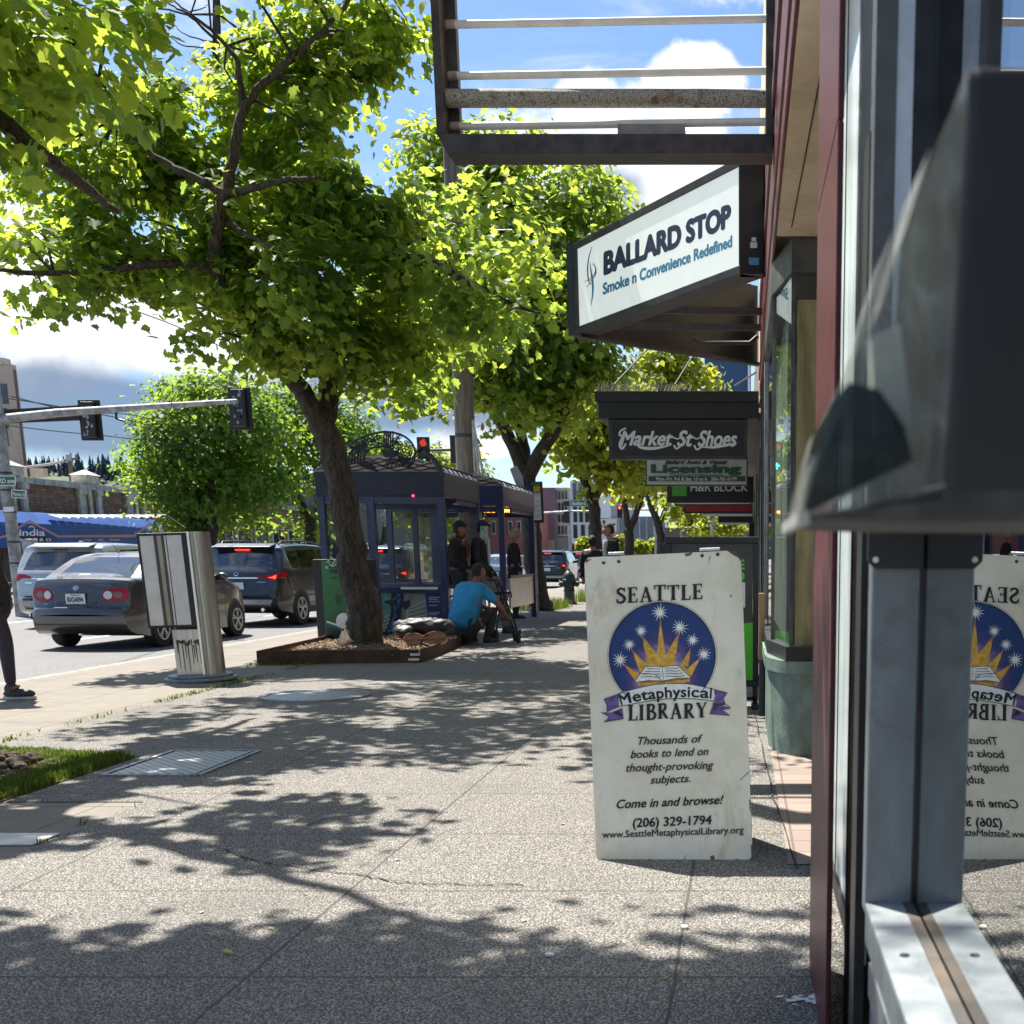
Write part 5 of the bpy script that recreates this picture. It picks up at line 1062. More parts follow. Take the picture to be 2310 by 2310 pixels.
# bus shelters
def shelter(name, label, Yn, Yf, XL, XR, detail):
    Zb, Zt = 2.02, 2.36
    s = thing(name, label, 'bus shelter', ((XL+XR)/2, Yn, 0), 0, 'blue bus shelters'); w = .10
    xm = XL+(XR-XL)*.42
    for x, y in ((XL,Yn),(XR,Yn),(XL,Yf),(XR,Yf)): MB().box(x-w/2,x+w/2,y-w/2,y+w/2,0,Zb).build('post', m_navyst, s, bevel=.006)
    for x, y in ((xm,Yn),(xm,Yf)): MB().box(x-.04,x+.04,y-.04,y+.04,.72 if y == Yf else .15,Zb).build('mullion', m_navyst, s)
    mb = MB()
    for x0, x1, y0, y1 in ((XL-.06,XR+.06,Yn-.06,Yn+.05),(XL-.06,XR+.06,Yf-.05,Yf+.06),(XL-.06,XL+.05,Yn+.05,Yf-.05),(XR-.05,XR+.06,Yn+.05,Yf-.05)): mb.box(x0,x1,y0,y1,Zb,Zt)
    mb.build('fascia', m_dnavy if detail else m_navyst, s, bevel=.01)
    for y in (Yn, Yf): MB().box(XL+.05,XR-.05,y-.03,y+.03,Zb-.10,Zb-.003).build('rail', m_navyst, s); MB().box(XL+.05,XR-.05,y-.045,y+.045,.66,.74).build('rail', m_navyst, s)
    MB().box(XR-.03,XR+.03,Yn+.8,Yf-.05,Zb-.07,Zb-.003).build('rail', m_navyst, s)
    for y in (Yn, Yf):
        MB().box(XL+.05,xm-.04,y-.005,y+.005,.74,Zb-.1).build('pane', m_glass, s); MB().box(xm+.04,XR-.05,y-.005,y+.005,.74,Zb-.1).build('pane', m_glass, s)
    MB().box(XL-.004,XL+.004,Yn+.05,Yf-.05,.74,Zb-.02).build('pane', m_glass, s)
    # vaulted roof
    mb = MB(); n = 16; cx = (XL+XR)/2; hw = (XR-XL)/2+.06
    for k in range(n):
        a0, a1 = pi*k/n, pi*(k+1)/n; p = [(cx-hw*cos(a), Zt+.20*sin(a)) for a in (a0, a1)]
        mb.add([(p[0][0],Yn+.02,p[0][1]),(p[1][0],Yn+.02,p[1][1]),(p[1][0],Yf,p[1][1]),(p[0][0],Yf,p[0][1])], [(0,1,2,3)])
    mb.build('vault', mat('roof_sheet', (.42,.42,.44), .35, .1, var=.2, sc=3), s, smooth=60)
    mb = MB()
    for y in [Yn+.03+(Yf-Yn-.06)*k/7 for k in range(8)]: mb.tube([(cx-hw*cos(pi*k/12), y, Zt+.205*sin(pi*k/12)+.006) for k in range(13)], .014, 6)
    mb.build('roof_rib', m_dnavy, s)
    gp_ = Plane((0, Yn-.035, 0), (0,-1,0))
    mb = MB(); mb.ext([Vector((cx-hw*cos(pi*k/20), Yn-.03, Zt+.22*sin(pi*k/20))) for k in range(21)], (0,.03,0)); mb.build('gable', mat('pale_gable', (.46,.37,.33), .5, var=.2, sc=4), s)
    mb = MB()
    for j in range(5):
        zz_ = Zt+.03+.035*j; lim = hw*math.sqrt(max(0, 1-((zz_+.02-Zt)/.22)**2))
        pts = [(cx-lim+2*lim*i/40, Yn-.042, zz_+.013*sin(i*.9+j*2)) for i in range(41)]; mb.tube(pts, .008, 5)
    mb.build('wave_line', m_dnavy, s)
    if detail:
        zs = lambda x, y: gp_.hit(650+x/2.76, 900+y/2.76)
        mb = MB()
        def pl3(pts, w): mb.tube([zs(x, y) for x, y in pts], w, 6)
        outer = cr([(330,310),(380,288),(450,243),(540,215),(610,205),(700,222),(765,268),(790,330),(775,400),(740,420)]); inner = cr([(470,400),(478,350),(510,312),(570,296),(630,305),(680,345),(700,390)])
        pl3(outer, .016); pl3(inner, .014); r7 = random.Random(7)
        for k in range(110):
            f = r7.random(); q_ = r7.uniform(.12,.9); o_ = outer[min(len(outer)-1, int(8+f*(len(outer)-12)))]; i_ = inner[min(len(inner)-1, int(f*(len(inner)-1)))]
            c = (o_[0]+(i_[0]-o_[0])*q_, o_[1]+(i_[1]-o_[1])*q_); rr_ = r7.uniform(9,13); pl3([(c[0]+cos(a)*rr_, c[1]+sin(a)*rr_) for a in [2*pi*i/8 for i in range(9)]], .006)
        for k in range(5): pl3([(598+k*14,200),(596+k*13,300)], .012)
        for k in range(6): pl3(cr([(372+k*20,405-k*4),(385+k*17,340-k*4),(420+k*13,290-k*3)]), .013)
        for k in range(6): pl3([(640+k*8,372),(590+k*26,425)], .008)
        mb.ext([zs(x, y) for x, y in ((575,322),(690,322),(685,352),(660,365),(600,362))], (0,.02,0)); mb.ext([zs(x, y) for x, y in ((410,385),(520,395),(565,460),(470,420))], (0,.02,0))
        pl3(cr([(880,345),(910,380),(940,430),(965,485)]), .035); pl3(cr([(700,395),(760,380),(800,330),(830,300)]), .012)
        mb.build('fish_cutout', m_dnavy, s)
        # poster below the window
        z7 = lambda x, y: (780+x/4.83, 1100+y/4.83)
        pp = Plane((0, Yn-.012, 0), (0,-1,0))
        MB().box(XL+.06,XR-.05,Yn-.012,Yn+.012,.15,.66).build('poster_panel', mat('grey_poster', (.20,.215,.205), .5, var=.2, sc=5), s)
        class Q(PArt): pass
        A = Q(pp, .003, z7, 1e-4); A.poly([(330,1150),(500,1150),(440,1590),(330,1590)]); A.mb.build('poster_print', mat('poster_teal', (.07,.20,.19), .5, var=.3, sc=6), s, fix=False)
        A = Q(pp, .006, z7, 2e-4)
        for k in range(6): A.poly([(690,1300+k*38),(870,1222+k*52),(875,1240+k*52),(690,1320+k*38)])
        for k in range(5): A.poly([(370+k*10,1440+k*30),(470,1380+k*40),(470,1398+k*40),(370+k*10,1455+k*30)])
        A.poly([(660,1330),(695,1310),(660,1590),(630,1590)]); A.mb.build('poster_print', mat('poster_pale', (.38,.39,.37), .5, var=.1), s, fix=False)
        A = Q(pp, .012, z7, 2e-4); A.poly(cr([(500,1150),(620,1150),(625,1240),(690,1225),(695,1280),(650,1330),(610,1300),(595,1420),(580,1520),(520,1590),(420,1590),(470,1480),(490,1370),(480,1280),(415,1250),(440,1230),(490,1225)], 4)); A.mb.build('poster_print', mat('poster_black', (.010,.014,.028), .5, var=0), s, fix=False)
        A = Q(pp, .016, z7, 1e-4); r8 = random.Random(5)
        for k in range(46):
            f = r8.random(); x = 570-f*75+r8.gauss(0,22); y = 1165+f*410; A.poly([(x-9,y),(x,y-22),(x+9,y),(x,y+22)])
        A.mb.build('poster_print', mat('poster_blue', (.03,.14,.32), .5, var=.4, sc=30), s, fix=False)
        A = Q(pp, .006, z7, 2e-4); A.poly([(862,1150),(1060,1150),(1060,1470),(910,1480)]); A.mb.build('poster_print', mat('poster_navy', (.018,.03,.14), .5, var=0), s, fix=False)
        lm = MB()
        for k, (y, tx) in enumerate(((1195,'WELCOME'),(1215,'TO THE STOP'),(1240,'RIDE INFO'),(1282,'next stop'),(1362,'Please keep'),(1380,'area clear'),(1425,'Thank you'),(1440,'for riding'))):
            x0, yy = z7(905, y); x1, y2_ = z7(1030 if k % 2 == 0 else 1005, y); 
            for q in range(1): lm.box(*sorted((pp.hit(x0, yy).x, pp.hit(x1, yy).x)), Yn-.024, Yn-.022, pp.hit(x0, yy).z-.008, pp.hit(x0, yy).z+.006)
        lm.build('poster_text_bar', mat('poster_text', (.35,.38,.5), .5, var=0), s)
        a = pp.hit(*z7(608, 1108)); b = pp.hit(*z7(1010, 1082)); MB().box(a.x,b.x,Yn-.056,Yn-.046,a.z,b.z).build('notice_strip', m_whi, s)
        a = pp.hit(*z7(745, 90)); MB().lathe((a.x,Yn-.066,a.z), [(.018,0),(.016,-.01)], 10, axis='Y').build('red_lamp', mat('red_lamp', (.6,.02,.03), .4, var=0, emit=((1,.05,.08), 2.0)), s)
    return s
XA1 = at(737,1300,18.0).x; XB1 = at(1003,1300,18.0).x
sh1 = shelter('bus_shelter', 'blue bus shelter with openwork fish on its roof and a poster panel, behind the planter', 18.0, 20.3, XA1, XB1, True)
sh2 = shelter('bus_shelter', 'farther blue bus shelter with an orange dot matrix display and a steel side panel', 21.5, 24.5, -6.1, -4.18, False)
mb = MB(); mb.box(-4.20,-4.16,22.0,24.4,.28,.80); mb.build('side_panel', m_stain, sh2); mb = MB(); mb.bar((-4.18,22.0,.82),(-4.18,24.4,.82),.07,.05); mb.build('rail', m_navyst, sh2)
mb = MB(); a = at(1088,1159,22.2); b = at(1152,1145,22.2); mb.box(a.x,b.x,22.2,22.3,a.z,b.z); dsp = mb.build('display', m_black, sh2)
lm = MB(); wpx(lm, '8 28 29   29 PM', Plane((0,22.19,0),(0,-1,0)), 1091, 1156, 1149, 1156, 7.5, .004, bold=.03); lm.build('lettering', mat('amber_leds', (.8,.3,.02), .5, var=0, emit=((1,.38,.04), 3.0)), dsp, fix=False)
mb = MB(); P = [at(x, y, 24.6) for x, y in ((1150,1058),(1165,1050),(1178,1075),(1184,1115),(1192,1132),(1180,1128),(1160,1085))]; mb.ext(P, (0,.03,0)); mb.build('fish_cutout', mat('grey_fin', (.25,.28,.33), .4, .5, var=.1), sh2)
MB().box(-6.0,-4.9,23.2,23.6,.42,.46).build('bench', m_navyst, sh2)
# recycling bin
rb = thing('recycling_bin', 'green panelled recycling bin with black end casing, half hidden by the maple trunk', 'bin', (-5.5, 16.5, .08))
Yb = 16.45; bl_ = Plane((0, Yb, 0), (0,-1,0)); z6 = lambda x, y: (640+x/5.22, 1150+y/5.22)
a = bl_.hit(*z6(405, 1560)); b = bl_.hit(*z6(975, 575)); MB().box(a.x,b.x,Yb,Yb+.42,a.z-.02,b.z-.01).build('case', m_signbk, rb, bevel=.01)
mb = MB(); mb.box(a.x+.05,b.x-.05,Yb+.05,Yb+.45,.02,a.z-.02); mb.build('foot', m_signbk, rb)
A = PArt(bl_, .004, z6, 1e-4); A.mb = MB(); n = 14; cols = []
def gpt(x, y): return bl_.hit(*z6(x, y), .004)
P = []; 
for j in range(n+1):
    y = 605+(1530-605)*j/n; P += [gpt(440+55*j/n, y), gpt(945, y)]; c = lerp3((.035,.21,.075), (.030,.085,.035), j/n); cols += [c, c]
mb = MB(); mb.add(P, [(2*j,2*j+1,2*j+3,2*j+2) for j in range(n)]); o = mb.build('green_panel', M_VCOL, rb, fix=False); vcol(o, cols)
A = PArt(bl_, .007, z6, 1e-4); A.poly([(505,1305),(640,1350),(800,1380),(800,1400),(640,1372),(506,1325)]); A.line(cr([(500,620),(560,575),(600,600),(560,660),(620,640),(660,600),(640,560)]), 7); A.line(cr([(530,590),(545,650),(590,670)]), 6); A.line(cr([(610,600),(660,650),(655,675)]), 7)
for r0, w in ((82,14),(40,6)): A.line([(705+r0*cos(2*pi*i/30), 1308+(r0+5)*sin(2*pi*i/30)) for i in range(31)], w)
A.poly([(705+78*cos(2*pi*i/24), 1308+83*sin(2*pi*i/24)) for i in range(24)])
A.mb.build('white_print', m_whi, rb, fix=False)
A = PArt(bl_, .010, z6, 1e-4); A.line([(705+62*cos(2*pi*i/30), 1308+66*sin(2*pi*i/30)) for i in range(31)], 8); A.line(cr([(675,1325),(690,1295),(735,1290),(725,1315),(690,1325)]), 9); A.mb.build('green_print', m_dgreen, rb, fix=False)
A = PArt(bl_, .008, z6, 1e-4); A.poly([(505,1385),(560,1390),(575,1420),(610,1395),(650,1425),(690,1440),(760,1510),(940,1510),(940,1530),(495,1530)])
for p in ([(610,1000),(685,1000),(672,1100),(622,1100),(610,1000)], [(628,1005),(634,1095)], [(648,1005),(648,1095)], [(668,1005),(662,1095)], [(630,945),(690,935),(705,950)]): A.line(p, 5)
A.poly([(486,655),(534,655),(534,697),(486,697)]); lm = A.mb
wpx(lm, 'METRO', bl_, *z6(545,750), *z6(830,750), 9, .010, bold=.05); wpx(lm, "We'll Get You There", bl_, *z6(552,812), *z6(935,812), 5, .010, bold=.01); wpx(lm, 'King County', bl_, *z6(545,690), *z6(800,690), 6, .010, bold=.02)
lm.build('dark_print', mat('dark_print', (.010,.03,.014), .5, var=0), rb, fix=False)
A = PArt(bl_, .0125, z6, 1e-4); A.mb = MB(); wpx(A.mb, 'KC', bl_, *z6(492,692), *z6(528,692), 5.5, .0125, bold=.05); A.mb.build('white_print', m_whi, rb, fix=False)
A = PArt(bl_, .009, z6, 1e-4); A.poly([(505,1325),(640,1372),(800,1400),(800,1415),(640,1385),(506,1340)]); A.mb.build('blue_print', mat('blue_print', (.06,.20,.42), .5, var=0), rb, fix=False)
# poles
def vpole(name, label, cat, px, py, Y, z0, z1, r0, r1, m, n=14):
    p = at(px, py, Y); t = thing(name, label, cat, (p.x, Y, z0)); MB().tube([(p.x,Y,z0),(p.x,Y,z1)], [r0, r1], n).build('pole', m, t, smooth=60); return t, p.x
m_wood = mat('grey_pole_wood', (.145,.125,.105), .85, var=.3, sc=7, stretch=(3,3,.25), bump=.4)
m_galv = mat('galvanised_grey', (.40,.41,.41), .5, .6, var=.25, sc=6)
up, ux = vpole('utility_pole', 'tall grey utility pole with lamp fixtures rising behind the blue shelters', 'utility pole', 1067, 1380, 23.2, 0, 11, .20, .145, m_wood)
mb = MB()
for dx in (.19, .27, .35): mb.tube([(ux+dx-.02,23.1,0),(ux+dx-.02,23.1,2.6),(ux+.17,23.1,3.6)], .025, 8)
mb.build('conduit', m_galv, up, smooth=60)
for z in (4.9, 5.05, 6.4, 3.3): MB().tube([(ux,23.2,z),(ux,23.2,z+.07)], .185, 14).build('band', m_signfr, up, smooth=60)
mb = MB(); a = at(1014,796,23.0); b = at(1082,783,23.0); mb.box(a.x,b.x,22.9,23.25,a.z,b.z); mb.build('bracket', m_galv, up, bevel=.01)
mb = MB(); a = at(1090,797,23.0); b = at(1150,783,23.0); mb.box(a.x,b.x,22.9,23.2,a.z,b.z); mb.bar((a.x-.12,23.05,(a.z+b.z)/2),(a.x,23.05,(a.z+b.z)/2),.04); mb.build('lamp', m_galv, up, bevel=.02)
for x0, x1, y in ((1048,1155,519),(1056,1112,760)): MB().tube([at(x0,y,23.1), at(x1,y,23.1)], .012, 6).build('rod', m_galv, up)
MB().tube([at(1003,102,23.2), at(930,98,23.4), at(880,92,23.6)], .06, 8).build('arm', m_galv, up, smooth=60)
mb = MB(); r9 = random.Random(12)
for k in range(60):
    a = r9.uniform(-2.4,-.2); z = at(1030, 640, 23).z+r9.uniform(-.9,.6); c = Vector((ux+.175*cos(a), 23.2+.175*sin(a), z)); d = Vector((r9.gauss(0,.05), 0, r9.gauss(0,.06)))
    mb.bar(c-d, c+d, .014, .01)
mb.build('dead_ivy', mat('dead_ivy', (.05,.04,.03), .9, var=.3), up)
# signals
def signal(mb_parent, c, h, w, facing, lit=None, name='signal_head'):
    t = mb_parent; y = c.y
    MB().box(c.x-w/2,c.x+w/2,y-.02,y+.01,c.z-h/2,c.z+h/2).build('backplate', m_black, t, bevel=.02)
    if facing < 0:
        for k in range(3):
            zz_ = c.z+h*(.31-.31*k); mm = m_signbk
            MB().lathe((c.x,y-.02,zz_), [(w*.27,0),(w*.27,-.01)], 16, axis='Y').build('lens', (lit[k] if lit and lit[k] else mat('dark_lens', (.02,.015,.012), .3, var=0)), t)
            mb = MB(); n = 10; P = [(c.x+w*.3*cos(pi*i/n), zz_+w*.3*sin(pi*i/n)) for i in range(n+1)]
            mb.add([(x, y-.02, z) for x, z in P]+[(x, y-.24, z) for x, z in P], [(i,i+1,n+2+i,n+1+i) for i in range(n)]); mb.build('visor', m_black, t)
    else:
        MB().box(c.x-w*.3,c.x+w*.3,y-.16,y-.021,c.z-h*.44,c.z+h*.44).build('housing', m_signbk, t, bevel=.03)
        mb = MB(); r_ = random.Random(int(c.x*100))
        for k in range(16):
            x = c.x+r_.uniform(-.2,.2)*w; z = c.z+r_.uniform(-.4,.4)*h; rr = r_.uniform(.012,.04); mb.ext([Vector((x+cos(a)*rr*r_.uniform(.4,1.1), y-.160-k*.0006, z+sin(a)*rr*r_.uniform(.7,1.8))) for a in [i*pi/4 for i in range(8)]], (0,.004,0))
        mb.build('peeling_patch', mat('flaked_paint', (.33,.34,.35), .7, var=.3), t)
Ym = 30
pm = at(22, 1150, Ym); mt = thing('signal_mast', 'grey traffic signal mast with a long arm and street name signs at the left edge', 'traffic signal', (pm.x, Ym, RZ))
m_pole = mat('weathered_signal_pole', (.30,.295,.28), .6, .3, var=.35, sc=5, bump=.15)
MB().tube([(pm.x,Ym,RZ),(pm.x,Ym,6.2)], [.15,.10], 14).build('pole', m_pole, mt, smooth=60)
a0 = at(0, 944, Ym); a1 = at(536, 905, Ym-1); MB().tube([(pm.x,Ym,a0.z-.02), a0.lerp(a1, .25)+Vector((0,0,.03)), a0.lerp(a1, .62)+Vector((0,0,.02)), a1], [.105,.095,.07,.05], 12).build('arm', m_pole, mt, smooth=60)
mb = MB(); a = at(8,954,Ym+.25); b = at(180,914,Ym+.25); mb.ext([at(8,955,Ym+.25), at(180,948,Ym+.25), at(178,914,Ym+.25), at(8,924,Ym+.25)], (0,.05,0)); mb.build('name_board', m_black, mt)
for k, (xx, yy, hh) in enumerate(((205,948,84),(543,922,86))):
    c = at(xx, yy, Ym-.4-k*.6+.75); s_ = thing('traffic_light', ('black traffic signal head seen from behind, left one on the mast arm' if k == 0 else 'black traffic signal head seen from behind at the tip of the mast arm'), 'traffic signal', c, 0, 'signal heads on the mast arm'); signal(s_, c+Vector((0,.0,0)), hh/90*1.0, 48/90, 1)
MB().tube([at(262,928,Ym-.3), at(262,944,Ym-.3), at(282,950,Ym-.3)], .03, 6).build('bracket', m_signbk, mt)
mb = MB(); c = at(62,1240,Ym-.3); mb.box(c.x-.10,c.x+.14,Ym-.35,Ym-.05,c.z-.3,c.z+.25); mb.build('control_box', m_pole, mt, bevel=.02)
for z in (1.0, 1.5, 2.2, 2.7, 3.1): MB().tube([(pm.x,Ym,z),(pm.x,Ym,z+.04)], .155, 14).build('band', m_signfr, mt)
m_stgreen = mat('street_sign_green', (.015,.14,.09), .45, var=.05)
def name_sign(nm, label, x0, y0, x1, y1, Y, txt, tx0, tx1, cap, sl=0.0, grp=None):
    c = at((x0+x1)/2, (y0+y1)/2, Y); t = thing(nm, label, 'street sign', c, 0, grp); p = Plane((0, Y, 0), (0,-1,0))
    P = [p.hit(x0, y1), p.hit(x1, y1+sl), p.hit(x1, y0+sl), p.hit(x0, y0)]; MB().ext(P, (0,.02,0)).build('panel', m_stgreen, t)
    lm = MB(); wpx(lm, txt, p, tx0, y1-(y1-y0-cap)/2, tx1, y1+sl-(y1-y0-cap)/2, cap, .012, bold=.02); lm.build('lettering', m_whi, t, fix=False)
    mb = MB(); 
    for a, b in zip(P, P[1:]+P[:1]): mb.bar(a+Vector((0,-.008,0)), b+Vector((0,-.008,0)), .018, .008, up=(0,1,0))
    mb.build('border', m_whi, t); return t
name_sign('street_name_sign', 'green street name sign reading LARD AVE at the left picture edge', -40, 1074, 35, 1095, Ym-.25, 'BALLARD ave', -38, 33, 11)
name_sign('street_name_sign', 'smaller green street name sign reading Market St on the signal pole', 27, 1105, 58, 1122, Ym-.2, 'Market St', 29, 56, 8, 2)
mb = MB(); mb.ext([at(8,1155,Ym-.2), at(31,1154,Ym-.2), at(30,1143,Ym-.2), at(7,1144,Ym-.2)], (0,.01,0)); mb.build('notice', m_whi, mt)
# middle signal with green arrow
pm2 = at(1052, 1300, 47); m2 = thing('signal_mast', 'signal mast half hidden behind the utility pole, carrying the lit signals over the road', 'traffic signal', (pm2.x, 47, RZ))
MB().tube([(pm2.x,47,RZ),(pm2.x,47,7)], [.14,.10], 12).build('pole', m_galv, m2, smooth=60); MB().tube([(pm2.x,47,at(1040,1014,47).z), at(945,1016,47)], [.06,.045], 8).build('arm', m_signfr, m2, smooth=60)
m_redl = mat('red_light', (.5,.02,.01), .4, var=0, emit=((1,.06,.03), 2.5)); m_grnl = mat('green_light', (.02,.5,.35), .4, var=0, emit=((.05,1,.6), 3.0)); m_dred = mat('dim_red_lens', (.16,.015,.01), .35, var=0, emit=((1,.05,.02), .25))
c = at(956, 1021, 46.8); s_ = thing('traffic_light', 'traffic signal head showing a lit green arrow above the shelter roof', 'traffic signal', c); signal(s_, c, 1.12, .48, -1, [m_dred, None, None])
A = PArt(Plane((0,46.74,0),(0,-1,0)), .05, lambda x, y: (x, y)); A.line([(957,1051),(957,1039)], 2.5); A.line([(951,1044),(957,1037),(963,1044)], 2.5); A.mb.build('arrow', m_grnl, s_, fix=False)
c = at(1024, 1014, 46.8); s_ = thing('traffic_light', 'dark signal head seen side on next to the utility pole', 'traffic signal', c); MB().box(c.x-.10,c.x+.10,46.6,47.0,c.z-.5,c.z+.5).build('housing', m_signbk, s_, bevel=.03)
# far crossing: mast, street sign, signals, arrow sign
Yf = 72; pm3 = at(1287, 1250, Yf); m3 = thing('signal_mast', 'slim far signal pole with side arms above the queue of cars', 'traffic signal', (pm3.x, Yf, RZ))
MB().tube([(pm3.x,Yf,RZ),(pm3.x,Yf,at(1287,1125,Yf).z)], [.10,.075], 10).build('pole', m_galv, m3, smooth=60)
MB().tube([at(1225,1157,Yf), at(1287,1153,Yf), at(1332,1153,Yf)], .05, 8).build('arm', m_galv, m3, smooth=60)
for xx, y0, y1 in ((1279,1130,1142),(1279,1154,1180)): a = at(xx-6,y1,Yf-.2); b = at(xx+6,y0,Yf-.2); MB().box(a.x,b.x,Yf-.4,Yf-.1,a.z,b.z).build('signal_box', m_signbk, m3, bevel=.03)
name_sign('street_name_sign', 'far green street name sign reading Ballard beside the straight tree trunk', 1287, 1128, 1345, 1142, Yf-.2, 'Ballard Ave', 1290, 1343, 8)
c = at(1285,1262,Yf-.3); MB().box(c.x-.12,c.x+.12,Yf-.36,Yf-.3,c.z-.2,c.z+.2).build('button_sign', m_whi, m3)
pm4 = at(1482, 1250, 64); m4 = thing('signal_mast', 'far signal mast with an arm reaching left to the red light', 'traffic signal', (pm4.x, 64, RZ)); MB().tube([(pm4.x,64,RZ),(pm4.x,64,5)], [.12,.09], 10).build('pole', m_galv, m4, smooth=60); MB().tube([(pm4.x,64,at(1480,1150,64).z), at(1400,1150,64)], .05, 8).build('arm', m_galv, m4, smooth=60)
c = at(1398, 1154, 63.8); s_ = thing('traffic_light', 'traffic signal head showing a lit red light between two tree trunks', 'traffic signal', c); signal(s_, c, .62, .26, -1, [m_redl, None, None])
ow = thing('lane_sign', 'white square lane sign with a straight arrow and a right turn arrow', 'traffic sign', at(1371,1187,60)); p = Plane((0,60,0),(0,-1,0))
MB().ext([p.hit(1350,1206), p.hit(1392,1206), p.hit(1392,1168), p.hit(1350,1168)], (0,.02,0)).build('panel', m_whi, ow)
A = PArt(p, .012, lambda x, y: (1180+x/5.683, 1080+y/5.683), 1e-4)
A.line([(1037,655),(1037,560)], 16); A.poly([(1012,560),(1062,560),(1037,522)]); A.line(cr([(1125,655),(1127,620),(1140,600),(1160,588)]), 14); A.poly([(1150,568),(1188,578),(1162,606)]); A.line([(988,612),(988,655)], 6); A.line([(1090,612),(1090,640)], 6)
wpx(A.mb, 'ONLY', p, 1355, 1203, 1369, 1203, 4.5, .014, bold=.03); wpx(A.mb, 'ONLY', p, 1376, 1203, 1390, 1203, 4.5, .014, bold=.03)
for a, b in (((974,508),(1205,508)),((1205,508),(1205,706)),((1205,706),(974,706)),((974,706),(974,508))): A.line([a, b], 5)
A.mb.build('black_marks', m_ink, ow, fix=False); q_ = p.hit(1371,1206); MB().tube([(q_.x,60.06,RZ),(q_.x,60.06,p.hit(1371,1168).z)], .04, 8).build('post', m_galv, ow)
# bus stop flag
bf = thing('bus_stop_sign', 'tall white bus stop timetable sign with an orange block and a black frame', 'bus stop sign', at(1210,1300,25.6)); p = Plane((0,25.6,0),(0,-1,0))
MB().ext([p.hit(1192,1179), p.hit(1227,1179), p.hit(1223,1086), p.hit(1190,1087)], (0,.04,0)).build('panel', m_black, bf); 
A = PArt(p, .004, lambda x, y: (x, y)); A.poly([(1196,1173),(1222,1173),(1219,1112),(1194,1112)]); A.mb.build('timetable', mat('timetable_white', (.60,.60,.56), .5, var=.05), bf, fix=False)
A = PArt(p, .006, lambda x, y: (x, y)); A.poly([(1203,1110),(1219,1110),(1218,1096),(1203,1096)]); A.mb.build('orange_block', mat('orange_block', (.55,.28,.02), .5, var=0), bf, fix=False)
A = PArt(p, .006, lambda x, y: (x, y)); A.poly([(1198,1094),(1219,1094),(1218,1088),(1198,1088)]); A.mb.build('green_cap', m_stgreen, bf, fix=False)
A = PArt(p, .008, lambda x, y: (x, y)); 
for y in (1131,1141,1152,1162,1167): A.line([(1197,y),(1219,y)], .8)
wpx(A.mb, '17 18 29 40', p, 1199, 1117, 1217, 1117, 3, .008, bold=.02); wpx(A.mb, '44', p, 1200, 1128, 1205, 1128, 5, .008, bold=.04); A.mb.build('timetable_print', m_ink, bf, fix=False)
q_ = p.hit(1204,1179); MB().tube([(q_.x,25.66,0),(q_.x,25.66,p.hit(1204,1087).z)], .035, 10).build('pole', m_galv, bf, smooth=60)
# hydrant
hp = gnd(1285, 1363); hy = thing('fire_hydrant', 'dark green fire hydrant on the pavement left of the sandwich board', 'hydrant', hp, 0, local=True); m_hyd = mat('hydrant_paint', (.018,.035,.035), .45, var=.25, sc=12)
MB().lathe((0,0,0), [(.19,0),(.19,.04),(.14,.06),(.13,.30),(.15,.33),(.13,.36),(.13,.55),(.17,.57),(.17,.61),(.155,.62),(.15,.70),(.10,.78),(.05,.82),(.035,.83),(.035,.88)], 18).build('barrel', m_hyd, hy, smooth=50)
for sx in (-1, 1): MB().lathe((0,0,.5), [(.06,sx*.1),(.06,sx*.19),(.075,sx*.19),(.075,sx*.23),(.03,sx*.23),(.03,sx*.26)], 12, axis='X').build('outlet', m_hyd, hy, smooth=50)
MB().lathe((0,0,.46), [(.08,-.1),(.08,-.2),(.095,-.2),(.095,-.25),(.03,-.25),(.03,-.28)], 14, axis='Y').build('outlet', m_hyd, hy, smooth=50)
lp, lx = vpole('lamp_post', 'pale lamp post far down the pavement below the hanging signs', 'lamp post', 1607, 1200, 66, 0, 6.5, .12, .08, m_galv)
MB().tube([(lx,66,6.4),(lx-.6,66,6.9),(lx-1.6,66,7.0)], .05, 8).build('arm', m_galv, lp); MB().ell((lx-1.8,66,6.98), (.35,.14,.08)).build('lamp_head', m_galv, lp)
# wires
def wire(label, pts, r=.014):
    P = cr([tuple(at(*p)) for p in pts], 6); MB().tube(P, r, 5).build('w', mat('wire', (.012,.012,.014), .6, var=0))
    o = COL.objects[-1] if False else bpy.data.objects['w']; o.name = 'overhead_wire'; tag(o, label, 'wire', 'overhead wires')
wire('overhead wire crossing the maple crown from the upper left', [(-30,312,20),(74,393,22),(216,490,26),(370,575,29),(501,660,32),(760,800,40)])
wire('overhead wire passing below the dangling lower left leaves', [(-30,525,22),(142,592,25),(272,685,28),(412,742,33),(600,830,40)])
wire('overhead wire running just under the signal arm', [(-20,893,36),(120,915,42),(300,950,50),(500,1000,62),(720,1045,80)], .02)
wire('lowest overhead wire, passing under both signal heads', [(-20,955,36),(120,972,42),(280,988,50),(500,1020,62),(700,1060,80)], .018)
wire('overhead wire near the big round street tree, topmost of the low ones', [(25,894,34),(180,930,40),(310,938,47),(480,985,56),(680,1010,72)], .016)

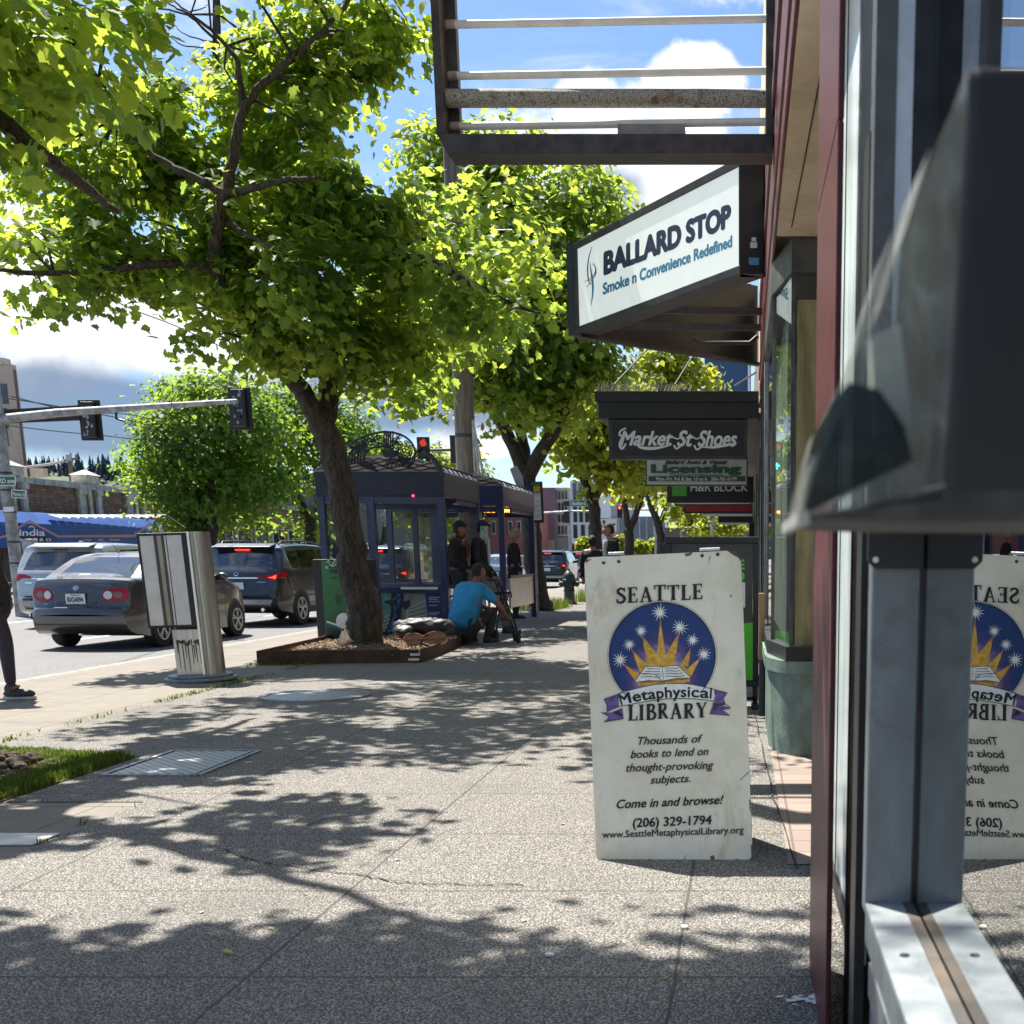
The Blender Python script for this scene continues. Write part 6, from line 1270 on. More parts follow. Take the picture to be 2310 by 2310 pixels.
# ================================================================== CARS
from mathutils.geometry import tessellate_polygon
m_cglass = mat('car_glass', (.012,.016,.018), .03, var=0, spec=.9, coat=1.0)
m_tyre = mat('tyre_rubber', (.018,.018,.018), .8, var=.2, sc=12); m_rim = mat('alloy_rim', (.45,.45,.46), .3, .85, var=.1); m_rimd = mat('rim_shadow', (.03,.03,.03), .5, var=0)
m_trim = mat('black_car_trim', (.016,.016,.017), .55, var=.15); m_chr = mat('chrome', (.75,.76,.77), .12, 1.0, var=0)
m_tail = mat('tail_lamp', (.34,.007,.006), .2, var=.12, sc=30, spec=.4); m_taill = mat('tail_lamp_lit', (.5,.02,.01), .2, var=0, emit=((1,.05,.02), 1.6)); m_wlens = mat('white_lens', (.60,.58,.55), .12, var=0, coat=1.0)
m_amb = mat('amber_lens', (.12,.05,.03), .15, var=0, coat=1); m_plate = mat('plate_white', (.62,.64,.66), .4, var=.05); m_plb = mat('plate_blue', (.02,.03,.12), .5, var=0)
def paint(name, c, met=.5): return mat('paint_'+name, c, .28, met, var=.06, sc=3, coat=1.0)
SPEC = {
 'sedan': dict(L=4.53, W=1.70, H=1.485, belt=.98, tum=.20, bow=.20, wb=(1.02,3.62), wr=.315,
   top=[(0,.53),(.012,.59),(.035,.63),(.09,.655),(.115,.70),(.14,.88),(.18,1.00),(.23,1.065),(.36,1.095),(.60,1.095),(.78,1.16),(1.05,1.30),(1.30,1.405),(1.6,1.465),(2.0,1.485),(2.4,1.472),(2.65,1.43),(2.9,1.325),(3.2,1.165),(3.48,1.035),(3.7,1.0),(4.1,.92),(4.35,.82),(4.47,.66),(4.53,.5)],
   bot=[(0,.43),(.025,.36),(.08,.30),(.2,.25),(.6,.2),(4.0,.19),(4.45,.22),(4.53,.3)],
   rearwin=[(-.60,1.115),(.60,1.115),(.535,1.36),(.50,1.415),(-.50,1.415),(-.535,1.36)],
   side=[[(.98,1.03),(1.62,1.03),(1.62,1.36),(1.35,1.33),(1.12,1.19)],[(1.68,1.03),(2.28,1.02),(2.26,1.39),(1.68,1.385)],[(2.34,1.02),(3.16,1.01),(2.82,1.25),(2.60,1.355),(2.34,1.39)]],
   wind=[(-.62,1.06),(.62,1.06),(.52,1.39),(-.52,1.39)]),
 'suv': dict(L=4.6, W=1.86, H=1.69, belt=1.10, tum=.17, bow=.16, wb=(.98,3.67), wr=.36,
   top=[(0,.60),(.02,.72),(.05,.80),(.06,1.02),(.09,1.10),(.20,1.20),(.36,1.42),(.44,1.53),(.47,1.60),(.60,1.65),(.9,1.675),(1.6,1.69),(2.3,1.67),(2.6,1.62),(3.0,1.40),(3.35,1.17),(3.5,1.12),(4.0,1.05),(4.35,.95),(4.52,.75),(4.6,.55)],
   bot=[(0,.46),(.03,.40),(.1,.34),(.6,.26),(4.0,.25),(4.45,.28),(4.6,.36)],
   rearwin=[(-.70,1.16),(.70,1.16),(.66,1.35),(.60,1.51),(-.60,1.51),(-.66,1.35)],
   side=[[(.55,1.20),(1.05,1.17),(1.05,1.54),(.72,1.53),(.58,1.40)],[(1.12,1.16),(2.02,1.14),(2.0,1.575),(1.12,1.56)],[(2.10,1.14),(3.18,1.13),(2.82,1.40),(2.55,1.54),(2.10,1.575)]],
   wind=[(-.72,1.2),(.72,1.2),(.62,1.56),(-.62,1.56)]),
 'hatch': dict(L=4.1, W=1.72, H=1.5, belt=.98, tum=.22, bow=.18, wb=(.72,3.25), wr=.31,
   top=[(0,.58),(.02,.66),(.06,.72),(.09,.90),(.14,1.02),(.30,1.18),(.55,1.34),(.8,1.43),(1.2,1.49),(1.8,1.5),(2.2,1.46),(2.6,1.30),(2.95,1.08),(3.2,1.0),(3.7,.9),(3.95,.78),(4.1,.5)],
   bot=[(0,.32),(.1,.26),(.6,.2),(3.6,.19),(4.0,.22),(4.1,.3)],
   rearwin=[(-.60,1.08),(.60,1.08),(.52,1.36),(-.52,1.36)],
   side=[[(.62,1.05),(1.30,1.03),(1.30,1.40),(.95,1.37),(.72,1.25)],[(1.37,1.03),(2.60,1.02),(2.30,1.30),(2.05,1.39),(1.37,1.41)]],
   wind=[(-.6,1.05),(.6,1.05),(.5,1.4),(-.5,1.4)]),
}
def interp(pts, y):
    for (a, za), (b, zb_) in zip(pts[:-1], pts[1:]):
        if a <= y <= b: return za+(zb_-za)*(y-a)/(b-a) if b > a else zb_
    return pts[0][1] if y < pts[0][0] else pts[-1][1]
def car_shell(S, res=.07):
    L_, Wd, Hh = S['L'], S['W'], S['H']
    ys = set(p[0] for p in S['top'])
    y = 0
    while y < L_: ys.add(round(y, 3)); y += res
    ys = sorted(ys); ys = [y for i, y in enumerate(ys) if i == 0 or y-ys[i-1] > .008]
    if ys[-1] < L_: ys.append(L_)
    def hw(y, z):
        w = Wd/2; e = max(0, 1-y/.6); w *= 1-.13*e*e; e = max(0, 1-(L_-y)/1.0); w *= 1-.17*e*e
        if z < .6: w *= 1-.06*((.6-z)/.6)**2
        b = S['belt']
        if z > b: w *= 1-S['tum']*((z-b)/(Hh-b))**1.1
        elif z > b-.25: w *= 1-.012*((z-(b-.25))/.25)**2
        return w
    NS = 12; rows = []
    for y in ys:
        zt = interp(S['top'], y); zb_ = interp(S['bot'], y); half = []
        rc = min(.06, (zt-zb_)*.3)
        for j in range(NS): z = zb_+(zt-rc-zb_)*j/(NS-1); half.append((hw(y, z), z))
        w = half[-1][0]; half += [(w-.012, zt-rc*.45), (w-.04, zt-rc*.12), (w-.09, zt)] + [((w-.09)*f, zt+.028*(1-f*f)) for f in (.75, .5, .25)] + [(0, zt+.028)]
        rows.append([(x, y, z) for x, z in half]+[(-x, y, z) for x, z in reversed(half[:-1])])
    mb = MB(); n = len(rows[0])
    def bow(p):
        x, y, z = p; k = (x/(Wd/2))**2
        return (x, y+S['bow']*k*max(0, 1-y/.8)**1.0 - S['bow']*2.0*k*max(0, 1-(L_-y)/1.2), z)
    for r_ in rows: mb.v += [bow(p) for p in r_]
    for i in range(len(rows)-1):
        for k in range(n-1): mb.f.append((i*n+k, (i+1)*n+k, (i+1)*n+k+1, i*n+k+1)); mb.m.append(0)
        mb.f.append((i*n, i*n+n-1, (i+1)*n+n-1, (i+1)*n)); mb.m.append(0)
    for ri in (0, len(rows)-1):
        r_ = rows[ri]; b = len(mb.v); m_ = 11; lv = [r_[k] for k in range(NS+3)]
        for (x, y, z) in lv: mb.v += [bow((x*(1-2*i/(m_-1)), y, z)) for i in range(m_)]
        for j in range(len(lv)-1):
            for i in range(m_-1): mb.f.append((b+j*m_+i, b+j*m_+i+1, b+(j+1)*m_+i+1, b+(j+1)*m_+i)); mb.m.append(0)
    return mb
def decal(mb, bvh, poly, axis, off, sub=3):
    """a panel laid on the shell: poly is in (x,z) for the rear 'R' / front 'F', in (y,z) for the sides '+x' / '-x'"""
    tris = tessellate_polygon([[Vector((p[0], p[1], 0)) for p in poly]])
    T = [[Vector(poly[i]).to_2d() for i in t] for t in tris]
    for _ in range(sub):
        Nn = []
        for a, b, c in T:
            ab, bc, ca = (a+b)/2, (b+c)/2, (c+a)/2; Nn += [[a,ab,ca],[ab,b,bc],[ca,bc,c],[ab,bc,ca]]
        T = Nn
    cache = {}
    def pr(p):
        k = (round(p.x, 5), round(p.y, 5))
        if k in cache: return cache[k]
        if axis == 'R': o, d = Vector((p.x, -3, p.y)), Vector((0,1,0))
        elif axis == 'F': o, d = Vector((p.x, 9, p.y)), Vector((0,-1,0))
        elif axis == '+x': o, d = Vector((4, p.x, p.y)), Vector((-1,0,0))
        else: o, d = Vector((-4, p.x, p.y)), Vector((1,0,0))
        h = bvh.ray_cast(o, d)
        q = (h[0] + (h[1] if h[1].dot(d) < 0 else -h[1])*off) if h[0] is not None else None
        cache[k] = q; return q
    idx = {}
    for t in T:
        P = [pr(p) for p in t]
        if any(q is None for q in P): continue
        f = []
        for p, q in zip(t, P):
            k = (round(p.x, 5), round(p.y, 5))
            if k not in idx: idx[k] = len(mb.v); mb.v.append(tuple(q))
            f.append(idx[k])
        mb.f.append(tuple(f)); mb.m.append(0)
    return mb
def mir(pl): return [(-x, z) for x, z in reversed(pl)]
def disc(cx, cz, r, n=16, sx=1.0): return [(cx+sx*r*cos(2*pi*i/n), cz+r*sin(2*pi*i/n)) for i in range(n)]
def make_car(name, label, cat, kind, pm_, loc, yaw=0.0, lit=True, plate=None, detail=2, style=None, group='cars waiting in the road'):
    S = SPEC[kind]; root = thing(name, label, cat, loc, yaw, group, local=True)
    sh = car_shell(S, .07 if detail > 1 else .14); body = sh.build('body', pm_, root, smooth=32)
    bm = bmesh.new(); bm.from_mesh(body.data); bvh = BVHTree.FromBMesh(bm); bm.free()
    sub = 3 if detail > 1 else 2
    def D(nm, polys, axis, off, m, parent=root):
        mb = MB()
        for p in polys: decal(mb, bvh, p, axis, off, sub)
        return mb.build(nm, m, parent, smooth=180, fix=False)
    D('rear_window', [S['rearwin']], 'R', .004, m_cglass); D('windscreen', [S['wind']], 'F', .004, m_cglass)
    for ax_ in ('+x', '-x'):
        for w in S['side']: D('side_window', [w], ax_, .004, m_cglass)
    r = S['wr']
    for ax_, sx in (('+x', 1), ('-x', -1)):
        for wy in S['wb']:
            arch = [(wy+(r+.055)*cos(a), r+(r+.055)*sin(a)) for a in [pi*i/14-.25 if False else -.35+(pi+.7)*i/18 for i in range(19)]]
            D('wheel_arch', [[(y, max(z, .255 if kind == 'suv' else .205)) for y, z in arch]], ax_, .002, m_trim)
    for sx in (1, -1):
        for wy in S['wb']:
            xo = S['W']/2+.004; w = .2
            prof = [(r*.60,0),(r*.90,0.0),(r*.985,.025),(r,.06),(r,w-.05),(r*.97,w),(r*.6,w)]
            ty = MB().lathe((0,0,0), [(a, (b-w+.0)*1.0) for a, b in prof], 28, axis='X', M=Matrix.Scale(-sx if False else 1, 4, (1,0,0)))
            vs = [(sx*(xo+(-v[0]-w if False else v[0])) if sx > 0 else -(xo+v[0]), wy+v[1], r+v[2]) for v in ty.v]; ty.v = vs
            wh = ty.build('wheel', m_tyre, root, smooth=40)
            xr = xo+.008; rim = MB()
            rim.lathe((0,0,0), [(r*.62,-.03),(r*.64,0),(r*.58,.0),(r*.56,-.02)], 24, axis='X'); rim.lathe((0,0,0), [(r*.16,-.03),(r*.14,.004),(.01,.006)], 12, axis='X')
            for k in range(5):
                a = 2*pi*k/5+.3
                for da in (-.16, .16): rim.bar((-.008, cos(a+da*.3)*r*.12, sin(a+da*.3)*r*.12), (-.008, cos(a+da)*r*.6, sin(a+da)*r*.6), r*.075, .02, up=(1,0,0))
            rim.v = [(sx*(xr+v[0]), wy+v[1], r+v[2]) for v in rim.v]; rim.build('rim', m_rim, wh)
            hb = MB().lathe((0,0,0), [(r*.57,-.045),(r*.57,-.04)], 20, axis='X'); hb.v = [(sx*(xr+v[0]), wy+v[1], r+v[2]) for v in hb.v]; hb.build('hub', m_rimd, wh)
    tl = m_taill if lit else m_tail
    if kind == 'sedan':
        lamp = [(.375,.83),(.43,.915),(.53,.955),(.66,.96),(.745,.94),(.765,.86),(.735,.79),(.64,.75),(.50,.745),(.41,.77)]
        for s_, pl in ((1, lamp), (-1, mir(lamp))):
            lo = D('tail_lamp', [pl], 'R', .008, m_tail)
            D('reverse_lens', [disc(s_*.475, .845, .062)], 'R', .012, m_wlens, lo); D('turn_lens', [disc(s_*.615, .855, .058)], 'R', .012, m_amb, lo)
        D('recess', [[(-.33,.90),(.33,.90),(.36,.86),(.31,.69),(-.31,.69),(-.36,.86)]], 'R', .003, paint('recess', (.035,.037,.04)))
        D('trunk_seam', [[(-.40,.655),(.40,.655),(.40,.661),(-.40,.661)],[(-.40,.66),(-.395,.66),(-.375,.74),(-.38,.74)],[(.395,.66),(.40,.66),(.38,.74),(.375,.74)]], 'R', .003, m_trim)
        D('bumper_line', [[(-.72,.40),(.72,.40),(.70,.39),(-.70,.39)]], 'R', .004, m_trim); pz = .79
        D('emblem', [disc(0,.95,.034,16,1.35)], 'R', .008, m_chr); D('emblem_inner', [disc(0,.95,.024,14,1.35)], 'R', .010, m_trim); D('emblem_bar', [disc(0,.953,.012,10,2.0),disc(0,.945,.022,12,.4)], 'R', .012, m_chr)
        lm = MB(); 
        for tx, x0, x1, z in (('COROLLA',.27,.52,.985),('TOYOTA',-.62,-.53,.985),('LE',-.55,-.47,.70)):
            vs, fs = text2d(tx, bold=.02); lm.add([(x0+(x1-x0)*x, (bvh.ray_cast(Vector((x0+(x1-x0)*x,-3,z+y*.022)), Vector((0,1,0)))[0] or Vector((0,0,0))).y-.006, z+y*.022) for x, y in vs], fs)
        lm.build('lettering', m_chr, root, fix=False)
        D('defroster', [[(-.55,1.30-.001),(.55,1.30-.001),(.55,1.30),(-.55,1.30)]], 'R', .006, m_trim) if False else None
        MB().tube([(.0,1.45,1.475),(.0,1.28,1.62)], [.006,.003], 6).build('antenna', m_trim, root)
        D('dash_sticker', [[(-.24,1.13),(-.06,1.13),(-.06,1.155),(-.24,1.155)]], 'R', .007, m_wlens)
    else:
        sz = 1.0 if kind == 'suv' else .88
        lamp = [(.46,1.03*sz),(.60,1.075*sz),(.80,1.085*sz),(.90,1.07*sz),(.90,.93*sz),(.80,.945*sz),(.70,1.0*sz),(.50,1.0*sz)] if style != 'wide' else [(.30,1.015),(.60,1.035),(.90,1.12),(.90,.99),(.78,.94),(.60,.985),(.30,.995)]
        for pl in (lamp, mir(lamp)):
            lo = D('tail_lamp', [pl], 'R', .008, m_tail)
            if lit: D('brake_lamp', [[(x*.25+.75*.76*(1 if pl is lamp else -1), (z-1.02*sz)*.45+1.01*sz) for x, z in pl]], 'R', .012, m_taill, lo)
        D('brake_light', [[(-.16,1.535*sz),(.16,1.535*sz),(.16,1.555*sz),(-.16,1.555*sz)]] if kind == 'suv' else [[(-.12,1.36),(.12,1.36),(.12,1.375),(-.12,1.375)]], 'R', .03 if kind == 'suv' else .008, m_taill if lit else m_tail)
        if kind == 'suv':
            D('lower_cladding', [[(-.92,.385),(.92,.385),(.92,.60),(.80,.66),(-.80,.66),(-.92,.60)]], 'R', .004, m_trim); D('skid_plate', [[(-.66,.43),(.66,.43),(.72,.56),(-.72,.56)]], 'R', .008, mat('skid_silver', (.33,.33,.34), .35, .6, var=.1))
            for ax_ in ('+x', '-x'): D('sill_cladding', [[(.3,.27),(4.3,.27),(4.3,.40),(.3,.40)]], ax_, .0012, m_trim)
            mb = MB()
            for sx in ((1, -1) if style != 'blue' else ()): mb.tube([(sx*.62,.75,1.68),(sx*.64,.85,1.735),(sx*.65,1.8,1.755),(sx*.63,2.6,1.70),(sx*.62,2.7,1.66)], .018, 6)
            if style != 'blue': mb.build('roof_rail', m_trim if style != 'silver' else m_chr, root, smooth=60)
            mb = MB(); mb.ext([Vector((-.62,.36,1.60)), Vector((.62,.36,1.60)), Vector((.64,.62,1.665)), Vector((-.64,.62,1.665))], (0,0,.03)); mb.build('spoiler', pm_, root, bevel=.012)
            MB().tube([(.05,.30,1.30),(-.28,.27,1.27)], [.012,.009], 6).build('wiper', m_trim, root)
            MB().ell((0,1.15,1.70), (.03,.09,.05), 8, 6).build('fin_antenna', pm_, root)
            D('garnish', [[(-.45,.985),(.45,.985),(.45,1.005),(-.45,1.005)]], 'R', .010, m_chr); pz = .83
            D('emblem', [disc(0,1.07,.036,16,1.4)], 'R', .010, m_chr if style != 'blue' else m_plb); D('emblem_inner', [disc(0,1.07,.025,14,1.4)], 'R', .012, m_trim if style != 'blue' else m_plb)
            MB().lathe((.55,.0,.36), [(.035,-.02),(.04,.12)], 12, axis='Y').build('exhaust', m_chr, root)
            for x0, x1, z in ((.42,.60,.90),(-.62,-.46,.90)): D('badge', [[(x0,z),(x1,z),(x1,z+.022),(x0,z+.022)]], 'R', .008, m_chr)
        else:
            D('emblem', [disc(0,.93,.03,14,1.3)], 'R', .008, m_chr); pz = .76
    if plate is not None:
        py_ = (bvh.ray_cast(Vector((0,-3,pz)), Vector((0,1,0)))[0] or Vector((0,0,0))).y-.012
        pn = MB().box(-.155,.155,py_-.006,py_,pz-.078,pz+.078).build('number_plate', m_plate, root, bevel=.004); MB().box(-.165,.165,py_-.002,py_+.01,pz-.088,pz+.088).build('plate_frame', m_trim, root)
        if plate:
            lm = MB(); vs, fs = text2d(plate, bold=.03); lm.add([(-.125+.25*x, py_-.0085, pz-.045+.075*y) for x, y in vs], fs)
            vs, fs = text2d('WASHINGTON', bold=.02); lm.add([(-.07+.14*x, py_-.0085, pz+.048+.018*y) for x, y in vs], fs); lm.build('lettering', m_plb, pn, fix=False)
    # mirrors
    for sx in (1, -1):
        yb = S['side'][-1][1][0]-.12; wx = S['W']/2*.97
        mb = MB(); mb.ell((sx*(wx+.09), yb, S['belt']+.10), (.11,.06,.075), 12, 8); mb.bar((sx*(wx-.06), yb, S['belt']+.05), (sx*(wx+.05), yb, S['belt']+.08), .05); mb.build('wing_mirror', pm_, root, smooth=60)
    if detail > 1:
        for ax_ in ('+x', '-x'):
            b0, b1 = S['side'][-1][0][0]-.03, S['side'][-1][1][0]+.05; dz = S['belt']
            for yy in ([b0, b1, S['side'][-2][0][0]-.03]): D('door_seam', [[(yy-.004,.36),(yy+.004,.36),(yy+.004,dz),(yy-.004,dz)]], ax_, .0018, m_trim)
            for yy in (b0+.10, S['side'][-2][0][0]+.08): D('door_handle', [[(yy,dz-.10),(yy+.17,dz-.10),(yy+.17,dz-.075),(yy,dz-.075)]], ax_, .012, pm_ if style != 'silver' else m_chr)
    return root
p_grey = paint('grey', (.085,.082,.078), .65); p_dk = paint('charcoal', (.026,.030,.036), .5); p_silver = paint('silver', (.40,.41,.41), .55); p_white = paint('white', (.62,.63,.64), .1); p_black = paint('black', (.012,.013,.016), .3)
make_car('sedan', 'grey four door sedan with clear round lamp lenses, stopped behind the steel kiosk', 'car', 'sedan', p_grey, (-10.27, 18.85, RZ), R(-3.0), False, 'BXS4094')
make_car('suv', 'dark blue grey SUV with black arches stopped between the kiosk and the blue shelter', 'car', 'suv', p_dk, (-10.4, 25.3, RZ), R(-5.0), True, '', style='wide')
make_car('suv', 'silver SUV standing behind the grey sedan at the far left', 'car', 'suv', p_silver, (-13.75, 24.6, RZ), R(-2.5), False, '', style='blue')
make_car('suv', 'dark SUV with a lit brake lamp seen through the shelter window', 'car', 'suv', p_black, (-9.35, 31.2, RZ), R(-1.0), True, '', style='silver')
make_car('hatchback', 'white hatchback with a lit brake lamp seen through the shelter window', 'car', 'hatch', p_white, (-10.35, 38.3, RZ), R(-1.0), True, '', 1)
make_car('sedan', 'silver sedan visible between the shelter posts behind the standing men', 'car', 'sedan', p_silver, (-9.2, 45.5, RZ), 0, True, '', 1)
make_car('suv', 'black SUV with glowing tail lamps in the queue left of the fire hydrant', 'car', 'suv', p_black, (-9.0, 56.5, RZ), 0, True, '', 1)
make_car('suv', 'dark SUV farthest ahead in the queue just right of the hydrant', 'car', 'suv', p_dk, (-9.0, 67.0, RZ), 0, True, '', 1)

# ================================================================== PEOPLE
m_skin = mat('skin', (.36,.20,.14), .55, var=.1, sc=20); m_skind = mat('tanned_skin', (.26,.125,.08), .55, var=.12, sc=20)
m_blkc = mat('black_cloth', (.016,.015,.017), .85, var=.3, sc=14, bump=2.5, bsc=11); m_tights = mat('dark_tights', (.022,.017,.028), .7, var=.2, sc=20)
m_cyan = mat('bright_blue_cotton', (.025,.26,.52), .8, var=.14, sc=9, bump=3, bsc=9); m_gry = mat('charcoal_trousers', (.035,.033,.033), .85, var=.25, sc=12, bump=.3); m_khaki = mat('khaki_trousers', (.21,.17,.13), .85, var=.2, sc=12, bump=.3)
m_red = mat('red_shirt', (.22,.025,.035), .8, var=.2); m_mint = mat('mint_towel', (.33,.52,.42), .9, var=.15, sc=20, bump=.4); m_hairb = mat('dark_hair', (.014,.011,.009), .7, var=.4, sc=50, bump=.5); m_hairg = mat('grey_blond_hair', (.38,.33,.24), .7, var=.3, sc=50)
m_shoe = mat('dark_shoe', (.02,.02,.022), .6, var=.2); m_sole = mat('pale_sole', (.45,.43,.40), .7, var=.15); m_cap = mat('dark_cap', (.012,.013,.022), .8, var=.2); m_shw = mat('white_shirt', (.50,.51,.52), .8, var=.1)
def skin_mesh(J, E, root, sub=1):
    names = list(J); me = bpy.data.meshes.new('s'); me.from_pydata([J[n][:3] for n in names], [(names.index(a), names.index(b)) for a, b in E], [])
    o = bpy.data.objects.new('s', me); COL.objects.link(o)
    md = o.modifiers.new('skin', 'SKIN'); md.use_smooth_shade = True
    sv = me.skin_vertices[0].data
    for i, n in enumerate(names):
        r = J[n][3]; sv[i].radius = (r, r) if not isinstance(r, tuple) else r; sv[i].use_root = (n == root)
    o.modifiers.new('sub', 'SUBSURF').levels = sub; o.modifiers['sub'].render_levels = sub
    dg = bpy.context.evaluated_depsgraph_get(); ev = o.evaluated_get(dg); m2 = ev.to_mesh()
    vs = [tuple(v.co) for v in m2.vertices]; fs = [tuple(p.vertices) for p in m2.polygons]
    ev.to_mesh_clear(); bpy.data.objects.remove(o); bpy.data.meshes.remove(me)
    return vs, fs
def person(label, loc, yaw, J, skin, top, legs, shoe, hair, sleeve='long', scale=1.0, coat=False, head_yaw=0.0, hand_curl=.6, tops=1.10, hem=0.0, hairstyle='short', group=None):
    """J: joints in the person's own frame (x right, y the way they face, z up)"""
    J = {k: tuple(c*scale for c in v) for k, v in J.items()}
    root = None
    hd = Vector(J['head'][:3]); hr = J['head'][3]; Mh = Matrix.Rotation(head_yaw, 4, 'Z')
    B = {k: J[k] for k in ('pelvis','waist','chest','neck','shL','elL','wrL','shR','elR','wrR','hipL','knL','anL','hipR','knR','anR')}
    for s in 'LR': B['hd'+s] = tuple(Vector(J['wr'+s][:3]) + (Vector(J['wr'+s][:3])-Vector(J['el'+s][:3])).normalized()*.075*scale)+(.030*scale,)
    B['jaw'] = tuple(hd + Mh @ Vector((0,.015,-.06))*scale)+(.058*scale,)
    E = [('pelvis','waist'),('waist','chest'),('chest','neck'),('neck','jaw'),('chest','shL'),('shL','elL'),('elL','wrL'),('wrL','hdL'),('chest','shR'),('shR','elR'),('elR','wrR'),('wrR','hdR'),('pelvis','hipL'),('hipL','knL'),('knL','anL'),('pelvis','hipR'),('hipR','knR'),('knR','anR')]
    vs, fs = skin_mesh(B, E, 'pelvis'); mb = MB().add(vs, fs)
    # head, face
    def hp(x, y, z): return hd + Mh @ (Vector((x, y, z))*scale)
    hv = MB().ell((0,0,0), (1,1,1), 18, 14); P = []
    for v in hv.v:
        x, y, z = v; zz_ = z*.118; w = .074*(1-.22*max(0, -z)**1.5); yy = y*.095*(1-.12*max(0, -z)**2)+(.012 if z < 0 and y > 0 else 0); P.append(hp(x*w, yy, zz_))
    mb.add(P, hv.f)
    Rm = Mh.to_3x3().to_4x4()
    mb.ell(hp(0,.098,-.012), (.013*scale,.020*scale,.026*scale), 8, 6, M=Rm)
    for sx in (-1, 1):
        mb.ell(hp(sx*.074,-.005,-.005), (.010*scale,.022*scale,.032*scale), 8, 6, M=Rm); mb.ell(hp(sx*.03,.083,.012), (.014*scale,.010*scale,.008*scale), 8, 6, M=Rm)
    mb.ell(hp(0,.086,-.055), (.024*scale,.010*scale,.008*scale), 8, 6, M=Rm)
    for s, sx in (('L',-1),('R',1)):
        wr = Vector(B['wr'+s][:3]); el = Vector(J['el'+s][:3]); d = (wr-el).normalized(); side = d.cross(Vector((0,0,1)))
        if side.length < .2: side = Vector((1,0,0))
        side.normalize(); dn = side.cross(d).normalized()
        if dn.z > 0: dn = -dn
        pal = wr+d*.055*scale
        for k in range(4):
            o_ = side*(.022-.0147*k)*scale; l = (.072,.080,.075,.058)[k]*scale; p0 = pal+o_*.9+d*.015*scale; p1 = p0+d*l*.55+dn*l*.15*hand_curl; p2 = p1+(d*(1-hand_curl*.7)+dn*hand_curl)*l*.33; p3 = p2+(d*(.5-hand_curl*.6)+dn*1.0*hand_curl)*l*.25
            mb.tube([pal+o_*.6, p0, p1, p2, p3], [.010*scale,.0095*scale,.0088*scale,.008*scale,.006*scale], 7)
        th = side*(-sx if False else 1)*.028*scale; mb.tube([wr+d*.02*scale, wr+d*.04*scale+th, wr+d*.075*scale+th*1.45+dn*.012*scale, wr+d*.098*scale+th*1.4+dn*.02*scale], [.012*scale,.011*scale,.0095*scale,.007*scale], 7)
    mb.v = [tuple(v) for v in mb.v]
    body = mb.build('person', skin, None, smooth=180); body.location = loc; body.rotation_euler = (0,0,yaw); ORG[body.name] = Vector((0,0,0))
    tag(body, label, 'person', group)
    # clothing
    k = tops
    T = {n: J[n][:3]+(J[n][3]*k+.008,) for n in ('waist','chest','shL','shR')}; T['pelvis'] = tuple(Vector(J['pelvis'][:3])-Vector((0,.03,.05))*hem)+(J['pelvis'][3]*(k+.16*hem)+.012,)
    T['neck'] = tuple(Vector(J['neck'][:3])*.75+Vector(J['chest'][:3])*.25)+(J['neck'][3]*1.25,)
    Et = [('pelvis','waist'),('waist','chest'),('chest','neck'),('chest','shL'),('chest','shR')]
    for s in 'LR':
        if sleeve == 'long': T['el'+s] = J['el'+s][:3]+(J['el'+s][3]*1.28,); T['wr'+s] = J['wr'+s][:3]+(J['wr'+s][3]*1.35,); Et += [('sh'+s,'el'+s),('el'+s,'wr'+s)]
        else: T['el'+s] = tuple(Vector(J['sh'+s][:3]).lerp(Vector(J['el'+s][:3]), .82))+(J['el'+s][3]*1.6,); Et += [('sh'+s,'el'+s)]
        if coat:
            T['hem'+s] = tuple(Vector(J['hip'+s][:3]).lerp(Vector(J['kn'+s][:3]), .62)+Vector((0,0,0)))+(J['hip'+s][3]*1.25,); Et += [('pelvis','hem'+s)]
    vs, fs = skin_mesh(T, Et, 'pelvis'); MB().add(vs, fs).build('coat' if coat else 'shirt' if sleeve != 'long' else 'jacket', top, body, smooth=180)
    Lg = {'pelvis': J['pelvis'][:3]+(J['pelvis'][3]*1.05,)}; El = []
    for s in 'LR':
        for n, q in (('hip',1.08),('kn',1.22),('an',1.25)): Lg[n+s] = J[n+s][:3]+(J[n+s][3]*q,)
        El += [('pelvis','hip'+s),('hip'+s,'kn'+s),('kn'+s,'an'+s)]
    vs, fs = skin_mesh(Lg, El, 'pelvis'); MB().add(vs, fs).build('trousers', legs, body, smooth=180)
    for s in 'LR':
        a = Vector(J['an'+s][:3]); t_ = Vector(J['toe'+s][:3]); d = (t_-a); d.z = 0; d.normalize(); zs_ = min(a.z, t_.z)
        A_ = math.atan2(d.y, d.x)-pi/2; M_ = Matrix.Rotation(A_, 4, 'Z'); c = a+d*.06*scale; c.z = t_.z-.035*scale
        mb = MB(); mb.ell(c+Vector((0,0,.045*scale)), (.048*scale,.135*scale,.045*scale), 14, 8, M=M_); mb.ell(a+Vector((0,0,-.02*scale)), (.05*scale,.06*scale,.06*scale), 12, 8, M=M_)
        so = mb.build('shoe', shoe, body, smooth=180)
        mb = MB(); mb.ext([c+M_ @ Vector((.050*scale*cos(q_), .14*scale*sin(q_), 0)) for q_ in [2*pi*i/18 for i in range(18)]], (0,0,.022*scale)); mb.build('sole', m_sole, so)
    if hair:
        hv = MB().ell((0,0,0), (1,1,1), 20, 16); keep = []; P = [];
        for v in hv.v: P.append(hp(v[0]*.084, v[1]*.105-.008, v[2]*.122+.008))
        for f in hv.f:
            c = sum((Vector(hv.v[i]) for i in f), Vector())/4
            if c.z > .30 or (c.y < -.05 and c.z > -.55 and hairstyle == 'short') or (hairstyle == 'long' and c.y < .25): keep.append(f)
        MB().add(P, keep).build('hair', hair, body, smooth=180)
    return body, hp
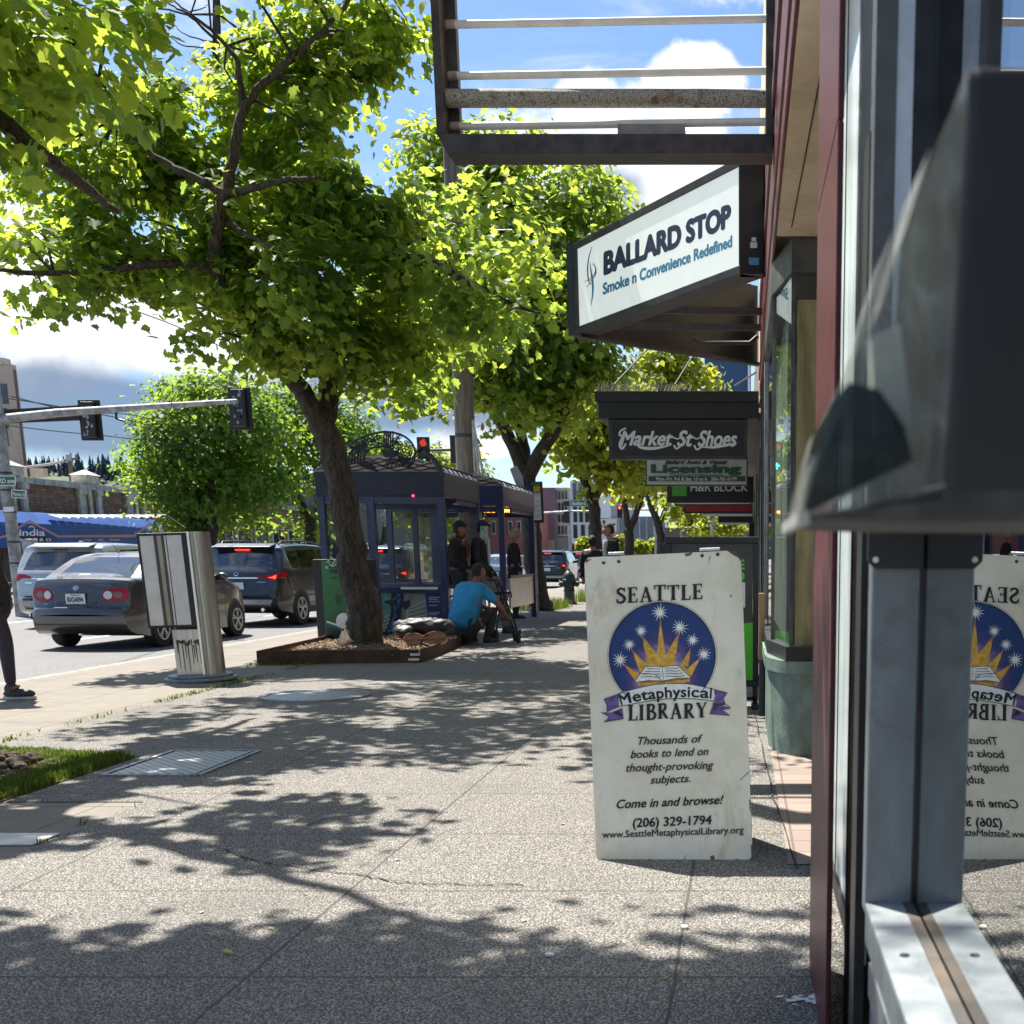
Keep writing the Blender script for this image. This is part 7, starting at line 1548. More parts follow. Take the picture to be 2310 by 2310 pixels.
def add_cap(body, hp, m, logo=False, yaw=0.0):
    mb = MB(); hv = MB().ell((0,0,0), (1,1,1), 20, 16); P = [hp(v[0]*.090, v[1]*.112-.004, v[2]*.115+.018) for v in hv.v]
    mb.add(P, [f for f in hv.f if sum(hv.v[i][2] for i in f)/4 > .22])
    o = mb.build('cap', m, body, smooth=180); c = hp(0,0,0); mb = MB(); n = 12
    a = [hp(.078*cos(pi*i/n), .07+.095*sin(pi*i/n), .050-.012*sin(pi*i/n)) for i in range(n+1)]; mb.ext(a, (0,0,.008)); mb.build('cap_brim', m, o)
    if logo:
        mb = MB()
        for p, q_ in (((-.022,0),(-.022,.035)),((-.022,.035),(0,.010)),((0,.010),(.022,.035)),((.022,.035),(.022,0))): mb.bar(hp(p[0]+.045,.105-.008,.062+p[1]), hp(q_[0]+.045,.105-.010,.062+q_[1]), .008, .006)
        mb.build('cap_letter', m_shw, o)
    return o
def stand(**kw):
    J = dict(pelvis=(0,0,.95,.125), waist=(0,-.01,1.10,.125), chest=(0,-.01,1.32,.14), neck=(0,.0,1.47,.055), head=(0,.03,1.63,.09),
             shL=(-.175,-.01,1.41,.062), elL=(-.22,-.03,1.14,.044), wrL=(-.22,.06,.90,.030), shR=(.175,-.01,1.41,.062), elR=(.22,-.03,1.14,.044), wrR=(.22,.06,.90,.030),
             hipL=(-.095,0,.90,.092), knL=(-.10,.02,.50,.060), anL=(-.105,-.02,.10,.040), toeL=(-.11,.12,.035,.03), hipR=(.095,0,.90,.092), knR=(.10,.02,.50,.060), anR=(.105,-.02,.10,.040), toeR=(.11,.12,.035,.03))
    J.update(kw); return J
E90 = -pi/2           # facing along +x
# two men leaning at the shelter end, facing right
lean = dict(neck=(0,.02,1.45,.055), head=(0,.06,1.60,.09))
p1x = at(1036, 1300, 18.75).x
b, hp = person('older man in black jacket and black cap, red shirt showing, by the shelter post', (p1x, 18.7, 0), E90+.1, stand(**lean, wrR=(.16,.16,.98,.03), wrL=(-.16,.16,.98,.03)), m_skind, m_blkc, m_gry, m_shoe, m_hairb, scale=.985, tops=1.28, head_yaw=-.15, group=None)
add_cap(b, hp, m_blkc)
mb = MB(); mb.ell((.0,.145,1.30), (.06,.035,.14), 10, 8); mb.build('red_shirt', m_red, b, smooth=180); mb = MB(); mb.tube([(-.10,-.06,1.46),(-.06,-.10,1.49),(.03,-.10,1.49),(.09,-.05,1.46)], [.018,.03,.03,.018], 8); mb.build('collar', mat('pale_green_collar', (.30,.36,.16), .8, var=.1), b, smooth=180)
p2x = at(1085, 1300, 18.9).x
b, hp = person('man in a navy cap with a mint green towel over his head and khaki trousers', (p2x, 18.9, 0), E90+.05, stand(neck=(0,.02,1.45,.055), head=(0,.07,1.59,.09), pelvis=(0,.0,.88,.125), hipL=(-.095,.03,.84,.092), hipR=(.095,.03,.84,.092), knL=(-.10,.30,.52,.062), knR=(.11,.28,.52,.062), anL=(-.10,.38,.10,.04), anR=(.11,.36,.10,.04), toeL=(-.11,.52,.035,.03), toeR=(.12,.50,.035,.03), wrR=(.17,.22,.86,.03), wrL=(-.17,.22,.86,.03)), m_skind, m_blkc, m_khaki, m_shoe, m_hairb, scale=1.0, tops=1.22)
add_cap(b, hp, m_cap, True)
mb = MB(); nn = 12
for sx in (-1, 1):
    for i in range(nn):
        a0 = -.9+1.5*i/nn; a1 = -.9+1.5*(i+1)/nn
        q = lambda a, z: hp(sx*(.088*cos(a)+.012*sin(a*9)), .02+.095*sin(a), z)
        z1 = -.20-.05*sin(i*1.7); mb.add([q(a0,.035), q(a1,.035), q(a1,z1), q(a0,z1+.02)], [(0,1,2,3)])
mb.build('towel', m_mint, b, smooth=180, fix=False)
mb = MB(); mb.ell((.02,.135,1.25), (.035,.03,.22), 10, 8); mb.build('shirt_front', m_shw, b, smooth=180)
# man crouching on the planter corner, seen from behind
cx = at(1052, 1400, 16.6).x
Jc = dict(pelvis=(0,-.12,.24,.165), waist=(0,-.08,.46,.170), chest=(.01,.05,.74,.175), neck=(.03,.14,.91,.058), head=(.05,.20,1.05,.09),
          shL=(-.20,.09,.81,.072), elL=(-.27,.33,.60,.046), wrL=(-.10,.52,.50,.032), shR=(.21,.09,.81,.072), elR=(.31,.33,.57,.046), wrR=(.22,.55,.40,.032),
          hipL=(-.10,-.06,.22,.10), knL=(-.19,.33,.53,.070), anL=(-.17,.16,.10,.045), toeL=(-.18,.30,.035,.03), hipR=(.11,-.06,.22,.10), knR=(.22,.33,.53,.070), anR=(.20,.16,.10,.045), toeR=(.21,.30,.035,.03))
b, hp = person('person in a bright blue T-shirt sitting hunched on the planter corner', (cx, 16.72, 0), R(-34), Jc, m_skind, m_cyan, m_gry, m_shoe, m_hairb, sleeve='short', scale=.93, tops=1.26, hem=1.0, head_yaw=-.25)
# person inside the second shelter
b, hp = person('person with grey blond hair in a black coat inside the farther shelter', (at(1162,1300,23.4).x, 23.4, 0), E90+.3, stand(), m_skin, m_blkc, m_gry, m_shoe, m_hairg, scale=.98, tops=1.2)
# pedestrians beyond the board
b, hp = person('dark haired man in a dark hooded jacket over a white shirt beyond the sandwich board', (at(1378,1300,22).x, 22, 0), pi/2+.55, stand(), m_skin, m_blkc, m_gry, m_shoe, m_hairb, scale=1.0, tops=1.15)
mb = MB(); mb.ell((-.03,.12,1.30), (.05,.035,.17), 10, 8); mb.build('shirt_front', m_shw, b, smooth=180); mb = MB(); mb.ell((0,-.09,1.45), (.12,.08,.06), 12, 8); mb.build('hood', m_blkc, b, smooth=180)
b, hp = person('shorter person with tied dark hair walking away left of the hooded man', (at(1338,1300,22.6).x, 22.6, 0), .0, stand(), m_skin, m_blkc, m_gry, m_shoe, m_hairb, scale=.885, tops=1.15, hairstyle='long')
# woman walking out of the frame at the left
fx = gnd(40, 1577); Wp = (fx.x-.29, fx.y+.05, 0)
Jw = stand(knR=(.10,.13,.52,.058), anR=(.11,.14,.11,.036), toeR=(.115,.28,.040,.03), hipR=(.095,.02,.92,.09), knL=(-.09,.02,.50,.058), anL=(-.10,-.30,.14,.036), toeL=(-.10,-.17,.04,.03), elR=(.26,-.16,1.15,.046), wrR=(.20,.02,.98,.03))
m_trainer = mat('black_trainer', (.03,.03,.034), .6, var=.4, sc=40)
b, hp = person('woman in a black knee length coat, dark tights and trainers walking at the left edge', (Wp[0]+.12, Wp[1], 0), E90+.15, Jw, m_skin, m_blkc, m_tights, m_trainer, m_hairb, scale=.96, coat=True, tops=1.15, hairstyle='long')
mb = MB(); a = Vector(Jw['anR'][:3])*.96
mb.tube([a+Vector((-.04,.02,-.01)), a+Vector((0,.06,.005)), a+Vector((.04,.02,-.01))], .012, 6); mb.build('red_lace', mat('coral_trim', (.45,.07,.05), .6, var=.1), b, smooth=180)
# ------------------------------------------------------------------ belongings
m_tan = mat('varnished_wood', (.26,.10,.035), .35, var=.3, sc=10, stretch=(3,1,1), coat=.4); m_bag = mat('black_nylon', (.014,.014,.016), .5, var=.3, sc=10, bump=.8, bsc=9)
Yd = 14.7; z7 = lambda x, y: (780+x/4.83, 1100+y/4.83)
du = thing('stringed_instrument', 'brown hourglass shaped wooden string instrument lying on the mulch under a black bag', 'instrument', at(960, 1440, Yd)); dpl = Plane((0, Yd, 0), (0,-1,.35))
bod = cr([(615,1655),(650,1600),(720,1580),(790,1585),(840,1612),(885,1585),(960,1560),(1040,1570),(1095,1620),(1090,1665),(1030,1695),(950,1712),(880,1690),(835,1665),(800,1695),(730,1712),(660,1695),(615,1655)], 4)
MB().ext([dpl.hit(*z7(x, y)) for x, y in bod[:-1]], dpl.n*-.07).build('soundbox', m_tan, du, bevel=.006)
mb = MB(); P = [dpl.hit(*z7(x, y), .012) for x, y in ((560,1650),(640,1642),(1100,1622),(1210,1615),(1210,1640),(1100,1645),(640,1662),(560,1668))]; mb.ext(P, dpl.n*.012); mb.build('fingerboard', m_tan, du)
A = PArt(dpl, .006, z7, 1e-4)
for x, y in ((710,1600),(975,1580),(700,1690),(980,1680)): A.line(cr([(x-26,y+12),(x-14,y+14),(x,y),(x+14,y-12),(x+26,y-10)]), 5)
A.mb.build('sound_hole', m_ink, du, fix=False)
A = PArt(dpl, .02, z7, 1e-4); A.line(cr([(905,1595),(860,1625),(835,1665),(815,1720)]), 26); A.line(cr([(820,1700),(900,1725),(980,1735)]), 24); A.mb.build('strap', m_bag, du, fix=False)
bg = thing('black_bag', 'crumpled black bag slumped on the mulch behind the wooden instrument', 'bag', at(945, 1415, 16.0)); mb = MB(); r_ = random.Random(9)
c = at(958, 1412, 15.6); mb.ell(c, (.40,.16,.105), 64, 40); mb.ell(at(915,1424,15.5), (.15,.14,.09), 36, 24)
for x, y, rx, ry in ():
    c = at(*z7(x, y), 16.0+r_.uniform(-.1,.1)); k = 16/FPX/4.83*1.02; mb.ell(c, (rx*k, .20, ry*k), 30, 20)
o = mb.build('bag_body', m_bag, bg, smooth=180); tx = bpy.data.textures.new('crumple', 'CLOUDS'); tx.noise_scale = .10; d_ = o.modifiers.new('crumple', 'DISPLACE'); d_.texture = tx; d_.strength = .06
b2 = thing('backpack', 'round black backpack propped behind the person in blue', 'bag', at(1022, 1420, 16.3)); c = at(1012, 1424, 16.25); mb = MB(); mb.ell(c, (.125,.14,.155), 16, 12); mb.ell(c+Vector((.05,-.08,-.04)), (.08,.07,.09), 14, 10); o = mb.build('pack', m_bag, b2, smooth=180); d_ = o.modifiers.new('crumple', 'DISPLACE'); d_.texture = tx; d_.strength = .03
mb = MB(); mb.tube([c+Vector((-.04,-.13,.12)), c+Vector((0,-.17,.17)), c+Vector((.05,-.13,.12))], .012, 6); mb.build('handle', m_bag, b2)
mb = MB(); p = [at(*z6_(x, y), 17.0) for z6_ in (z7,) for x, y in ((430,1640),(470,1605),(575,1605),(580,1640),(500,1665))]; mb.ext(p, (0,.12,.0)); tag(mb.build('paper_bag', mat('pale_paper', (.48,.47,.44), .8, var=.15), bevel=.006), 'flattened pale paper bag on the mulch right of the maple trunk', 'bag')
# walking frame
z5 = lambda x, y: (980+x/5.52, 1150+y/5.52)
wk = thing('rollator', 'dark blue wheeled walking frame with black handles in front of the men', 'walker', gnd(1160, 1450)); m_wkr = mat('blue_black_tube', (.020,.026,.05), .35, .4, var=.1); m_grip = mat('black_grip', (.012,.012,.012), .7, var=.1)
yn, yf = 17.0, 17.5
for Y, dx in ((yn, 0), (yf, -40)):
    mb = MB(); q = lambda x, y: at(z5(x+dx, y)[0], z5(x+dx, y)[1]-(0 if Y == yn else 0), Y)
    mb.tube([q(790,880), q(830,990), q(905,1180), q(985,1370), q(1040,1530)], .014, 8); mb.tube([q(870,1090), q(800,1300), q(770,1520)], .012, 8); mb.tube([q(690,872), q(760,868), q(790,885)], .013, 8)
    mb.build('side_frame', m_wkr, wk, smooth=60)
    MB().tube([q(680,1090), q(740,1055), q(840,1030), q(955,1030)], [.015,.018,.02,.018], 8).build('handle', m_grip, wk, smooth=60)
    MB().tube([q(955,1040), q(960,1080), q(920,1130), q(910,1080)], .010, 6).build('brake_loop', m_grip, wk)
    for x, y in ((1045,1600),(770,1585)):
        c = q(x, y); c.z = .095; wh = MB().lathe(c, [(.02,-.018),(.095,-.018),(.10,-.008),(.10,.008),(.095,.018),(.02,.018)], 20, axis='X').build('wheel', m_tyre, wk, smooth=40)
mb = MB(); mb.tube([at(*z5(840,1365),17.2), at(*z5(985,1362),17.2)], .012, 8); mb.tube([at(*z5(760,1225),17.2), at(*z5(915,1230),17.2)], .012, 8); mb.build('cross_bar', m_wkr, wk)
mb = MB(); a = at(*z5(765,1225),17.0); b_ = at(*z5(910,1215),17.5); mb.box(a.x,b_.x,17.0,17.5,a.z,a.z+.03); mb.build('seat', m_grip, wk, bevel=.008)
MB().tube([at(*z5(510,895),17.6), at(*z5(600,1095),17.6)], .013, 8).build('w2', m_chr)
o = bpy.data.objects['w2']; o.name = 'walking_stick'; tag(o, 'pale walking stick leaning beside the man with the towel', 'walking stick')

# ================================================================== BUILDINGS AND FAR GROUND
def brick_mat(name, c1, c2, mortar, sc=1.0, axis='yz'):
    m = bpy.data.materials.new(name); m.use_nodes = True; t = NT(m.node_tree); b = m.node_tree.nodes['Principled BSDF']; tc = t.n('ShaderNodeTexCoord').outputs['Object']
    s = t.n('ShaderNodeSeparateXYZ', {0: tc}); v = t.n('ShaderNodeCombineXYZ', {0: s.outputs[1 if axis == 'yz' else 0], 1: s.outputs[2], 2: 0.0}).outputs[0]
    br = t.n('ShaderNodeTexBrick', {'Vector': v, 'Color1': (*c1, 1), 'Color2': (*c2, 1), 'Mortar': (*mortar, 1), 'Scale': 1.0, 'Mortar Size': .016*sc, 'Brick Width': .52*sc, 'Row Height': .15*sc, 'Bias': -.1})
    c = t.mix(t.math('MULTIPLY', t.ramp(t.noise(v, 3.5/sc, 3, .6), .45, .7), .6), br.outputs[0], (.05,.028,.018)); t.link(c, b.inputs['Base Color']); b.inputs['Roughness'].default_value = .85; return m
m_brick = brick_mat('brown_brick', (.30,.17,.10), (.17,.085,.05), (.10,.075,.055)); m_cast = mat('pale_cast_stone', (.48,.44,.37), .8, var=.25, sc=3)
WX = -34.0
bb = thing('brick_building', 'single storey brown brick building with pale stone trim behind a blue awning', 'building', (WX-4, 60, RZ))
yA, yB = 40, 150; zc = 4.55
MB().box(WX-10,WX,yA,yB,RZ,zc).build('wall', m_brick, bb)
mb = MB(); mb.box(WX-10,WX+.16,yA,yB,zc+.002,zc+.30); mb.build('coping', m_cast, bb)
mb = MB(); k = 0; y = yA
while y < 110: mb.box(WX+.161,WX+.19,y+.03,y+.75,zc+.02,zc+.24); y += .8
mb.build('dentil', mat('grey_coping_tile', (.34,.35,.35), .7, var=.3, sc=2), bb)
def pilaster(px_):
    y = FPX*(-WX)/(PX-px_)*1.0; mb = MB()
    for dy, w in ((-1.15,.62),(.62,.42)): mb.box(WX+.002,WX+.14,y+dy,y+dy+w,2.3,zc-.25); mb.box(WX+.002,WX+.20,y+dy-.08,y+dy+w+.08,2.15,2.30); mb.box(WX+.002,WX+.20,y+dy-.08,y+dy+w+.08,zc-.25,zc-.003)
    mb.box(WX+.002,WX+.10,y-.14,y+.14,2.3,zc+.3); mb.box(WX-.5,WX+.32,y-.6,y+.6,zc+.31,zc+.72); bpf = [(WX-.55,y-.7),(WX+.40,y-.7),(WX+.40,y+.7),(WX-.55,y+.7)]
    n = len(mb.v); mb.add([(x, yy, zc+.722) for x, yy in bpf]+[(WX-.08, y, zc+1.02)], [(0,1,2,3),(0,1,4),(1,2,4),(2,3,4),(3,0,4)]); mb.build('pilaster', m_cast, bb)
for q in (78, 245, 345, 425): pilaster(q)
m_win = mat('street_window', (.03,.035,.04), .08, var=.3, sc=2, spec=.8); m_wfr = mat('pale_window_frame', (.50,.47,.41), .6, var=.15)
for k in range(12):
    y = 68+k*3.1; fr = MB().box(WX+.003,WX+.10,y,y+2.4,1.75,3.15).build('window', m_wfr, bb)
    for j in range(2): MB().box(WX+.101,WX+.115,y+.15+j*1.1,y+1.15+j*1.1,1.88,3.05).build('pane', m_win, fr)
MB().box(WX+.003,WX+1.9,62,140,1.30,1.55).build('marquee', mat('pale_marquee', (.42,.41,.38), .6, var=.15), bb)
for k in range(13):
    y = 64+k*5; MB().box(WX+.004,WX+.03,y,y+4.2,RZ+.2,1.2).build('shop_window', m_win if k % 3 else mat('warm_shop', (.16,.08,.04), .6, var=.5, sc=2), bb)
for k in range(5): MB().box(WX+.004,WX+.03,yA+1+k*4,yA+4.4+k*4,RZ+.2,1.4).build('shop_window', mat('dim_shopfront', (.07,.05,.035), .5, var=.6, sc=1.5), bb)
# blue awning
aw = thing('blue_awning', 'long blue restaurant awning with pink zigzag stripe and white lettering', 'awning', (WX+1, 52, 2))
AX = WX+1.9; ap = Plane((AX,0,0), (1,0,0)); z8 = lambda x, y: (x/6.04, 1000+y/6.04)
m_awn = mat('awning_blue', (.012,.075,.30), .7, var=.2, sc=.8); m_pink = mat('awning_pink', (.42,.22,.24), .7, var=.1)
zt, zbm = ap.hit(150, 1160).z, ap.hit(150, 1238).z; y0, y1 = ap.hit(-150,1200).y, ap.hit(381,1200).y
mb = MB(); mb.ext([Vector((WX+.003,y0,zt+.12)), Vector((AX-.5,y0,zt)), Vector((AX,y0,zt-.5)), Vector((AX,y0,zbm)), Vector((WX+.003,y0,zbm))], (0,y1-y0,0)); mb.build('canvas', m_awn, aw)
class APlane(Plane): pass
def ab(x, y, off): return ap.hit(*z8(x, y), off)
class AwArt(PArt):
    pass
A = AwArt(ap, .03, z8, 3e-4)
A.line([(-900,1280),(0,1280),(60,1270),(400,1060),(790,1268),(1830,1262),(2040,1095),(2270,1262)], 34); A.mb.build('stripe', m_pink, aw, fix=False)
A = AwArt(ap, .04, z8, 3e-4); A.poly([(250,1282),(712,1282),(712,1345),(250,1345)]); A.mb.build('name_band', m_ink, aw, fix=False)
lm = MB(); 
def aw_t(txt, x0, y0, x1, y1, cap, off=.06, **k): write(lm, txt, lambda x, y: ab(x0+(x1-x0)*x, y0+(y1-y0)*x-cap*y, off), **k)
aw_t('india', 262, 1258, 612, 1258, 92, bold=.02); aw_t('B I S T R O', 250, 1334, 700, 1334, 40, .07, bold=.03); aw_t('india', 2010, 1190, 2240, 1196, 64, bold=.02); aw_t('B I', 1996, 1244, 2060, 1244, 30, bold=.02)
aw_t('AUTHENTIC', 1130, 1332, 1255, 1332, 26); aw_t('INDIA', 1342, 1330, 1410, 1330, 26); aw_t('RESTAURANT', 1497, 1328, 1632, 1328, 26)
A = AwArt(ap, .065, z8, 3e-4); A.mb = lm; A.line(cr([(395,1150),(430,1130),(465,1150),(470,1200)]), 10); A.line(cr([(2090,1115),(2115,1105),(2140,1120),(2142,1150)]), 8); lm.build('lettering', m_whi, aw, fix=False)
mb = MB(); 
for k in range(16):
    x0 = 715+k*118; x1 = x0+108
    P = [(x0,962),(x1-50,975),(x1,990)]; mb.ext([ab(x0,964,.0)+Vector((-.3,0,0)), ab(x0+60,972,.0)+Vector((-.3,0,0)), ab(x1,972,.0)+Vector((-.3,0,0)), ab(x1+18,1002,.02), ab(x0+95,1020,.03), ab(x0+40,1004,.02)], (.06,0,0))
tag(mb.build('scalloped_edge', mat('white_canvas', (.62,.63,.62), .7, var=.1), aw, fix=False))
# tall building far left, low tan block
tb = thing('tall_corner_building', 'tall tan and brick building cut by the left picture edge', 'building', (-70, 112, 0)); Y = 112
def fbox(x0, y0, x1, y1, Y, dep): a = at(x0,y1,Y); b = at(x1,y0,Y); return a.x, b.x, Y, Y+dep, a.z, b.z
a = at(-200, 1090, Y); b = at(27, 822, Y); MB().box(a.x-20,b.x-.0,Y,Y+.6,RZ,b.z).build('wall', mat('tan_facade', (.42,.34,.27), .8, var=.15, sc=.5), tb)
e = at(43,1000,Y); MB().box(b.x+.002,e.x-.3,Y+.05,Y+.5,RZ,b.z-.4).build('brick_side', brick_mat('side_brick', (.17,.11,.09), (.10,.065,.055), (.09,.07,.06), 2.0, 'xz'), tb)
MB().box(a.x-20,e.x-.3,Y-.3,Y+.7,b.z+.002,b.z+.5).build('cornice', m_cast, tb)
for py in (890, 945, 985, 1030): c = at(22, py, Y); MB().box(c.x-1.0,c.x-.15,Y-.05,Y-.004,c.z-.8,c.z+.9).build('window', m_win, tb)
lb = thing('tan_low_block', 'low tan rooftop block beside the tall corner building', 'building', at(60, 1060, 95)); MB().box(*fbox(20,1056,97,1075,95,.6)).build('wall', m_stucco, lb); MB().box(*fbox(63,1056,64,1075,94.9,.09)).build('panel_seam', m_alud, lb)
# corrugated dark building
dk_ = thing('corrugated_building', 'dark corrugated metal building seen through the shelter glass', 'building', (-40, 118, 0))
def corr_mat():
    m = bpy.data.materials.new('corrugated_sheet'); m.use_nodes = True; t = NT(m.node_tree); b = m.node_tree.nodes['Principled BSDF']; tc = t.n('ShaderNodeTexCoord').outputs['Object']; s = t.n('ShaderNodeSeparateXYZ', {0: tc})
    w = t.math('SINE', t.math('MULTIPLY', t.math('ADD', s.outputs[1], s.outputs[0]), 7.0)); t.link(t.mix(t.ramp(w, .55, .9), (.055,.058,.068), (.012,.012,.015)), b.inputs['Base Color']); b.inputs['Roughness'].default_value = .5
    return m
CX = -33.5; z1 = at(840, 1118, 108).z
MB().box(CX-14,CX+2.8,97,150,RZ,z1).build('wall', corr_mat(), dk_)
for k in range(3): c = at(872+k*13, 1172, 97); MB().box(c.x-.24,c.x+.24,96.9,96.995,c.z-.55,c.z+.55).build('window', mat('pale_reflection', (.30,.34,.30), .1, var=.5, sc=1.2), dk_)
c = at(950, 1238, 95); MB().box(c.x-.9,c.x+1.2,95.5,96.9,c.z-.1,c.z+.15).build('door_canopy', m_galv, dk_)
mb = MB(); c = at(880, 1190, 96); mb.tube([(c.x-1.1,95,RZ),(c.x-1.1,95,z1+.5)], .14, 8); tag(mb.build('steel_pole', m_galv), 'pale steel pole standing before the corrugated building', 'pole')
# far apartments
def windows(parent, x0, x1, y0, y1, Y, nx, ny, wf=.55, hf=.6, m=None, fr=True):
    for i in range(nx):
        for j in range(ny):
            cx_ = x0+(x1-x0)*(i+.5)/nx; cy = y0+(y1-y0)*(j+.5)/ny; w = (x1-x0)/nx*wf/2; h = (y1-y0)/ny*hf/2
            f = MB().box(*fbox(cx_-w,cy-h,cx_+w,cy+h,Y-.12,.115)).build('window', m_wfr if fr else (m or m_win), parent)
            if fr: MB().box(*fbox(cx_-w*.75,cy-h*.85,cx_+w*.75,cy+h*.85,Y-.16,.038)).build('pane', m or m_win, f)
mv = thing('mauve_apartments', 'mauve apartment block at the end of the street', 'building', at(1240,1200,150)); MB().box(*fbox(1205,1100,1249,1262,150,12)).build('wall', mat('mauve_cladding', (.17,.115,.135), .8, var=.1, sc=.3), mv); MB().box(*fbox(1249.5,1100,1282,1210,152,12)).build('white_bay', m_cast, mv); windows(mv, 1250, 1281, 1104, 1208, 152, 4, 4, .5, .7, None, False); MB().box(*fbox(1257,1212,1282,1262,151,10)).build('grey_base', mat('grey_cladding', (.25,.25,.26), .8, var=.1), mv); MB().box(*fbox(1220,1218,1248,1243,149,.9)).build('garage_door', mat('tan_door', (.32,.26,.19), .7, var=.1), mv)
wa = thing('white_apartments', 'white apartment block with dark window columns left of the straight tree trunk', 'building', at(1310,1200,135)); MB().box(*fbox(1290,1085,1345,1226,135,14)).build('wall', mat('white_cladding', (.62,.64,.66), .6, var=.05), wa)
for k in range(4): MB().box(*fbox(1294+k*13,1090,1300+k*13,1178,134.9,.095)).build('window', m_win, wa)
for k in range(3): MB().box(*fbox(1294+k*17,1184,1302+k*17,1214,134.9,.095)).build('window', m_win, wa)
MB().box(*fbox(1290,1228,1345,1262,136,10)).build('base', m_win, wa)
bk2 = thing('red_brick_apartments', 'red brick apartments with pale windows seen through the farther shelter', 'building', at(1120,1200,140)); MB().box(*fbox(1060,1150,1205,1262,140,12)).build('wall', mat('red_render', (.24,.085,.075), .8, var=.15, sc=.4), bk2); windows(bk2, 1085, 1180, 1165, 1215, 140, 5, 1, .4, .6)
gb = thing('glass_office', 'pale blue grey office building behind the far tree trunks', 'building', at(1430,1200,160)); MB().box(*fbox(1350,1165,1500,1262,160,14)).build('wall', mat('bluegrey_glass', (.16,.21,.27), .25, var=.15, sc=.3), gb)
for k in range(9): MB().box(*fbox(1362+k*16,1168,1364+k*16,1250,159.8,.19)).build('fin', m_cast, gb)
MB().box(*fbox(1350,1236,1500,1240,159.7,.29)).build('ledge', m_cast, gb)
g2 = thing('grey_far_block', 'distant grey block glimpsed between the foliage above the pedestrians', 'building', at(1400,1130,190)); MB().box(*fbox(1368,1120,1420,1262,190,12)).build('wall', mat('far_grey', (.30,.32,.34), .8, var=.1), g2)
bt = thing('blue_tower', 'plain dark blue building side rising behind the spiked canopy', 'building', at(1640,830,80)); MB().box(*fbox(1592,640,1694,1245,80,10)).build('wall', mat('blue_cladding', (.022,.075,.17), .5, var=.06, sc=.3), bt); MB().box(*fbox(1687,820,1692,900,79.8,.19)).build('white_edge', m_whi, bt)
pk = thing('street_end_block', 'low dark building closing the far end of the shopping street', 'building', at(1560,1200,150)); MB().box(*fbox(1500,1190,1700,1262,150,10)).build('wall', mat('far_brown', (.13,.11,.10), .8, var=.2, sc=.3), pk)
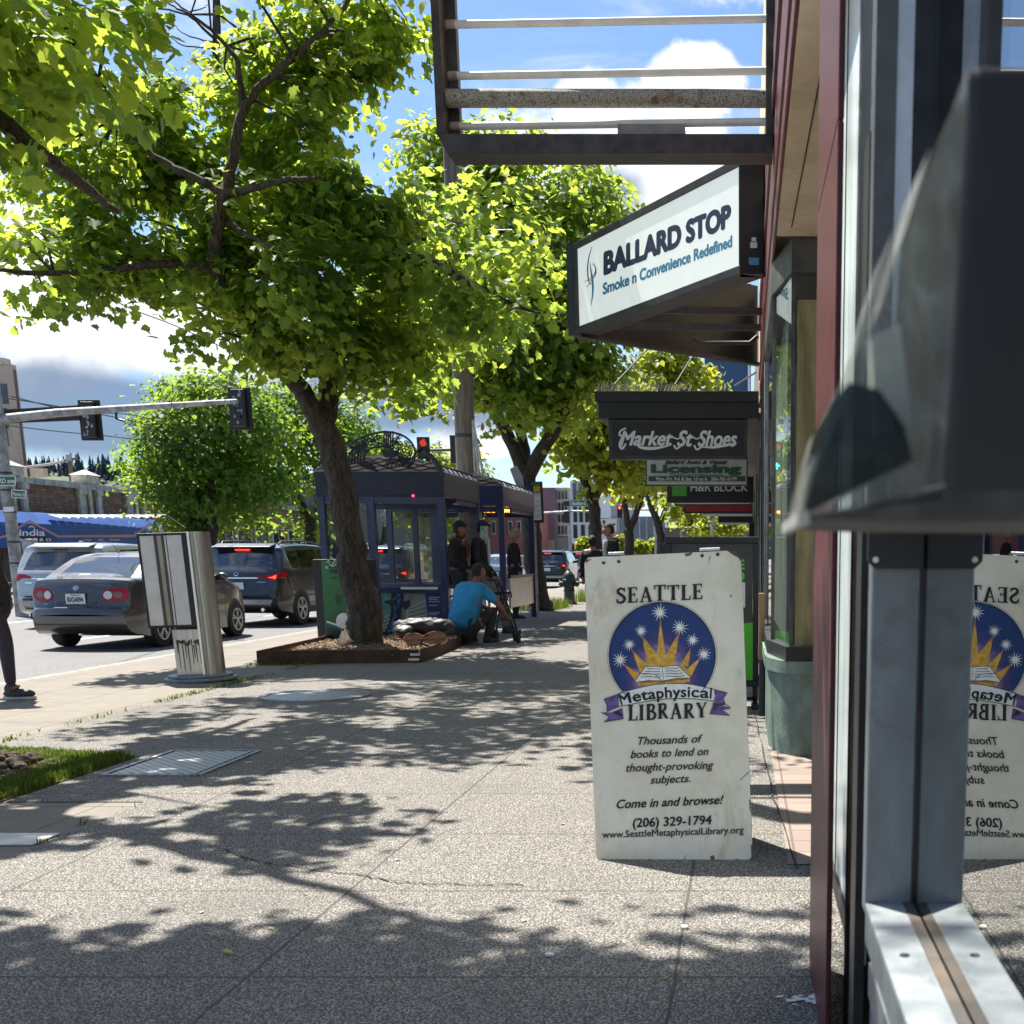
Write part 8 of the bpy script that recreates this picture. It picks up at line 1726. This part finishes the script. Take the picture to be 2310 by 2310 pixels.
# wooded hill and pole
mb = MB(); n = 60; rH = random.Random(6); hx = []
for i in range(n+1):
    px_ = -260+ (1000)*i/n; 
    p0 = at(px_, 1262, 700); p1 = at(px_, 1092+.028*(px_-100)+6*sin(i*.7), 900); p2 = at(px_, 1060+.03*px_+8*sin(i*.5), 1150); hx.append((p0, p1, p2)); mb.v += [tuple(p0), tuple(p1), tuple(p2), tuple(p2+Vector((0,300,-90)))]
for i in range(n):
    for j in range(3): a = i*4+j; mb.f.append((a, a+4, a+5, a+1)); mb.m.append(0)
struct('hill', mb, mat('hill_ground', (.06,.08,.045), .95, var=.3, sc=.02))
def conifer_wood():
    vs = []; fs = []; tn = []
    for k in range(650):
        px_ = rH.uniform(-60, 700); base = 1072+.028*px_; Y = rH.uniform(1000,1150); p = at(px_, base+rH.uniform(-12,14), Y); h = Y/FPX*rH.uniform(16,42); w = h*rH.uniform(.2,.3)
        for j in range(9):
            z0 = h*(j/9); r0 = w*(1-j/9.5)*rH.uniform(.8,1.15); a0 = rH.uniform(0, pi); i0 = len(vs); m_ = 7
            for q in range(m_): a = a0+2*pi*q/m_; rr_ = r0*(1.15 if q % 2 else .7); vs.append((p.x+cos(a)*rr_, p.y+sin(a)*rr_, p.z+z0))
            vs.append((p.x+rH.uniform(-.2,.2), p.y, p.z+z0+h*.2)); fs += [(i0+q, i0+(q+1) % m_, i0+m_) for q in range(m_)]
    me = bpy.data.meshes.new('conifer_wood'); me.from_pydata(vs, [], fs); me.materials.append(mat('far_conifer', (.022,.045,.060), .9, var=.25, sc=.05)); o = bpy.data.objects.new('conifer_wood', me); COL.objects.link(o); tag(o, kind='stuff')  # distance haze is put into the bluish conifer colour; no air is built
    rg = np.random.default_rng(3); P = []; Nn = []
    for k in range(300):
        px_ = rH.uniform(-80, 700); Y = rH.uniform(850, 1000); c = at(px_, rH.uniform(1092, 1128)+.03*px_*.5, Y); r = Y/FPX*rH.uniform(6,14); d = rg.normal(size=(60,3)); d /= np.linalg.norm(d, axis=1, keepdims=True); P.append(np.array(c)+d*r*np.array([1.2,1,.9])); Nn.append(d+rg.normal(size=(60,3))*.3)
    class _P: name = 'none'
    g = thing('tmp', 'tmp', 'tmp'); o2 = leaf_mesh('hillside_wood', np.vstack(P), np.vstack(Nn), 2.6, mat('far_broadleaf', (.085,.125,.06), .9, var=.35, sc=.04), g, 5, SIMPLE); o2.parent = None; bpy.data.objects.remove(g); tag(o2, kind='stuff')
conifer_wood()
wp = thing('wooden_power_pole', 'weathered wooden power pole with crossarm above the brick parapet', 'utility pole', at(160,1072,90)); Y = 90; c = at(160,1066,Y)
MB().tube([(c.x,Y,RZ),(c.x,Y,at(160,1026,Y).z)], [.22,.15], 8).build('pole', m_wood, wp); MB().bar(at(146,1039,Y-.2), at(175,1034,Y-.2), .14).build('crossarm', m_wood, wp)
for x in (160, 172): MB().tube([at(x,1036,Y-.2), at(x,1025,Y-.2)], .08, 6).build('insulator', m_wood, wp)
mb = MB(); c2 = at(156,1033,Y-.4); mb.box(c2.x-.15,c2.x+.15,Y-.6,Y-.3,c2.z-.2,c2.z+.2); mb.build('transformer', m_galv, wp)
for k, dy in enumerate((0, 3)):
    MB().tube([tuple(p) for p in cr([tuple(at(148,1037+dy,Y)), tuple(at(110,1046+dy,Y+6)), tuple(at(48,1054+dy,Y+16))], 5)], .06, 5).build('w', mat('pale_wire', (.35,.33,.30), .6, var=0)); o = bpy.data.objects['w']; o.name = 'power_line'; tag(o, 'upper pale power line running left from the wooden pole' if k == 0 else 'lower pale power line running left from the wooden pole', 'wire', 'lines on the wooden pole')
